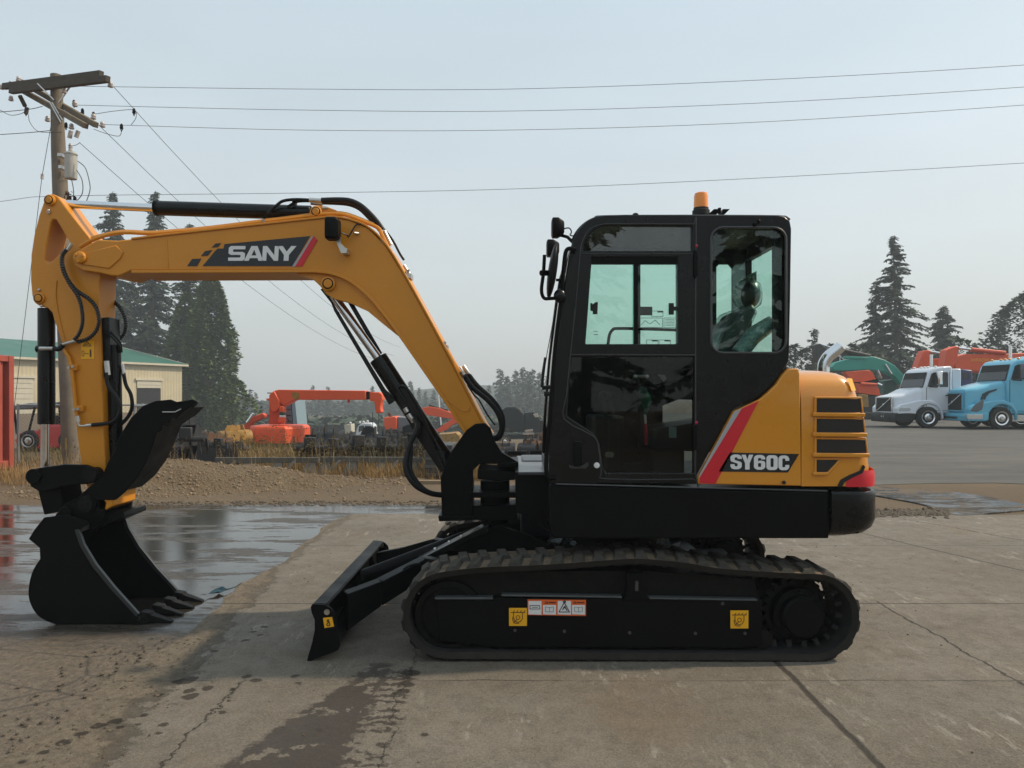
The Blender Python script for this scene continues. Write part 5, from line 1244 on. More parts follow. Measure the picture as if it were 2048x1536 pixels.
put(fir('fir_tree', hgt_(383,90,228), 5.2, 1, 2.2, .04, leaf=.48, gaps=.5), 228, 90, 'tall dark fir between the arm and the metal building, left of the other two', 'tree', G1)
put(fir('fir_tree', hgt_(380,92,298), 5.4, 2, 2.2, .04, leaf=.48, gaps=.5), 298, 92, 'tallest dark fir rising behind the chromed arm rod', 'tree', G1)
put(fir('fir_tree', hgt_(447,86,382), 4.4, 3, 2.0, .1, leaf=.46, gaps=.36), 382, 86, 'tall sparse fir just left of the broad yellow-green cedar', 'tree', G1)
put(bushy('cedar_tree', hgt_(548,80,420), 5.2, 4, .38, 26000, M['cedar'], .10, shape=.8), 420, 80, 'broad column-shaped yellow-green cedar under the boom', 'tree')
put(bushy('cedar_tree', hgt_(585,82,372), 4.6, 44, .42, 8000, M['cedar'], .12, shape=.8), 374, 83, 'narrower green cedar tucked between the sparse fir and the broad cedar', 'tree')
put(fir('fir_tree', hgt_(560,96,258), 6.2, 5, 1.6, .04, leaf=.55, gaps=.5), 258, 97, 'shorter wide fir filling the gap behind the two tallest firs', 'tree', G1)
put(bushy('bush', hgt_(752,76,465), 4.6, 6, .36, 3500, M['bush'], .02), 462, 76, 'bright green round bush at the foot of the cedar', 'bush')
put(bushy('bush', hgt_(700,62,36), 3.4, 7, .24, 900, M['fir'], .2), 36, 76, 'thin treetop showing above the green roof', 'tree')
G2 = 'evergreens behind the parked trucks'
put(fir('fir_tree', hgt_(470,78,1795), 5.4, 8, 2.6, .02, leaf=.40, gaps=.34), 1795, 78, 'tallest ragged fir behind the white truck', 'tree', G2)
put(fir('fir_tree', hgt_(560,79,1752), 3.6, 81, 2.4, .02, leaf=.38, gaps=.3), 1752, 80, 'thinner second stem standing close left of the tallest ragged fir', 'tree', G2)
put(fir('fir_tree', hgt_(612,84,1886), 5.0, 9, 3.2, .03, leaf=.40, gaps=.6), 1886, 84, 'dense pointed fir right of the ragged one', 'tree', G2)
put(bushy('broadleaf_tree', hgt_(585,80,2050), 9.5, 10, .42, 9000, M['fir'], .03, shape=.85), 2056, 80, 'tall dark leafy tree cut by the right edge of the view', 'tree', G2)
put(fir('fir_tree', hgt_(645,84,1990), 3.6, 12, 1.0, .03, leaf=.40, gaps=.6), 1998, 90, 'small fir beside the fir at the right edge', 'tree', G2)
put(fir('fir_tree', hgt_(657,75,1628), 2.4, 11, 1.8, .03, leaf=.38), 1628, 75, 'small pointed fir just right of the cab rear window', 'tree', G2)
for i, (px_, py, w_, lb) in enumerate(((1588,690,5,'round dark tree touching the cab rear edge'),(1612,694,5,'low dark tree left of the small pointed fir'),(1660,682,5,'low dark tree behind the exhaust pipe'),(1705,690,6,'low dark tree left of the ragged fir'),(1730,684,6,'bushy dark tree at the foot of the ragged fir'),(1840,690,7,'bushy dark tree between the ragged and the dense fir'),(1920,678,6,'bushy dark tree right of the dense fir'),(1955,700,7,'low dark tree behind the orange boom'),(2010,690,6,'low dark tree near the right edge'))):
    put(bushy('broadleaf_tree', hgt_(py,72,px_), w_, 50+i, .42, 1500, M['fir'], .03), px_, 72+i % 3*3, lb, 'tree', 'low trees behind the machines')
# far tree line
protos = [fir('far_fir', 10, 2.6, 100+i, 1.2, .02, leaf=.62, gaps=2) for i in range(4)]
random.seed(77); GF = 'far firs along the valley'
_fl = {}
def farlab(i, px_, py):
    zones = ((475,'touching the cedar'),(485,'a little right of the cedar'),(505,'just right of the cedar'),(520,'over the small orange arm'),(560,'left of the crane column'),(590,'behind the crane cab panel'),(612,'under the left end of the crane boom'),(635,'behind the crane boom, near its middle'),(643,'under the middle of the crane boom'),(662,'over the crane boom, right of its middle'),(700,'over the right half of the crane boom'),(720,'near the crane boom tip'),(738,'above the crane boom tip'),(760,'just right of the crane head'),(775,'left of the dark cylinder guard'),(790,'touching the dark cylinder guard'),(810,'just right of the dark cylinder guard'),(830,'right of the boom cylinder, tallest of three'),(842,'right of the boom cylinder, middle of three'),(858,'right of the boom cylinder, last of three'),(872,'beside the thin white pole'),(895,'behind the yellow boom edge'),(905,'under the yellow boom'),(915,'behind the yellow boom near its flange'),(935,'behind the yellow boom foot'),(955,'where the boom hoses leave the boom'),(970,'inside the bend of the boom hoses'),(985,'behind the outer boom hose'),(1006,'slender and first right of the boom hoses'),(1016,'low one second right of the boom hoses'),(1026,'lowest one over the dark sleeper truck'),(1038,'left peak over the dark sleeper truck'),(1048,'highest peak over the dark sleeper truck'),(1058,'broad peak over the dark sleeper truck'),(1070,'right peak over the dark sleeper truck'),(1085,'over the nose of the dark sleeper truck'),(1099,'beside the wiper'),(1200,'touching the cab front post'))
    return 'hazy far fir '+[t for q, t in zones if px_ <= q][0]
spec = [(482,790),(500,778),(512,785),(545,792),(600,780),(626,770),(657,773),(690,788),(730,785),(745,771),(782,780),(800,772),(822,762),(838,775),(850,782),(866,780),(880,790),(900,785),(925,780),(948,776),(962,785),(978,770),(1002,738),(1012,752),(1020,765),(1032,740),(1044,735),(1052,742),(1066,738),(1080,745),(1095,752),(1105,745),(470,770),(575,785),(640,788),(705,790),(765,790),(910,776)]
for i, (px_, py) in enumerate(spec):
    Y = random.uniform(215, 260) if px_ < 970 else random.uniform(170, 200); x_ = (px_-1024)/FPX*Y; z_ = gz(x_, Y)-.2; hh = CAMH+(HOR-py)/FPX*Y-z_
    o = protos[i] if i < 4 else copy_tree(protos[i % 4]); o.location = (x_, Y, z_); o.scale = (hh/10*random.uniform(.9,1.15), hh/10, hh/10); o.rotation_euler = (0,0,random.uniform(0,6)); tag(o, farlab(i, px_, py), 'tree', GF)
def wood(name, specs, mt, leaf, seed):
    random.seed(seed); m = MB()
    for (px_, py, Y, w_, n_) in specs:
        x0 = (px_-1024)/FPX*Y; z0 = gz(x0, Y); h = CAMH+(HOR-py)/FPX*Y-z0
        for k in range(n_):
            a, b = random.uniform(0, 6.28), random.random(); r_ = w_/2*math.sqrt(random.uniform(.2,1))*(1-b*.6)
            p = Vector((x0+math.cos(a)*r_, Y+math.sin(a)*r_, z0+h*b)); d = Vector((random.uniform(-1,1), random.uniform(-1,1), random.uniform(-.3,.6))).normalized(); sprig(m, p, d, leaf*random.uniform(.6,1.5), leaf*.4, .3)
    return tag(m.build(name, mt, doubles=False, smooth=False), kind='stuff')
wood('far_wood', [(430+11*i, 806+10*mnoise.noise(Vector((i*.5,0,0))), 250+30*((i*7) % 5)/5, 20, 480) for i in range(64)]+[(430+13*i, 842-6*((i*5) % 4)/4, 118+9*((i*3) % 4), 11, 260) for i in range(54)], M['fir'], 1.6, 5)
wood('far_wood', [(1560+16*i, 742, 95, 12, 300) for i in range(32)]+[(-60+22*i, 760, 105, 14, 260) for i in range(24)], M['fir'], 1.0, 6)
def hill(x, y): return -8+17*math.exp(-((x-60)/190)**2)*sstep((y-330)/90)+3*mnoise.noise(Vector((x*.02, y*.02, 0)))
hl = grid([-400+20*i for i in range(41)], [320+10*i for i in range(14)], hill).build('hills', mat('hill_forest', (.03,.045,.03), .9, var=.5, nscale=.1, fine=1), doubles=False, ang=80); tag(hl, kind='structure')
# trees on the camera's side of the yard: they are what the cab glass mirrors
for k, (x_, y_, h_, pr) in enumerate(((7.2,-14,13,1),(-1.5,-22,11,3),(3.4,-26,15,2),(13,-19,12,0),(-9,-24,14,2),(-17,-20,12,1),(20,-24,14,3))):
    o = fir('fir_tree', 13, 3.8, 300+k, .8, .02, leaf=.55, gaps=.4) if k < 2 else copy_tree(bk_[k % 2])
    if k == 0: bk_ = [o]
    elif k == 1: bk_.append(o)
    o.location = (x_, y_, -.1); o.rotation_euler = (0,0,k); o.scale = (h_/13,)*3; tag(o, 'fir on the near side, mirrored in the %s' % ('rear side glass','top glass over the door','sliding window','cowl and rear glass','arm side of the cab','boom side far left','counterweight at far right')[k], 'tree', 'firs mirrored in the cab glass')

# ------------------------------------------------------------------ utility pole and wires
M['polewood'] = mat('weathered_pole', (.17,.14,.105), .9, var=.35, nscale=2.5, bump=.5, bdist=.01); M['armwood'] = mat('crossarm_wood', (.075,.06,.045), .9, var=.4, nscale=5, bump=.4)
M['porcelain'] = mat('porcelain', (.45,.4,.38), .35); M['wire'] = mat('wire', (.05,.05,.055), .6); M['tank'] = mat('transformer_grey', (.42,.41,.37), .5, var=.12, nscale=4)
YP = 16.0
pole = thing('utility_pole', 'weathered wooden power pole with crossarms and a grey transformer, behind the excavator arm', 'power pole', (W(143,0,YP).x, YP, 0))
m = MB(); m.tube([Vector((W(146,0,YP).x, YP, -.2)), W(138,760,YP), W(125,480,YP), W(117,300,YP), W(112,150,YP)], [.20,.185,.165,.14,.11], 14); m.build('pole_shaft', M['polewood'], pole)
m = MB()
def beam(m, p, q, a, b):
    p, q = Vector(p), Vector(q); t = (q-p).normalized(); u = Vector((0,0,1)); u = (u-t*u.dot(t)).normalized(); s_ = t.cross(u)
    m.loops([[p+u*a*i+s_*b*j for i, j in ((-1,-1),(-1,1),(1,1),(1,-1))], [q+u*a*i+s_*b*j for i, j in ((-1,-1),(-1,1),(1,1),(1,-1))]])
for (a, b, Y0, Y1) in (((8,173),(203,148),17.0,15.0),((22,182),(216,158),16.7,14.7)):
    m = MB(); beam(m, W(*a, Y0), W(*b, Y1), .062, .05); m.build('crossarm', M['armwood'], pole, bevel=.006)
for (a, b, Y0, Y1) in (((22,168),(172,252),17.4,15.2),((42,163),(192,250),17.4,15.2)):
    m = MB(); beam(m, W(*a, Y0), W(*b, Y1), .055, .05); m.build('crossarm', mat('crossarm_pale', (.16,.125,.085), .9, var=.4, nscale=5) if 'cap' not in M else M['cap'], pole, bevel=.006)
for a, b in (((141,172),(118,205)),((75,167),(108,200)),((100,205),(122,245)),((104,205),(125,240))):
    m = MB(); beam(m, W(*a, 15.8), W(*b, 15.85), .012, .012); m.build('brace', M['zinc'], pole)
for (a, b, Y) in ((4,173,17.1),(37,157,17.2),(128,180,15.6),(221,168,14.9),(205,248,15.0),(150,207,15.8),(187,232,15.5),(22,196,17.0),(95,237,16.3),(143,252,15.6)):
    m = MB(); c_ = W(a, b, Y); m.lathe(c_-Vector((0,0,.07)), (.0,0,1), [(0,.02),(.01,.05),(.04,.055),(.05,.03),(.07,.045),(.10,.04),(.12,.02)], 12); m.build('insulator', M['porcelain'], pole)
for (a, b, c2, d2, Y) in ((40,192,50,212,16.8),(142,262,139,276,15.7),(54,215,52,228,16.8),(157,262,152,275,15.7)):
    m = MB(); m.cyl(W(a, b, Y), W(c2, d2, Y), .045, n=10); m.build('fuse_cutout', M['porcelain'] if a > 100 else M['armwood'], pole)
m = MB(); c_ = W(142,358,15.75); m.lathe(c_, (0,0,1), [(0,.0),(.0,.11),(.03,.118),(.50,.118),(.505,.128),(.53,.128),(.56,.10),(.57,.0)], 24, cap=False); tk = m.build('transformer', M['tank'], pole)
m = MB(); c2 = W(141,302,15.75); m.lathe(c2, (0,0,1), [(0,.04),(.06,.035),(.07,.045),(.09,.03),(.11,.04),(.16,.02)], 12); m.build('bushing', M['porcelain'], tk)
m = MB(); m.box(W(126,0,15.9).x, W(134,0,15.9).x, 15.7, 15.9, W(0,318,15.9).z, W(0,312,15.9).z); m.box(W(128,0,15.9).x, W(134,0,15.9).x, 15.7, 15.9, W(0,342,15.9).z, W(0,336,15.9).z); m.build('bracket', M['zinc'], tk)
m = MB(); m.quad(*[W(a, b, YP-.2) for a, b in ((130,876),(134,876),(134,898),(130,900))]); m.build('pole_tag', mat('brass_tag', (.35,.27,.06), .5), pole)
def cable(name, pts, r=.008, sag=0, par=pole, n_=8):
    m = MB(); m.tube(smooth_path(pts, n_), r, 5); return m.build(name, M['wire'], par)
for P in ([(155,322),(170,335),(178,360),(180,380),(173,402)],[(153,340),(164,360),(165,385),(155,400),(150,398)],[(143,358),(147,380),(147,400)],[(57,230),(60,245),(75,262),(100,265),(124,264)],[(0,220),(20,230),(40,228),(52,222)],[(160,285),(152,290),(140,292),(136,290)],[(190,228),(230,222),(268,220),(272,235),(262,250)],[(187,258),(215,268),(238,272),(243,262)]):
    cable('jumper_wire', [W(a, b, 15.7) for a, b in P], .009 if P[0][0] in (155,153,143) else .006)
for P in ((104,240,84,353),(84,353,18,900)): cable('guy_wire', [W(P[0], P[1], 15.8), W(P[2], P[3], 15.2)], .006)
m = MB(); m.cyl(W(85,348,15.3), W(84,358,15.3), .03, n=8); m.build('guy_insulator', M['porcelain'], pole)
for (a, b, Y) in ((148,205,15.8),(187,229,15.5),(268,222,15.3),(243,253,15.2),(165,222,15.7),(132,250,15.7),(52,222,16.8),(150,398,15.7)):
    m = MB(); m.ball(W(a, b, Y), (.035,.03,.06), 8, 6); m.tube([W(a-3,b+2,Y), W(a,b+10,Y), W(a+3,b+3,Y)], .012, 5); m.build('line_clamp', M['black'], pole)
m = MB(); random.seed(4)
for k in range(60): p = W(137+random.gauss(0,7), 385+random.uniform(0,22), 15.7); sprig(m, p, Vector((random.uniform(-1,1), 0, random.uniform(-1,1))).normalized(), .07, .03, 0)
m.build('dry_creeper', mat('creeper', (.12,.05,.03), .9), pole, doubles=False, smooth=False)
def wire(pts, lb, r=.0052):
    P = [W(a, b, Y) for a, b, Y in pts]; m = MB(); m.tube(smooth_path(P, 10), r, 5); o = m.build('overhead_wire', M['wire']); tag(o, lb, 'wire', 'overhead wires')
wire([(130,172,16),(600,178,16.1),(1024,178,16.1),(1500,161,16),(2048,130,15.8),(2600,85,15.6),(5600,-80,15)], 'topmost of the four long wires crossing the sky to the right')
wire([(150,210,16),(600,220,16.1),(1024,222,16.1),(1500,207,16),(2048,174,15.8),(2600,130,15.6),(5600,-30,15)], 'second from top of the four long wires crossing the sky')
wire([(207,249,16),(600,260,16.1),(1024,260,16.1),(1500,245,16),(2048,210,15.8),(2600,165,15.6),(5600,10,15)], 'third from top of the four long wires crossing the sky')
wire([(-400,460,16),(0,403,16),(130,392,16),(600,386,16.2),(1024,378,16.2),(1500,357,16),(2048,326,15.8),(2600,290,15.6),(5600,160,15)], 'lowest long wire crossing the sky above the cab')
wire([(-400,290,17),(0,269,16.6),(110,260,16)], 'short wire leaving the pole to the left edge, lower one', .008)
wire([(-400,250,17),(0,224,16.6),(85,213,16.2)], 'short wire leaving the pole to the left edge, upper one', .008)
def recede(px_, py, zf, lb, xoff):
    p = W(px_, py, 15.6); m = MB(); P = []
    for k in range(15):
        t = k/14; Y = 15.6+30*t; P.append(Vector((p.x+xoff*t*1.0+.05*(Y-15.6), Y, p.z+(zf-p.z)*t-.9*4*t*(1-t))))
    m.tube(P, .0062, 5); o = m.build('overhead_wire', M['wire']); tag(o, lb, 'wire', 'overhead wires')
recede(226,172,4.4,'wire falling steeply to the right from the tip of the top crossarm', 0)
recede(190,243,3.9,'wire falling to the right from the lower crossarm end', 0)
recede(160,286,3.5,'wire falling to the right from the fuse above the transformer', 0)

# ------------------------------------------------------------------ metal building with green roof
n = NT('metal_siding'); s3 = n.xyz(); rb = n.math('SINE', n.math('MULTIPLY', n.math('ADD', s3[0], s3[1]), 14)); 
M['siding'] = n.out(n.mix(n.ramp(n.noise(.6, 4, .6), .35, .65), (.50,.44,.30), (.44,.385,.26)), .6, n.bump(rb, .5, .03))
M['roofgreen'] = mat('green_roof', (.025,.12,.085), .5, var=.12, nscale=.5); M['trim'] = mat('pale_trim', (.5,.46,.36), .6); M['dark'] = mat('dark_opening', (.012,.012,.013), .9); M['doorp'] = mat('roller_door', (.48,.45,.36), .6)
bd = thing('metal_building', 'long beige metal shed with a green roof and roller doors at the far left', 'building', (-33, 75, 0))
K = Vector((-33.0, 75.0, 0)); dW = Vector((-.398,-.917,0)); dG = Vector((-.917,.398,0)); EV = 4.4; RG = 6.4; WG = 9.9; LN = 34
def bw(s, z, o=0, g_=0): return K+dW*s+dG*(g_-o)+Vector((0,0,z))       # a point on the long wall; o = outwards
m = MB(); m.quad(bw(0,-4), bw(LN,-4), bw(LN,EV), bw(0,EV)); m.face(m.verts([bw(0,-4), bw(0,-4,0,2*WG), bw(0,EV,0,2*WG), bw(0,RG,0,WG), bw(0,EV)])); m.face(m.verts([bw(LN,-4), bw(LN,-4,0,2*WG), bw(LN,EV,0,2*WG), bw(LN,RG,0,WG), bw(LN,EV)])); m.quad(bw(0,-4,0,2*WG), bw(LN,-4,0,2*WG), bw(LN,EV,0,2*WG), bw(0,EV,0,2*WG))
m.build('wall', M['siding'], bd, smooth=False)
m = MB()
for g0, z0_, g1, z1_ in ((-.3,EV+.02,WG,RG+.15),(WG,RG+.15,2*WG+.3,EV+.02)):
    A = [bw(-.4,z0_,0,g0), bw(LN+.4,z0_,0,g0), bw(LN+.4,z1_,0,g1), bw(-.4,z1_,0,g1)]; m.loops([A, [p+Vector((0,0,.12)) for p in A]])
rf = m.build('roof', M['roofgreen'], bd, smooth=False)
m = MB(); m.loops([[bw(-.45,EV-.05,.32), bw(-.45,EV+.14,.32), bw(-.45,EV+.14,.42), bw(-.45,EV-.05,.42)], [bw(LN,EV-.05,.32), bw(LN,EV+.14,.32), bw(LN,EV+.14,.42), bw(LN,EV-.05,.42)]]); m.build('gutter', M['trim'], rf)
m = MB(); beam(m, bw(-.45,EV+.1,0,-.3), bw(-.45,RG+.25,0,WG), .09, .04); m.build('rake_trim', M['trim'], rf)
m = MB(); beam(m, bw(-.02,-4,.03), bw(-.02,EV,.03), .08, .08); m.build('corner_trim', M['trim'], bd)
for s0, s1, zt, zd in ((2.6,5.3,2.85,2.15),(15.2,18.6,2.85,-4)):
    m = MB(); m.quad(bw(s0,-4,.03), bw(s1,-4,.03), bw(s1,zd,.03), bw(s0,zd,.03)) if zd > -3 else None
    if zd > -3: m.build('door_opening', M['dark'], bd, smooth=False)
    m = MB(); z = zt
    lo_ = zd if zd > -3 else -3.8
    while z > lo_+.01:
        z2 = max(z-.42, lo_); m.loops([[bw(s0,z2+.02,.05), bw(s1,z2+.02,.05), bw(s1,z,.05), bw(s0,z,.05)], [bw(s0,z2+.02,.09), bw(s1,z2+.02,.09), bw(s1,z-.02,.09), bw(s0,z-.02,.09)]]); z = z2
    rd = m.build('roller_door', M['doorp'], bd, smooth=False)
    m = MB(); beam(m, bw(s0-.1,-4,.08), bw(s0-.1,zt+.1,.08), .1, .1); beam(m, bw(s1+.1,-4,.08), bw(s1+.1,zt+.1,.08), .1, .1); beam(m, bw(s0-.2,zt+.12,.08), bw(s1+.2,zt+.12,.08), .1, .1); m.build('door_frame', M['trim'], bd)
# red container
M['contred'] = mat('container_red', (.34,.060,.038), .6, var=.22, nscale=2.5, bump=.1, dust=.2)
ct = thing('shipping_container', 'rusty red steel container cut by the left edge of the view', 'container', (-11.2, 12.0, 0))
m = MB(); pts = []; y_ = 9.1
while y_ < 14.8:
    pts += [(-10.0, y_), (-10.0, y_+.07), (-10.04, y_+.11), (-10.04, y_+.18)]; y_ += .22
m.loops([[Vector((a, b, .12)) for a, b in pts+[(-12.4,14.9),(-12.4,9.1)]], [Vector((a, b, 2.2)) for a, b in pts+[(-12.4,14.9),(-12.4,9.1)]]]); m.build('body', M['contred'], ct)
m = MB(); m.box(-10.12, -9.97, 14.88, 15.02, .0, 2.28); m.box(-10.12, -9.97, 9.0, 9.12, .0, 2.28); m.box(-10.11, -9.98, 9.13, 14.87, .05, .2); m.box(-10.11, -9.98, 9.13, 14.87, 2.16, 2.28); m.build('corner_frame', M['contred'], ct, bevel=.008)
# chain link fences
M['galv'] = mat('galvanised', (.35,.36,.36), .45, metal=.6)
def chain(x0, x1, Y0, Y1, h, lb, nm='chain_link_fence', z0=0.03):
    f = thing(nm, lb, 'fence', (x0, Y0, 0)); L = math.hypot(x1-x0, Y1-Y0); P = lambda s, z: Vector((x0+(x1-x0)*s/L, Y0+(Y1-Y0)*s/L, z))
    m = MB(); st_ = .075; k = -int(h/st_)
    while k*st_ < L:
        for sg in (1, -1):
            a0, b0 = (k*st_, z0), (k*st_+h, z0+h)
            if sg < 0: a0, b0 = (k*st_, z0+h), (k*st_+h, z0)
            s0, s1 = a0[0], b0[0]; t0 = max(0, (0-s0)/(s1-s0)); t1 = min(1, (L-s0)/(s1-s0))
            if t1 <= t0: continue
            A = P(s0+(s1-s0)*t0, a0[1]+(b0[1]-a0[1])*t0); B = P(s0+(s1-s0)*t1, a0[1]+(b0[1]-a0[1])*t1); u = Vector((0,0,.0026)); m.face(m.verts([A-u, B-u, B+u, A+u]))
        k += 1
    m.build('wire_mesh', M['galv'], f, doubles=False, smooth=False)
    m = MB(); m.tube([P(0, z0+h), P(L, z0+h)], .02, 8); m.build('top_rail', M['galv'], f)
    for i in range(int(L/1.3)+1):
        m = MB(); m.cyl(P(min(i*1.3, L), 0), P(min(i*1.3, L), z0+h+.03), .026, n=8); m.build('post', M['galv'], f)
    return f
chain(-10.8, -7.1, 16.4, 16.8, 1.25, 'chain link fence behind the power pole, in front of the red vehicle')
chain(-7.55, -6.62, 15.0, 14.9, 1.25, 'small chain link panel standing right of the thumb')
# red utility vehicle
M['vred'] = mat('vehicle_red', (.55,.03,.025), .4, coat=.4); M['canopy'] = mat('canopy_grey', (.12,.13,.15), .4)
uv = thing('utility_vehicle', 'small red utility vehicle with grey canopy behind the fence on the left', 'utility vehicle', (-11.3, 20, 0)); U = lambda a, b: (W(a, b, 20).x, W(a, b, 20).z)
def upr(L, y0, y1, nm, mt, bev=.02):
    m = MB(); m.prism([U(a, b) for a, b in L], y0, y1); return m.build(nm, mt, uv, bevel=bev)
upr([(20,812),(60,806),(78,808),(130,802),(132,808),(78,816),(22,820)], 20, 21.3, 'canopy', M['canopy']); upr([(30,880),(40,865),(70,862),(96,850),(152,848),(156,870),(152,895),(40,900)], 19.95, 21.35, 'body', M['vred'], .05); upr([(68,852),(84,850),(86,835),(76,832),(70,836)], 20.2, 21, 'seat', M['black'], .03)
for a, b in (((28,818),(34,868)),((70,814),(58,862)),((118,806),(122,850)),((140,806),(150,850))):
    m = MB(); m.tube([Vector((U(*a)[0], 20.0, U(*a)[1])), Vector((U(*b)[0], 20.0, U(*b)[1]))], .03, 8); m.build('canopy_post', M['black'], uv)
def wheel(par, c_, r, wd, hub=M['chrome'], side=-1):
    c_ = Vector(c_); d = Vector((0, 1, 0)); m = MB()
    m.lathe(c_, d, [(0.02,r*.58),(0.0,r*.66),(.0,r*.88),(.03,r*.98),(.06,r),(wd-.06,r),(wd-.03,r*.98),(wd,r*.88),(wd,r*.6)], 36); o = m.build('wheel', M['rubber'], par)
    m = MB(); m.lathe(c_-d*.0, d, [(-.035,r*.06),(-.035,r*.16),(.005,r*.19),(.02,r*.34),(.02,r*.50),(.0,r*.56),(.0,r*.62),(.03,r*.62)], 32)
    for k in range(10):
        a = 2*math.pi*k/10; p = c_+Vector((r*.33*math.cos(a), .05, r*.33*math.sin(a))); m.cyl(p, p-Vector((0,.03,0)), r*.035, n=6)
    m.build('rim', hub, o)
    m = MB()
    for k in range(10):
        a = 2*math.pi*(k+.5)/10; p = c_+Vector((r*.43*math.cos(a), .03, r*.43*math.sin(a))); m.cyl(p, p+Vector((0,-.016,0)), r*.055, n=8)
    m.build('hand_holes', M['dark'], o)
    return o
for a in (60, 140): wheel(uv, (U(a,885)[0], 19.9, .28), .28, .22, M['zinc'])
# ================================================================== spare buckets and steel in the weeds
M['spare'] = mat('spare_black', (.016,.016,.017), .6, var=.5, nscale=5, bump=.3, dust=.35, dustcol=(.06,.05,.04), bdist=.004)
M['rusty'] = mat('rusty_steel', (.10,.050,.026), .85, var=.5, nscale=6, bump=.4); M['greysteel'] = mat('grey_steel', (.10,.092,.078), .8, var=.35, nscale=4, bump=.3); M['yel2'] = mat('old_yellow', (.30,.16,.025), .6, var=.3, nscale=5, dust=.3)
def spare_bucket(mt, s=1.0, w_=.6):
    t = thing('spare_bucket', None, None)
    pr = [(.30,0),(.05,-.02),(-.18,.05),(-.30,.22),(-.28,.42),(-.12,.55),(.08,.58)]; pr = [(v.x*s, v.y*s) for v in smooth_path([Vector((a, b, 0)) for a, b in pr], 4)]
    m = MB(); inn = [(a*.95+.01, b*.93+.02) for a, b in pr]; m.prism(pr+inn[::-1], -w_/2, w_/2); m.build('shell', mt, t)
    for y_ in (-w_/2-.012, w_/2+.0): m = MB(); m.prism(pr+[(.16*s,.42*s),(.24*s,.2*s),(.31*s,.0)], y_, y_+.012); m.build('side_plate', mt, t)
    for y_ in (-.12, .10): m = MB(); m.prism([(-.2*s,.5*s),(-.16*s,.72*s),(-.04*s,.78*s),(.12*s,.74*s),(.14*s,.56*s)], y_, y_+.025); m.build('ear', mt, t)
    for k in range(4):
        y_ = -w_/2+.05+(w_-.1)*k/3; m = MB(); m.loops([[Vector((.27*s, y_+a, b)) for a, b in ((-.035,-.02),(.035,-.02),(.035,.04),(-.035,.04))], [Vector((.43*s, y_+a, b-.01)) for a, b in ((-.015,.0),(.015,.0),(.015,.012),(-.015,.012))]]); m.build('tooth', mt, t)
    return t
pb = spare_bucket(M['spare']); pr_ = spare_bucket(M['rusty']); random.seed(41)
def lay(o, first, px_, py_base, Y, rz, lb, tilt=0, sc=1.0, grp='spare buckets lying in the weeds', dz=0):
    c_ = o if first else copy_tree(o); x_ = (px_-1024)/FPX*Y; c_.location = (x_, Y, dz+.02); c_.rotation_euler = (0, tilt, rz); c_.scale = (sc,)*3; tag(c_, lb, 'bucket', grp); return c_
ORD = ['first','second','third','fourth','fifth','sixth','seventh','eighth','last']
k = 0
for i in range(9):
    px_ = 628+i*31; lay(pb, k == 0, px_, 935, 15.4+random.uniform(-.15,.15), random.choice((1.57,-1.57,1.3,1.8)), 'black spare bucket on the ground behind the weeds, %s from left in the lower row' % ORD[i], 0, random.uniform(.6,.75)); k += 1
for i in range(8):
    px_ = 632+i*32; lay(pb, False, px_, 935, 16.1+random.uniform(-.15,.15), random.choice((1.57,-1.57,1.2,0,3.1)), 'black spare bucket piled high behind the weeds, %s from left in the upper row' % ORD[i], random.uniform(-.3,.3), random.uniform(.75,.9), dz=.16+random.uniform(-.06,.06)); k += 1
for i in range(3): 
    for j in range(2): lay(pb, False, 318+i*28, 930, 15.7+.5*j, random.choice((0,1.57,-1.57)), 'black spare bucket stacked right of the thumb, %s of the %s tier' % (('left one','middle one','right one')[i], ('lower','upper')[j]), random.uniform(-.3,.3), .72, dz=.0 if j == 0 else .42)
for i in range(3): lay(pr_, i == 0, 412+i*16, 915, 17.5+i*.3, 1.2+i*.4, 'rusty brown spare bucket left of the orange crane, %s of three' % ('leftmost','middle','rightmost')[i], .2, .8)
for i in range(6): lay(pb, False, 990+i*22, 930, 15.2+(i % 2)*.5, random.choice((1.57,-1.57,1.3)), 'black spare bucket between boom foot and cab, %s from left' % ORD[i], random.uniform(-.2,.2), .62, dz=(i % 2)*.12)
for i in range(2): lay(pr_, False, 1062+i*26, 900, 15.8, 1.57+.3*i, 'rusty spare bucket under the dark sleeper truck, %s one' % ('left','right')[i], .1, .55, dz=.22)
by = spare_bucket(M['yel2']); 
for i in range(3): lay(by, i == 0, 452+i*16, 880, 21+i*.4, 1.0+.7*i, 'old yellow bucket in the grass left of the orange crane, %s of three' % ('leftmost','middle','rightmost')[i], .4, .85, grp='yellow attachments')
# augers / rollers lying across the row
for i, (a, b, py, Y) in enumerate(((640,720,897,15.0),(715,775,895,15.05),(780,842,897,15.0),(612,700,924,14.9),(735,765,926,14.8))):
    m = MB(); z_ = W(0,py,Y).z; m.cyl(Vector((W(a,0,Y).x, Y, z_)), Vector((W(b,0,Y).x, Y, z_+.01)), .07, n=16); m.cyl(Vector((W(a,0,Y).x-.03, Y, z_)), Vector((W(a,0,Y).x, Y, z_)), .10, n=16); o = m.build('steel_pipe', M['spare']); tag(o, 'black steel pipe lying across the spare buckets, %s' % ('upper left','upper middle','upper right','lower left','lower right')[i], 'pipe', 'pipes among the spare buckets')
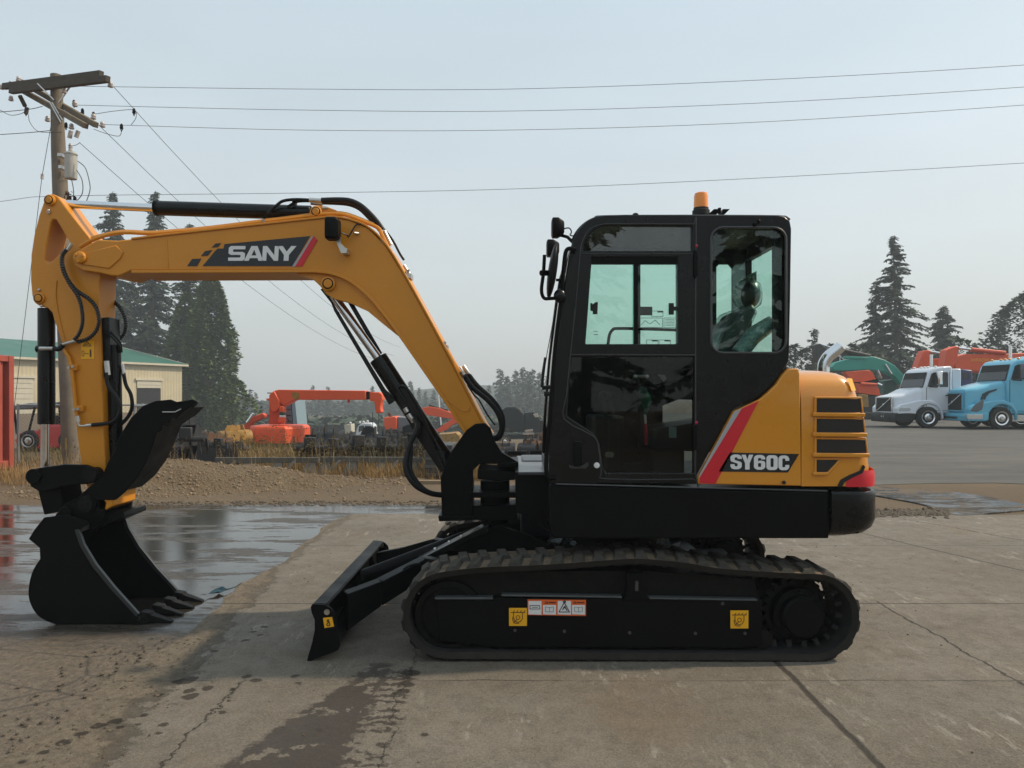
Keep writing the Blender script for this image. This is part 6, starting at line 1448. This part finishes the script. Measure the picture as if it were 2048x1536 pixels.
# grapples: curved tines on a cross bar
def grapple(mt):
    t = thing('grapple', None, None); m = MB(); m.cyl((-.35,0,.50), (.35,0,.50), .06, n=12); m.build('cross_bar', mt, t)
    for k in range(5):
        x_ = -.32+.16*k; m = MB(); m.prism([(b_, a_) for a_, b_ in [(.52,-.02),(.62,.10),(.60,.30),(.45,.48),(.22,.56),(.0,.50),(.02,.46),(.22,.48),(.40,.40),(.50,.26),(.50,.12),(.44,.02)]], x_-.02, x_+.02)
        for v in m.bm.verts: v.co = Vector((v.co.y, v.co.x, v.co.z))
        m.build('tine', mt, t)
    m = MB(); m.box(-.12,.12,-.10,.05,.50,.74); m.build('hitch', mt, t, bevel=.02); return t
gp = grapple(M['spare'])
for i, (px_, Y, rz, s_, dz) in enumerate(((620,14.9,.2,.9,0),(668,14.8,-.3,.8,.05),(716,15.0,.5,.95,0),(765,14.8,0,.85,.05),(812,15.0,.4,.9,0),(845,14.9,-.2,.9,.0),(405,16.6,.3,.8,0),(438,16.4,-.2,.75,0),(478,16.0,.5,.7,0),(335,15.0,0,.9,0),(372,15.3,.2,1.0,.1))):
    o = gp if i == 0 else copy_tree(gp); o.location = ((px_-1024)/FPX*Y, Y, dz); o.rotation_euler = (0,0,rz); o.scale = (s_,)*3
    tag(o, 'black tined grapple among the weeds, %s' % ('leftmost before the bucket pile','second before the bucket pile','third before the bucket pile','fourth before the bucket pile','fifth before the bucket pile','last before the bucket pile','left one beside the rusty buckets','middle one beside the rusty buckets','one just under the orange crane housing','one close to the thumb','one inside the small fence panel')[i], 'grapple', 'grapples in the weeds')
# grey steel frames with splayed legs
def frame():
    t = thing('splayed_stand', None, None); m = MB(); m.box(-.92,.92,-.04,.04,.26,.36); m.build('rail', M['greysteel'], t, bevel=.004)
    m = MB(); m.box(-.9,.9,.28,.34,.24,.31); m.build('rail', M['greysteel'], t, bevel=.004)
    for x_ in (-.8,-.32,.2,.78):
        m = MB(); m.loops([[Vector((x_-.07,-.05,.26)), Vector((x_+.07,-.05,.26)), Vector((x_+.07,.03,.26)), Vector((x_-.07,.03,.26))], [Vector((x_-.22,-.16,0)), Vector((x_+.10,-.16,0)), Vector((x_+.10,-.10,0)), Vector((x_-.22,-.10,0))]]); m.build('leg', M['greysteel'], t, bevel=.003)
    for x_ in (-.55,.5): m = MB(); beam(m, (x_,-.05,.3), (x_-.25,-.28,0), .02, .02); m.build('strut', M['greysteel'], t)
    return t
f0 = frame(); GFm = 'steel frames on the weedy bank'
for i, (px_, Y, rz, lb) in enumerate(((535,13.7,.03,'long grey steel rail on splayed legs, below the orange crane'),(742,13.8,-.03,'long grey steel rail on splayed legs, below the black buckets'),(360,13.6,.1,'low grey steel rail half hidden by the gravel heap'))):
    o = f0 if i == 0 else copy_tree(f0); o.location = ((px_-1024)/FPX*Y, Y, 0 if i < 2 else -.15); o.rotation_euler = (0,0,rz); o.scale = (1.02,1,1); tag(o, lb, 'steel stand', GFm)
# pointed steel teeth in a row
m = MB(); random.seed(8)
for i in range(9):
    x_ = W(400+i*9,0,14.4).x; m.face(m.verts([(x_-.07,14.4,.2),(x_+.07,14.4,.2),(x_+random.uniform(-.08,.02),14.42,.62+random.uniform(-.06,.06))])); m.face(m.verts([(x_-.07,14.43,.2),(x_+.07,14.43,.2),(x_+random.uniform(-.08,.02),14.45,.6)]))
m.box(W(392,0,14.4).x, W(480,0,14.4).x, 14.38, 14.5, .12, .24); o = m.build('ripper_bar', M['spare'], smooth=False); tag(o, 'dark bar with upright steel teeth at the left end of the steel frames', 'ripper bar')
# grey crate behind the boom hoses
cr_ = thing('steel_crate', 'dark grey steel crate on the ground behind the boom cylinder hoses', 'crate', (W(868,0,13.2).x, 13.2, 0)); m = MB(); m.box(W(850,0,13.2).x, W(905,0,13.2).x, 13.2, 13.9, .05, .62); m.build('body', mat('crate_grey', (.04,.042,.045), .6, var=.3), cr_, bevel=.01)
m = MB(); 
for k in range(4): m.box(W(850,0,13.2).x-.01, W(905,0,13.2).x+.01, 13.18, 13.2, .08+.14*k, .12+.14*k)
m.build('rib', M['greysteel'], cr_)
m = MB(); m.box(W(820,0,12.6).x, W(885,0,12.6).x, 12.6, 12.72, .0, .06); tag(m.build('timber', mat('timber', (.22,.16,.1), .9), bevel=.004), 'short timber lying on the dirt in front of the grey crate', 'timber')

# ================================================================== orange crane
M['orange'] = mat('machine_orange', (.72,.085,.018), .45, var=.12, nscale=1.5, dust=.12, dustcol=(.3,.12,.06)); M['orange_d'] = mat('orange_deep', (.55,.055,.015), .5, var=.15, nscale=2)
YO = 22.0; OC = thing('crane', 'orange crane with a level telescopic boom standing in the weeds', 'crane', (W(545,0,YO).x, YO+.8, 0))
def opr(L, y0, d, nm, mt, par=OC, bev=.02, Y=YO): m = MB(); f_ = [(W(a,b,Y).x, W(a,b,Y).z) for a, b in L]; m.prism(f_, y0, y0+d); return m.build(nm, mt, par, bevel=bev)
m = MB(); Lv = []
for py, ins in ((887,0),(886,.0),(858,.0),(853,.04),(852,.10)):
    z_ = W(0,py,YO).z; x0, x1 = W(493+ins*20,0,YO).x, W(595-ins*120,0,YO).x; Lv.append([Vector(p) for p in ((x0,YO+.25+ins,z_),(x0+.25,YO+ins,z_),(x1-.35,YO+ins,z_),(x1,YO+.4,z_),(x1,YO+1.4,z_),(x0,YO+1.4,z_))])
m.loops(Lv); opb = m.build('rear_housing', M['orange'], OC, bevel=.03)
m = MB(); Lv = []
for z_ in (W(0,887,YO).z-.001, W(0,905,YO).z-.05):
    x0, x1 = W(495,0,YO).x, W(590,0,YO).x; Lv.append([Vector(p) for p in ((x0,YO+.3,z_),(x0+.25,YO+.05,z_),(x1-.35,YO+.05,z_),(x1,YO+.45,z_),(x1,YO+1.35,z_),(x0,YO+1.35,z_))])
m.loops(Lv); m.build('lower_skirt', mat('skirt_grey', (.06,.05,.045), .7, var=.3), OC, bevel=.02)
m = MB()
for a, b in ((502,885),(508,886)): pass
m.box(W(518,0,YO).x, W(530,0,YO).x, YO-.012, YO, W(0,882.5,YO).z, W(0,880.5,YO).z)
for r_ in range(3):
    for c_ in range(2): m.box(W(583+c_*4.5,0,YO).x, W(585.5+c_*4.5,0,YO).x, YO+.20+.1*c_, YO+.24+.1*c_, W(0,884-r_*4,YO).z, W(0,882-r_*4,YO).z)
m.build('vent_slots', M['dark'], opb)
opr([(528,850),(530,795),(536,786),(550,786),(556,800),(552,850)], YO+.4, .5, 'column', M['orange_d']); opr([(531,790),(541,781),(552,800),(552,818),(543,825),(536,823),(532,812)], YO+.30, .7, 'knuckle', M['orange'], bev=.03)
bm_ = opr([(531,798),(541,781),(550,779),(726,781),(727,800),(580,800),(560,812),(548,802),(540,800)], YO+.35, .55, 'boom', M['orange'], bev=.02)
opr([(727,783),(734,783),(734,799),(727,799)], YO+.42, .4, 'boom_collar', M['black'], bm_, .004); opr([(734,784),(752,784),(759,788),(760,800),(757,805),(756,818),(758,825),(753,828),(746,826),(745,815),(743,803),(734,802)], YO+.40, .45, 'boom_head', M['orange'], bm_, .02)
opr([(576,784),(593,786),(592,797),(585,800),(578,796)], YO+.345, .006, 'worn_patch', mat('worn_paint', (.32,.16,.03), .8, var=.5, nscale=6), bm_, 0); opr([(687,800),(692,800),(691,806),(687,806)], YO+.5, .1, 'stop_block', M['orange'], bm_, .004)
for a in (745, 757): m = MB(); m.tube([W(a,824,YO+.6), W(a+1,862,YO+.6)], .012, 5); m.build('hoist_rope', M['wire'], OC)
m = MB()
for py, mt in (): pass
opr([(553,813),(562,813),(562,825),(553,825)], YO+.25, .25, 'valve_block', M['orange']); opr([(553,825),(562,825),(562,831),(553,831)], YO+.25, .25, 'valve_block', mat('lamp_green', (.01,.06,.03), .5)); opr([(553,831),(562,831),(562,835),(553,835)], YO+.25, .25, 'valve_block', M['white']); opr([(551,835),(562,835),(562,846),(551,846)], YO+.24, .3, 'valve_block', M['orange'])
opr([(521,785),(534,785),(534,787),(521,787)], YO+.6, .1, 'lamp_bracket', M['black'], bev=.003); opr([(520,797),(532,797),(531,803),(523,801)], YO+.5, .1, 'bracket', M['orange'], bev=.005)
m = MB(); m.tube(smooth_path([W(563,843,YO+.5), W(568,837,YO+.5), W(576,838,YO+.5), W(579,845,YO+.5)], 4), .015, 6); m.build('hose', M['hose'], OC)
# cab panel behind the crane column
cp = thing('parked_cab', 'grey-lilac slatted machine cab with a pale blue corner, behind the crane column', 'cab', (W(580,0,25).x, 25, 0))
m = MB(); m.px([(562,800),(582,798),(586,870),(562,880)], 25, 1.2); m.build('side_panel', mat('cab_lilac', (.15,.11,.13), .6), cp, bevel=.01)
m = MB(); m.px([(583,798),(590,799),(597,870),(587,872)], 24.98, 1.2); m.build('corner_post', mat('cab_blue', (.19,.27,.32), .5), cp, bevel=.01)
for k in range(4): m = MB(); m.px([(562,806+k*12),(582,806+k*12),(582,807.2+k*12),(562,807.2+k*12)], 24.97, .03); m.build('slat', M['black'], cp)

# ================================================================== other machines far off
def blk(root, L, Y, d, nm, mt, bev=.03, par=None): m = MB(); m.px(L, Y, d); return m.build(nm, mt, par or root, bevel=bev)
def rod(root, a, b, Y, r, nm, mt): m = MB(); m.cyl(W(*a, Y), W(*b, Y), r, n=10); return m.build(nm, mt, root)
# small orange boom left of the crane, orange excavator behind the cylinder
o1 = thing('parked_excavator', 'small orange digger arm poking up left of the crane housing', 'excavator', (W(500,0,27).x, 27, gz(W(500,0,27).x, 27)), 0, 'parked orange machines')
blk(o1, [(484,858),(488,850),(500,836),(524,826),(530,830),(528,836),(505,846),(496,862)], 27, .3, 'boom', M['orange_d']); rod(o1, (494,845), (507,827), 27, .05, 'cylinder', M['chrome']); blk(o1, [(462,862),(482,858),(484,880),(462,884)], 27, 1, 'body', M['yel2']); blk(o1, [(458,884),(500,880),(502,892),(458,895)], 26.9, 1.3, 'track', M['rubber'])
o2 = thing('parked_excavator', 'orange excavator with folded arm between the boom cylinder and the boom foot', 'excavator', (W(880,0,48).x, 48, gz(W(880,0,48).x, 48)), 0, 'parked orange machines')
blk(o2, [(836,818),(858,813),(878,816),(905,826),(916,835),(914,846),(902,852),(893,860),(874,868),(872,860),(892,846),(904,838),(890,836),(866,832),(840,828)], 48, .5, 'boom', M['orange']); rod(o2, (858,812), (895,822), 48.2, .09, 'cylinder', M['black']); blk(o2, [(872,870),(912,866),(920,872),(920,888),(872,888)], 48, 2.2, 'body', M['yel2']); blk(o2, [(860,888),(925,888),(930,902),(858,902)], 47.8, 2.6, 'track', M['rubber']); blk(o2, [(846,845),(858,842),(862,870),(846,870)], 48.3, 1.2, 'cab', M['black'])
blk(thing('parked_excavator', 'orange counterweight of a machine right of the crane hook', 'excavator', (W(788,0,40).x, 40, gz(W(788,0,40).x, 40)), 0, 'parked orange machines'), [(768,835),(790,833),(793,836),(793,858),(768,860)], 40, 1.6, 'counterweight', M['orange'])
o3 = bpy.data.objects['parked_excavator.002']; blk(o3, [(794,834),(812,835),(822,845),(830,862),(795,862)], 40.2, 1.5, 'body', M['canopy']); blk(o3, [(764,862),(830,862),(834,876),(762,876)], 39.9, 2.2, 'track', M['rubber']); rod(o3, (778,826), (782,834), 40.5, .1, 'exhaust_pipe', M['rusty'])
lp = thing('light_pole', 'thin white pole rising behind the boom cylinder', 'pole', (W(880,0,55).x, 55, gz(W(880,0,55).x, 55))); rod(lp, (877,790), (882,850), 55, .05, 'pole_shaft', M['white'])
# distant lorry, white
def lorry_far(lb, col, a, top, bot, Y, wd, nm='tractor_truck'): pass
dw = thing('tractor_truck', 'distant white lorry seen from the front, under the crane hook', 'truck', (W(735,0,88).x, 88, gz(W(735,0,88).x, 88)), 0, 'parked trucks')
M['twhite'] = mat('truck_white', (.66,.70,.76), .35, var=.04, coat=.5); M['tblue'] = mat('truck_blue', (.10,.43,.60), .35, var=.06, coat=.5); M['scr'] = mat('truck_glass', (.018,.024,.028), .08, var=.2, spec=.5); M['tdark'] = mat('truck_dark', (.007,.008,.009), .5, var=.15, spec=.25)
blk(dw, [(716,852),(724,846),(742,846),(748,852),(748,864),(752,872),(752,890),(708,890),(712,864)], 88, 2, 'cab', M['twhite'], .1); blk(dw, [(718,852),(728,851),(728,862),(717,862)], 87.9, .08, 'windscreen', M['scr'], 0); blk(dw, [(730,851),(741,852),(742,862),(730,862)], 87.9, .08, 'windscreen', M['scr'], 0); blk(dw, [(688,850),(702,848),(703,865),(690,868)], 88, 2, 'cargo_box', M['doorp'], .05)
for a, b in ((701,846),(720,845),(727,844),(735,843)): m = MB(); m.ball(W(a,b,87.8), .15, 8, 6); m.build('roof_lamp', M['white'], dw)
# dark sleeper truck
dk = thing('tractor_truck', 'dark grey long-nose truck with tall sleeper left of the excavator cab', 'truck', (W(1045,0,60).x, 60, gz(W(1045,0,60).x, 60)), 0, 'parked trucks')
blk(dk, [(1004,864),(1004,820),(1012,814),(1030,813),(1040,818),(1048,828),(1049,864)], 60, 2.4, 'sleeper', M['tdark'], .12); blk(dk, [(1049,864),(1049,826),(1066,824),(1074,828),(1080,840),(1080,864)], 60.05, 2.3, 'cab', M['tdark'], .06); blk(dk, [(1080,841),(1098,840),(1112,846),(1118,868),(1080,868)], 60.1, 2.2, 'hood', M['tdark'], .1)
blk(dk, [(1052,832),(1064,831),(1065,843),(1052,844)], 60.0, .06, 'side_window', M['scr'], 0); blk(dk, [(1066,828),(1075,827),(1079,834),(1070,835)], 59.95, .1, 'sun_visor', M['chrome'], .01); blk(dk, [(1050,860),(1066,858),(1066,863),(1050,864)], 59.95, .1, 'step', M['chrome'], .01); blk(dk, [(1046,866),(1068,865),(1068,869),(1046,870)], 59.95, .1, 'step', M['chrome'], .01)
blk(dk, [(985,870),(1118,868),(1118,876),(985,878)], 60.3, 1.6, 'chassis', M['black'], .03)
blk(dk, [(1073,880),(1076,868),(1084,863),(1094,863),(1100,868),(1092,868),(1084,870),(1080,880)], 59.95, .3, 'fender', M['rusty'], .02)
for a in (1090, 1010, 985): wheel(dk, (W(a,0,60).x, 60.0, W(0,883,60).z), .5, .3)

# ================================================================== the two parked trucks on the right
def section(x, w0, w1, zb_, zt, r, n_=5):
    P = [(w0, zb_)]
    for i in range(n_+1): a = math.pi-math.pi/2*i/n_; P.append((w0+r+r*math.cos(a), zt-r+r*math.sin(a)))
    for i in range(n_+1): a = math.pi/2-math.pi/2*i/n_; P.append((w1-r+r*math.cos(a), zt-r+r*math.sin(a)))
    P.append((w1, zb_)); return [Vector((x, a, b)) for a, b in P]
def truck(nm, lb, col, s, loc, sleeper, aero):
    t = thing(nm, lb, 'truck', (0,0,0), 0, 'parked trucks')
    wx, wr = (1.40, .49); zc = .49
    hz0, hz1, xw = (1.40, 1.86, 1.24) if not aero else (1.70, 2.14, 1.68)
    rz = 2.82 if not aero else 3.12
    m = MB(); m.loops([section(.0,.34,2.06,.70,hz0-.02,.08), section(.06,.30,2.12,.60,hz0+.04,.12), section(.5,.30,2.12,.60,hz0+.14,.2), section(xw*.75,.26,2.16,.60,hz1-.10,.24), section(xw+.02,.22,2.2,.6,hz1,.26)]); hood = m.build('hood', col, t, ang=50)
    for y0_, d in ((.0,.46),(1.94,.46)):       # wings with wheel arches
        m = MB(); ar = [(wx+.60*math.cos(a), zc+.60*math.sin(a)) for a in [R(-8+196*i/12) for i in range(13)]][::-1]
        top = [(-.02,.62),(-.03,.92),(.12,1.06),(.55,1.16),(1.0,1.26),(1.5,1.28),(1.86,1.12),(2.06,.80),(2.1,.42)]
        m.prism(top+ar[::-1] if ar[0][0] < ar[-1][0] else top+ar, y0_, y0_+d); m.build('fender', col, t, bevel=.05, seg=3)
    m = MB()
    if aero: m.prism([(-.12,.36),(-.14,.62),(-.05,.70),(.5,.74),(.82,.72),(.82,.42),(.7,.36)], -.01, 2.41)
    else: m.prism([(-.08,.24),(-.13,.56),(-.08,.68),(.5,.70),(.82,.68),(.80,.42),(.5,.24)], -.01, 2.41)
    bp = m.build('bumper', col if aero else M['tdark'], t, bevel=.05, seg=3)
    m = MB(); m.box(-.15,-.11,.7,1.7,.46,.54) if aero else m.box(-.145,-.11,.5,.6,.44,.5); m.build('bumper_slot', M['dark'], bp)
    if aero: m = MB(); m.box(-.13,.55,-.022,.30,.44,.66); m.build('fog_lamp_panel', M['zinc'], bp, bevel=.02)
    else:
        for y_ in (.16,.34): m = MB(); m.cyl((-.15,y_+.9,.5), (-.12,y_+.9,.5), .05, n=12); m.build('fog_lamp', M['chrome'], bp)
    gz0, gz1 = (.72, 1.37) if not aero else (.82, 1.56)
    m = MB(); m.box(-.05,.02,.50,1.90,gz0,gz1); gr = m.build('grille', M['dark'], t, bevel=.02)
    m = MB()
    for a, b, c_, d in ((.44,1.96,gz1,gz1+.05),(.44,1.96,gz0-.05,gz0),(.44,.50,gz0,gz1),(1.90,1.96,gz0,gz1)): m.box(-.075,.02,a,b,c_,d)
    m.build('grille_surround', M['chrome'] if not aero else col, gr, bevel=.012)
    m = MB(); beam(m, (-.07,1.86,gz0+.02), (-.07,.54,gz1-.02), .022, .012); m.build('grille_bar', M['chrome'], gr)
    m = MB(); m.ball((-.08,1.21,(gz0+gz1)/2), (.02,.06,.06), 14, 8); m.build('grille_badge', M['chrome'], gr)
    if aero: m = MB(); m.prism([(-.02,1.56),(.25,1.72),(.75,1.76),(.7,1.70),(.2,1.60)], .5, 1.95); m.build('bug_deflector', mat('deflector', (.02,.05,.07), .3), t, bevel=.01)
    m = MB()
    if aero: m.prism([(.0,.80),(.18,1.06),(.55,1.32),(.60,1.20),(.52,.86),(.3,.76)], -.012, .02)
    else: m.prism([(.05,.76),(.03,.86),(.10,.92),(.52,.93),(.60,.86),(.52,.78)], -.012, .02)
    m.build('headlight', mat('headlight', (.42,.46,.5), .12, metal=.3, coat=1) if not aero else mat('headlight_dark', (.08,.11,.13), .12, metal=.3, coat=1), t, bevel=.012)
    if aero: m = MB(); m.prism([(.62,1.30),(.72,1.56),(.95,1.68),(1.35,1.78),(1.3,1.70),(1.0,1.58),(.85,1.42),(.82,1.30)], .24, .29); m.build('air_intake', mat('intake', (.01,.03,.045), .4), t, bevel=.01)
    # cab
    cb = [(xw,.66),(xw,hz1-.02),(xw+.22,rz-.32),(xw+.40,rz-.12),(xw+.8,rz-.02),(xw+1.2,rz)]+([(xw+1.28,rz-.04),(xw+1.28,.66)] if not sleeper else [(xw+2.6,rz+.25),(xw+3.6,rz+.25),(xw+3.6,.66)])
    m = MB(); m.prism(cb, .06, 2.34); cab_ = m.build('cab', col, t, bevel=.09, seg=3)
    m = MB(); a = Vector((xw-.012, 0, hz1+.02)); b = Vector((xw+.215, 0, rz-.33)); v = [Vector((a.x-.01,.24,a.z)), Vector((a.x-.01,2.16,a.z)), Vector((b.x-.01,2.10,b.z)), Vector((b.x-.01,.30,b.z))]
    m.loops([v, [p+Vector((.03,0,0)) for p in v]]); m.build('windscreen', M['scr'], cab_)
    m = MB(); m.quad(*[p+Vector((.0,-.05 if i in (0,3) else .05,.05 if i > 1 else -.04))+Vector((.004,0,0)) for i, p in enumerate(v)]); m.build('screen_seal', M['black'], cab_)
    m = MB(); wp = [(xw+.12,hz1+.02),(xw+.30,rz-.36),(xw+.42,rz-.30),(xw+1.02,rz-.28),(xw+1.06,rz-.34),(xw+1.06,hz1+.0)]; m.prism(wp, .048, .058); m.build('side_window', M['scr'], cab_)
    m = MB(); wi = [(xw+.20,hz1+.05),(xw+.34,rz-.38),(xw+.44,rz-.34),(xw+1.0,rz-.32),(xw+1.0,hz1+.04)]; m.prism([(xw+.6,hz1),(xw+.66,hz1),(xw+.66,rz-.3),(xw+.6,rz-.3)], .035, .047); m.build('window_post', col, cab_)
    m = MB(); 
    for L in ([(xw+.08,.80),(xw+.08,hz1)],[(xw+1.12,.80),(xw+1.12,rz-.26)],[(xw+.08,.80),(xw+1.12,.80)]): m.tube([Vector((L[0][0],.056,L[0][1])), Vector((L[1][0],.056,L[1][1]))], .010, 5)
    m.build('door_seam', M['dark'], cab_)
    m = MB(); m.box(xw+.95,xw+1.08,.03,.058,1.45,1.5); m.build('door_handle', M['black'], cab_, bevel=.005)
    m = MB(); m.box(xw+.42,xw+.62,-.34,-.10,hz1+.08,hz1+.72); mi = m.build('mirror', M['chrome'] if not aero else M['canopy'], t, bevel=.05, seg=3)
    m = MB(); m.tube([Vector((xw+.2,.06,hz1+.02)), Vector((xw+.4,-.2,hz1-.02)), Vector((xw+.5,-.22,hz1+.1))], .022, 6); m.tube([Vector((xw+.4,.06,rz-.34)), Vector((xw+.5,-.22,hz1+.7))], .016, 6); m.build('mirror_arm', M['black'], mi)
    m = MB(); m.box(xw-.01,2.0 if not aero else 2.5,.10,2.3,.34,.64); m.build('step', M['black'] if not aero else M['zinc'], t, bevel=.02)
    m = MB(); m.box(xw,7.2,.75,1.65,.62,.86); m.build('chassis', M['black'], t)
    if not sleeper:
        m = MB(); m.box(xw+1.3,xw+1.7,.12,2.28,.9,rz-.12); m.build('side_fairing', M['twhite'], t, bevel=.05)
        m = MB(); m.cyl((xw+1.55,.2,.62), (xw+2.6,.2,.62), .3, n=20); m.build('fuel_tank', M['chrome'], t)
    m = MB(); ex = (1.62,.55) if not sleeper else (xw+3.75,.3); ex = (xw+1.4,2.1) if not sleeper else ex
    m.cyl((xw+1.36,1.95,1.0), (xw+1.36,1.95,rz+.62), .07, n=16); m.build('exhaust_stack', M['chrome'], t)
    for y_ in (.30,.9,1.2,1.5,2.1): m = MB(); m.ball((xw+.62,y_,rz-.02), (.08,.06,.04), 10, 6); m.build('roof_lamp', M['amber'] if aero else M['white'], cab_)
    for y_, x_ in ((.02,wx),(2.08,wx),(.02,5.6),(2.08,5.6),(.02,6.85),(2.08,6.85)): wheel(t, (x_,y_,zc), wr, .30)
    t.location = loc; t.scale = (s,)*3; return t
truck('tractor_truck', 'white day-cab truck parked between the yellow cowl and the blue truck', M['twhite'], 1.0, (17.5, 34.0, 0), False, False)
truck('tractor_truck', 'bright blue sleeper truck cut by the right edge of the view', M['tblue'], 1.0, (19.85, 32.5, 0), True, True)

# excavators standing behind the trucks
M['teal'] = mat('machine_teal', (.02,.30,.23), .4, var=.1, nscale=1.5); M['teal_d'] = mat('machine_dark_teal', (.012,.07,.06), .5); M['exblack'] = mat('boom_black', (.018,.018,.02), .45)
e1 = thing('parked_excavator', 'teal green excavator behind the white truck, boom reaching left', 'excavator', (W(1780,0,50).x, 50, 0), 0, 'excavators behind the trucks')
blk(e1, [(1664,734),(1672,725),(1690,720),(1715,715),(1745,713),(1768,719),(1790,731),(1806,748),(1811,766),(1802,768),(1790,753),(1770,743),(1740,739),(1700,741),(1668,741)], 50, .7, 'boom', M['teal'], .03); blk(e1, [(1768,762),(1792,758),(1798,800),(1768,800)], 50.6, 1.5, 'cab', M['teal_d'], .08); blk(e1, [(1690,712),(1735,714),(1734,718),(1690,717)], 49.9, .3, 'cylinder', M['teal'], .02); rod(e1, (1770,728), (1783,748), 49.9, .07, 'piston_rod', M['chrome']); rod(e1, (1755,740), (1763,757), 49.9, .07, 'piston_rod', M['chrome']); blk(e1, [(1755,800),(1860,798),(1860,832),(1755,832)], 50, 3, 'body', M['teal'], .1); blk(e1, [(1735,832),(1880,832),(1885,846),(1730,846)], 49.8, 3.2, 'track', M['rubber'], .05)
e2 = thing('parked_excavator', 'black excavator boom with white lettering behind the exhaust pipe', 'excavator', (W(1700,0,54).x, 54, 0), 0, 'excavators behind the trucks')
bb = blk(e2, [(1630,690),(1640,687),(1662,704),(1690,702),(1760,716),(1790,740),(1800,800),(1780,800),(1765,745),(1720,724),(1680,724),(1662,732),(1650,736),(1634,716)], 54, .7, 'boom', M['exblack'], .02); rod(e2, (1642,689), (1669,697), 53.9, .06, 'piston_rod', M['chrome']); rod(e2, (1669,697), (1740,712), 53.9, .13, 'cylinder', M['exblack']); rod(e2, (1670,711), (1682,713), 53.85, .06, 'piston_rod', M['white'])
blk(e2, [(1740,795),(1830,795),(1830,832),(1740,832)], 54, 3, 'body', M['exblack'], .1); blk(e2, [(1720,832),(1850,832),(1850,843),(1720,843)], 53.8, 3.2, 'track', M['rubber'], .05)
text_mesh('DEERE', 0,0, lambda u, v: W(1679+37*u, 723-(8.5*v)+2*u, 53.93), .02, 'brand_lettering', M['white'], bb)
e3 = thing('parked_excavator', 'orange-red excavator with folded arm between the cowl and the white truck', 'excavator', (W(1740,0,46).x, 46, 0), 0, 'excavators behind the trucks')
blk(e3, [(1690,744),(1738,740),(1745,745),(1752,758),(1726,764),(1705,764)], 46, .6, 'boom', M['orange'], .02); blk(e3, [(1712,766),(1722,768),(1750,768),(1757,776),(1762,792),(1718,786)], 45.9, .6, 'arm', M['orange'], .02); blk(e3, [(1706,760),(1755,756),(1762,770),(1758,772),(1708,766)], 46.2, .3, 'link', M['black'], .02); rod(e3, (1722,767), (1754,769), 45.8, .08, 'cylinder', M['orange']); rod(e3, (1754,767), (1763,771), 45.8, .08, 'piston_rod', M['chrome'])
blk(e3, [(1724,788),(1736,790),(1738,814),(1724,814)], 45, .6, 'tail_box', M['yel2'], .03); blk(e3, [(1700,786),(1760,790),(1790,795),(1790,826),(1700,826)], 46, 2.6, 'body', M['exblack'], .1); blk(e3, [(1724,824),(1790,824),(1800,838),(1722,838)], 45.6, 3, 'track', M['rubber'], .1)
def hit(lb, dx, Y, full):
    e = thing('parked_excavator', lb, 'excavator', (W(1950+dx,0,Y).x, Y, 0), 0, 'excavators behind the trucks')
    a = blk(e, [(1832+dx,742),(1840+dx,720),(1847+dx,702),(1858+dx,700),(1866+dx,715),(1862+dx,742)] if not full else [(1888,742),(1893,700),(1912,692),(1919,694),(1916,712),(1906,742)], Y, .7, 'arm', M['orange'], .04)
    b_ = blk(e, [(1862+dx,718),(1890+dx,716),(1960+dx,712),(2100+dx,712),(2100+dx,745),(1960+dx,745),(1862+dx,745)] if not full else [(1910,714),(1930,708),(2000,708),(2100,704),(2180,760),(2150,790),(2080,745),(1940,742),(1910,736)], Y+.05, .6, 'boom', M['orange'], .04)
    rod(e, (1860+dx,703), (1885+dx,707), Y-.02, .07, 'piston_rod', M['chrome']) if not full else rod(e, (1917,696), (1942,699), Y-.02, .08, 'piston_rod', M['chrome'])
    if full: rod(e, (1942,699), (2010,706), Y-.02, .13, 'cylinder', M['orange_d']); text_mesh('HITACHI', 0,0, lambda u, v: W(1943+34*u, 723-(6*v), Y+.03), .01, 'brand_lettering', M['sticker'], b_)
    blk(e, [(2080+dx,745),(2160+dx,745),(2160+dx,830),(2080+dx,830)], Y, 3, 'body', M['orange'], .1); blk(e, [(2050+dx,830),(2200+dx,830),(2200+dx,845),(2050+dx,845)], Y-.1, 3.2, 'track', M['rubber'], .05)
hit('orange excavator arm rising just behind the white cab roof', 0, 47, False); hit('orange excavator with lettered boom rising behind the blue truck', 0, 44, True)
bt = thing('parked_cab', 'dark blue truck cab glimpsed between the white and blue trucks', 'truck', (W(1932,0,40).x, 40, 0)); blk(bt, [(1922,738),(1946,740),(1946,790),(1922,790)], 40, 2, 'cab', mat('navy', (.03,.04,.13), .4), .08); blk(bt, [(1926,745),(1938,745),(1938,758),(1926,758)], 39.97, .05, 'side_window', M['scr'], 0)

# ================================================================== smoke haze
m = MB(); m.box(-430, 430, -70, 460, -7.5, 46); hz = m.build('haze', None, smooth=False); tag(hz, kind='stuff')
hm = bpy.data.materials.new('haze'); hm.use_nodes = True; t = hm.node_tree; t.nodes.clear(); o_ = t.nodes.new('ShaderNodeOutputMaterial'); v_ = t.nodes.new('ShaderNodeVolumePrincipled')
v_.inputs['Color'].default_value = (.77,.85,.91,1); v_.inputs['Density'].default_value = .0015; v_.inputs['Anisotropy'].default_value = .1; t.links.new(v_.outputs[0], o_.inputs['Volume']); hz.data.materials.append(hm)
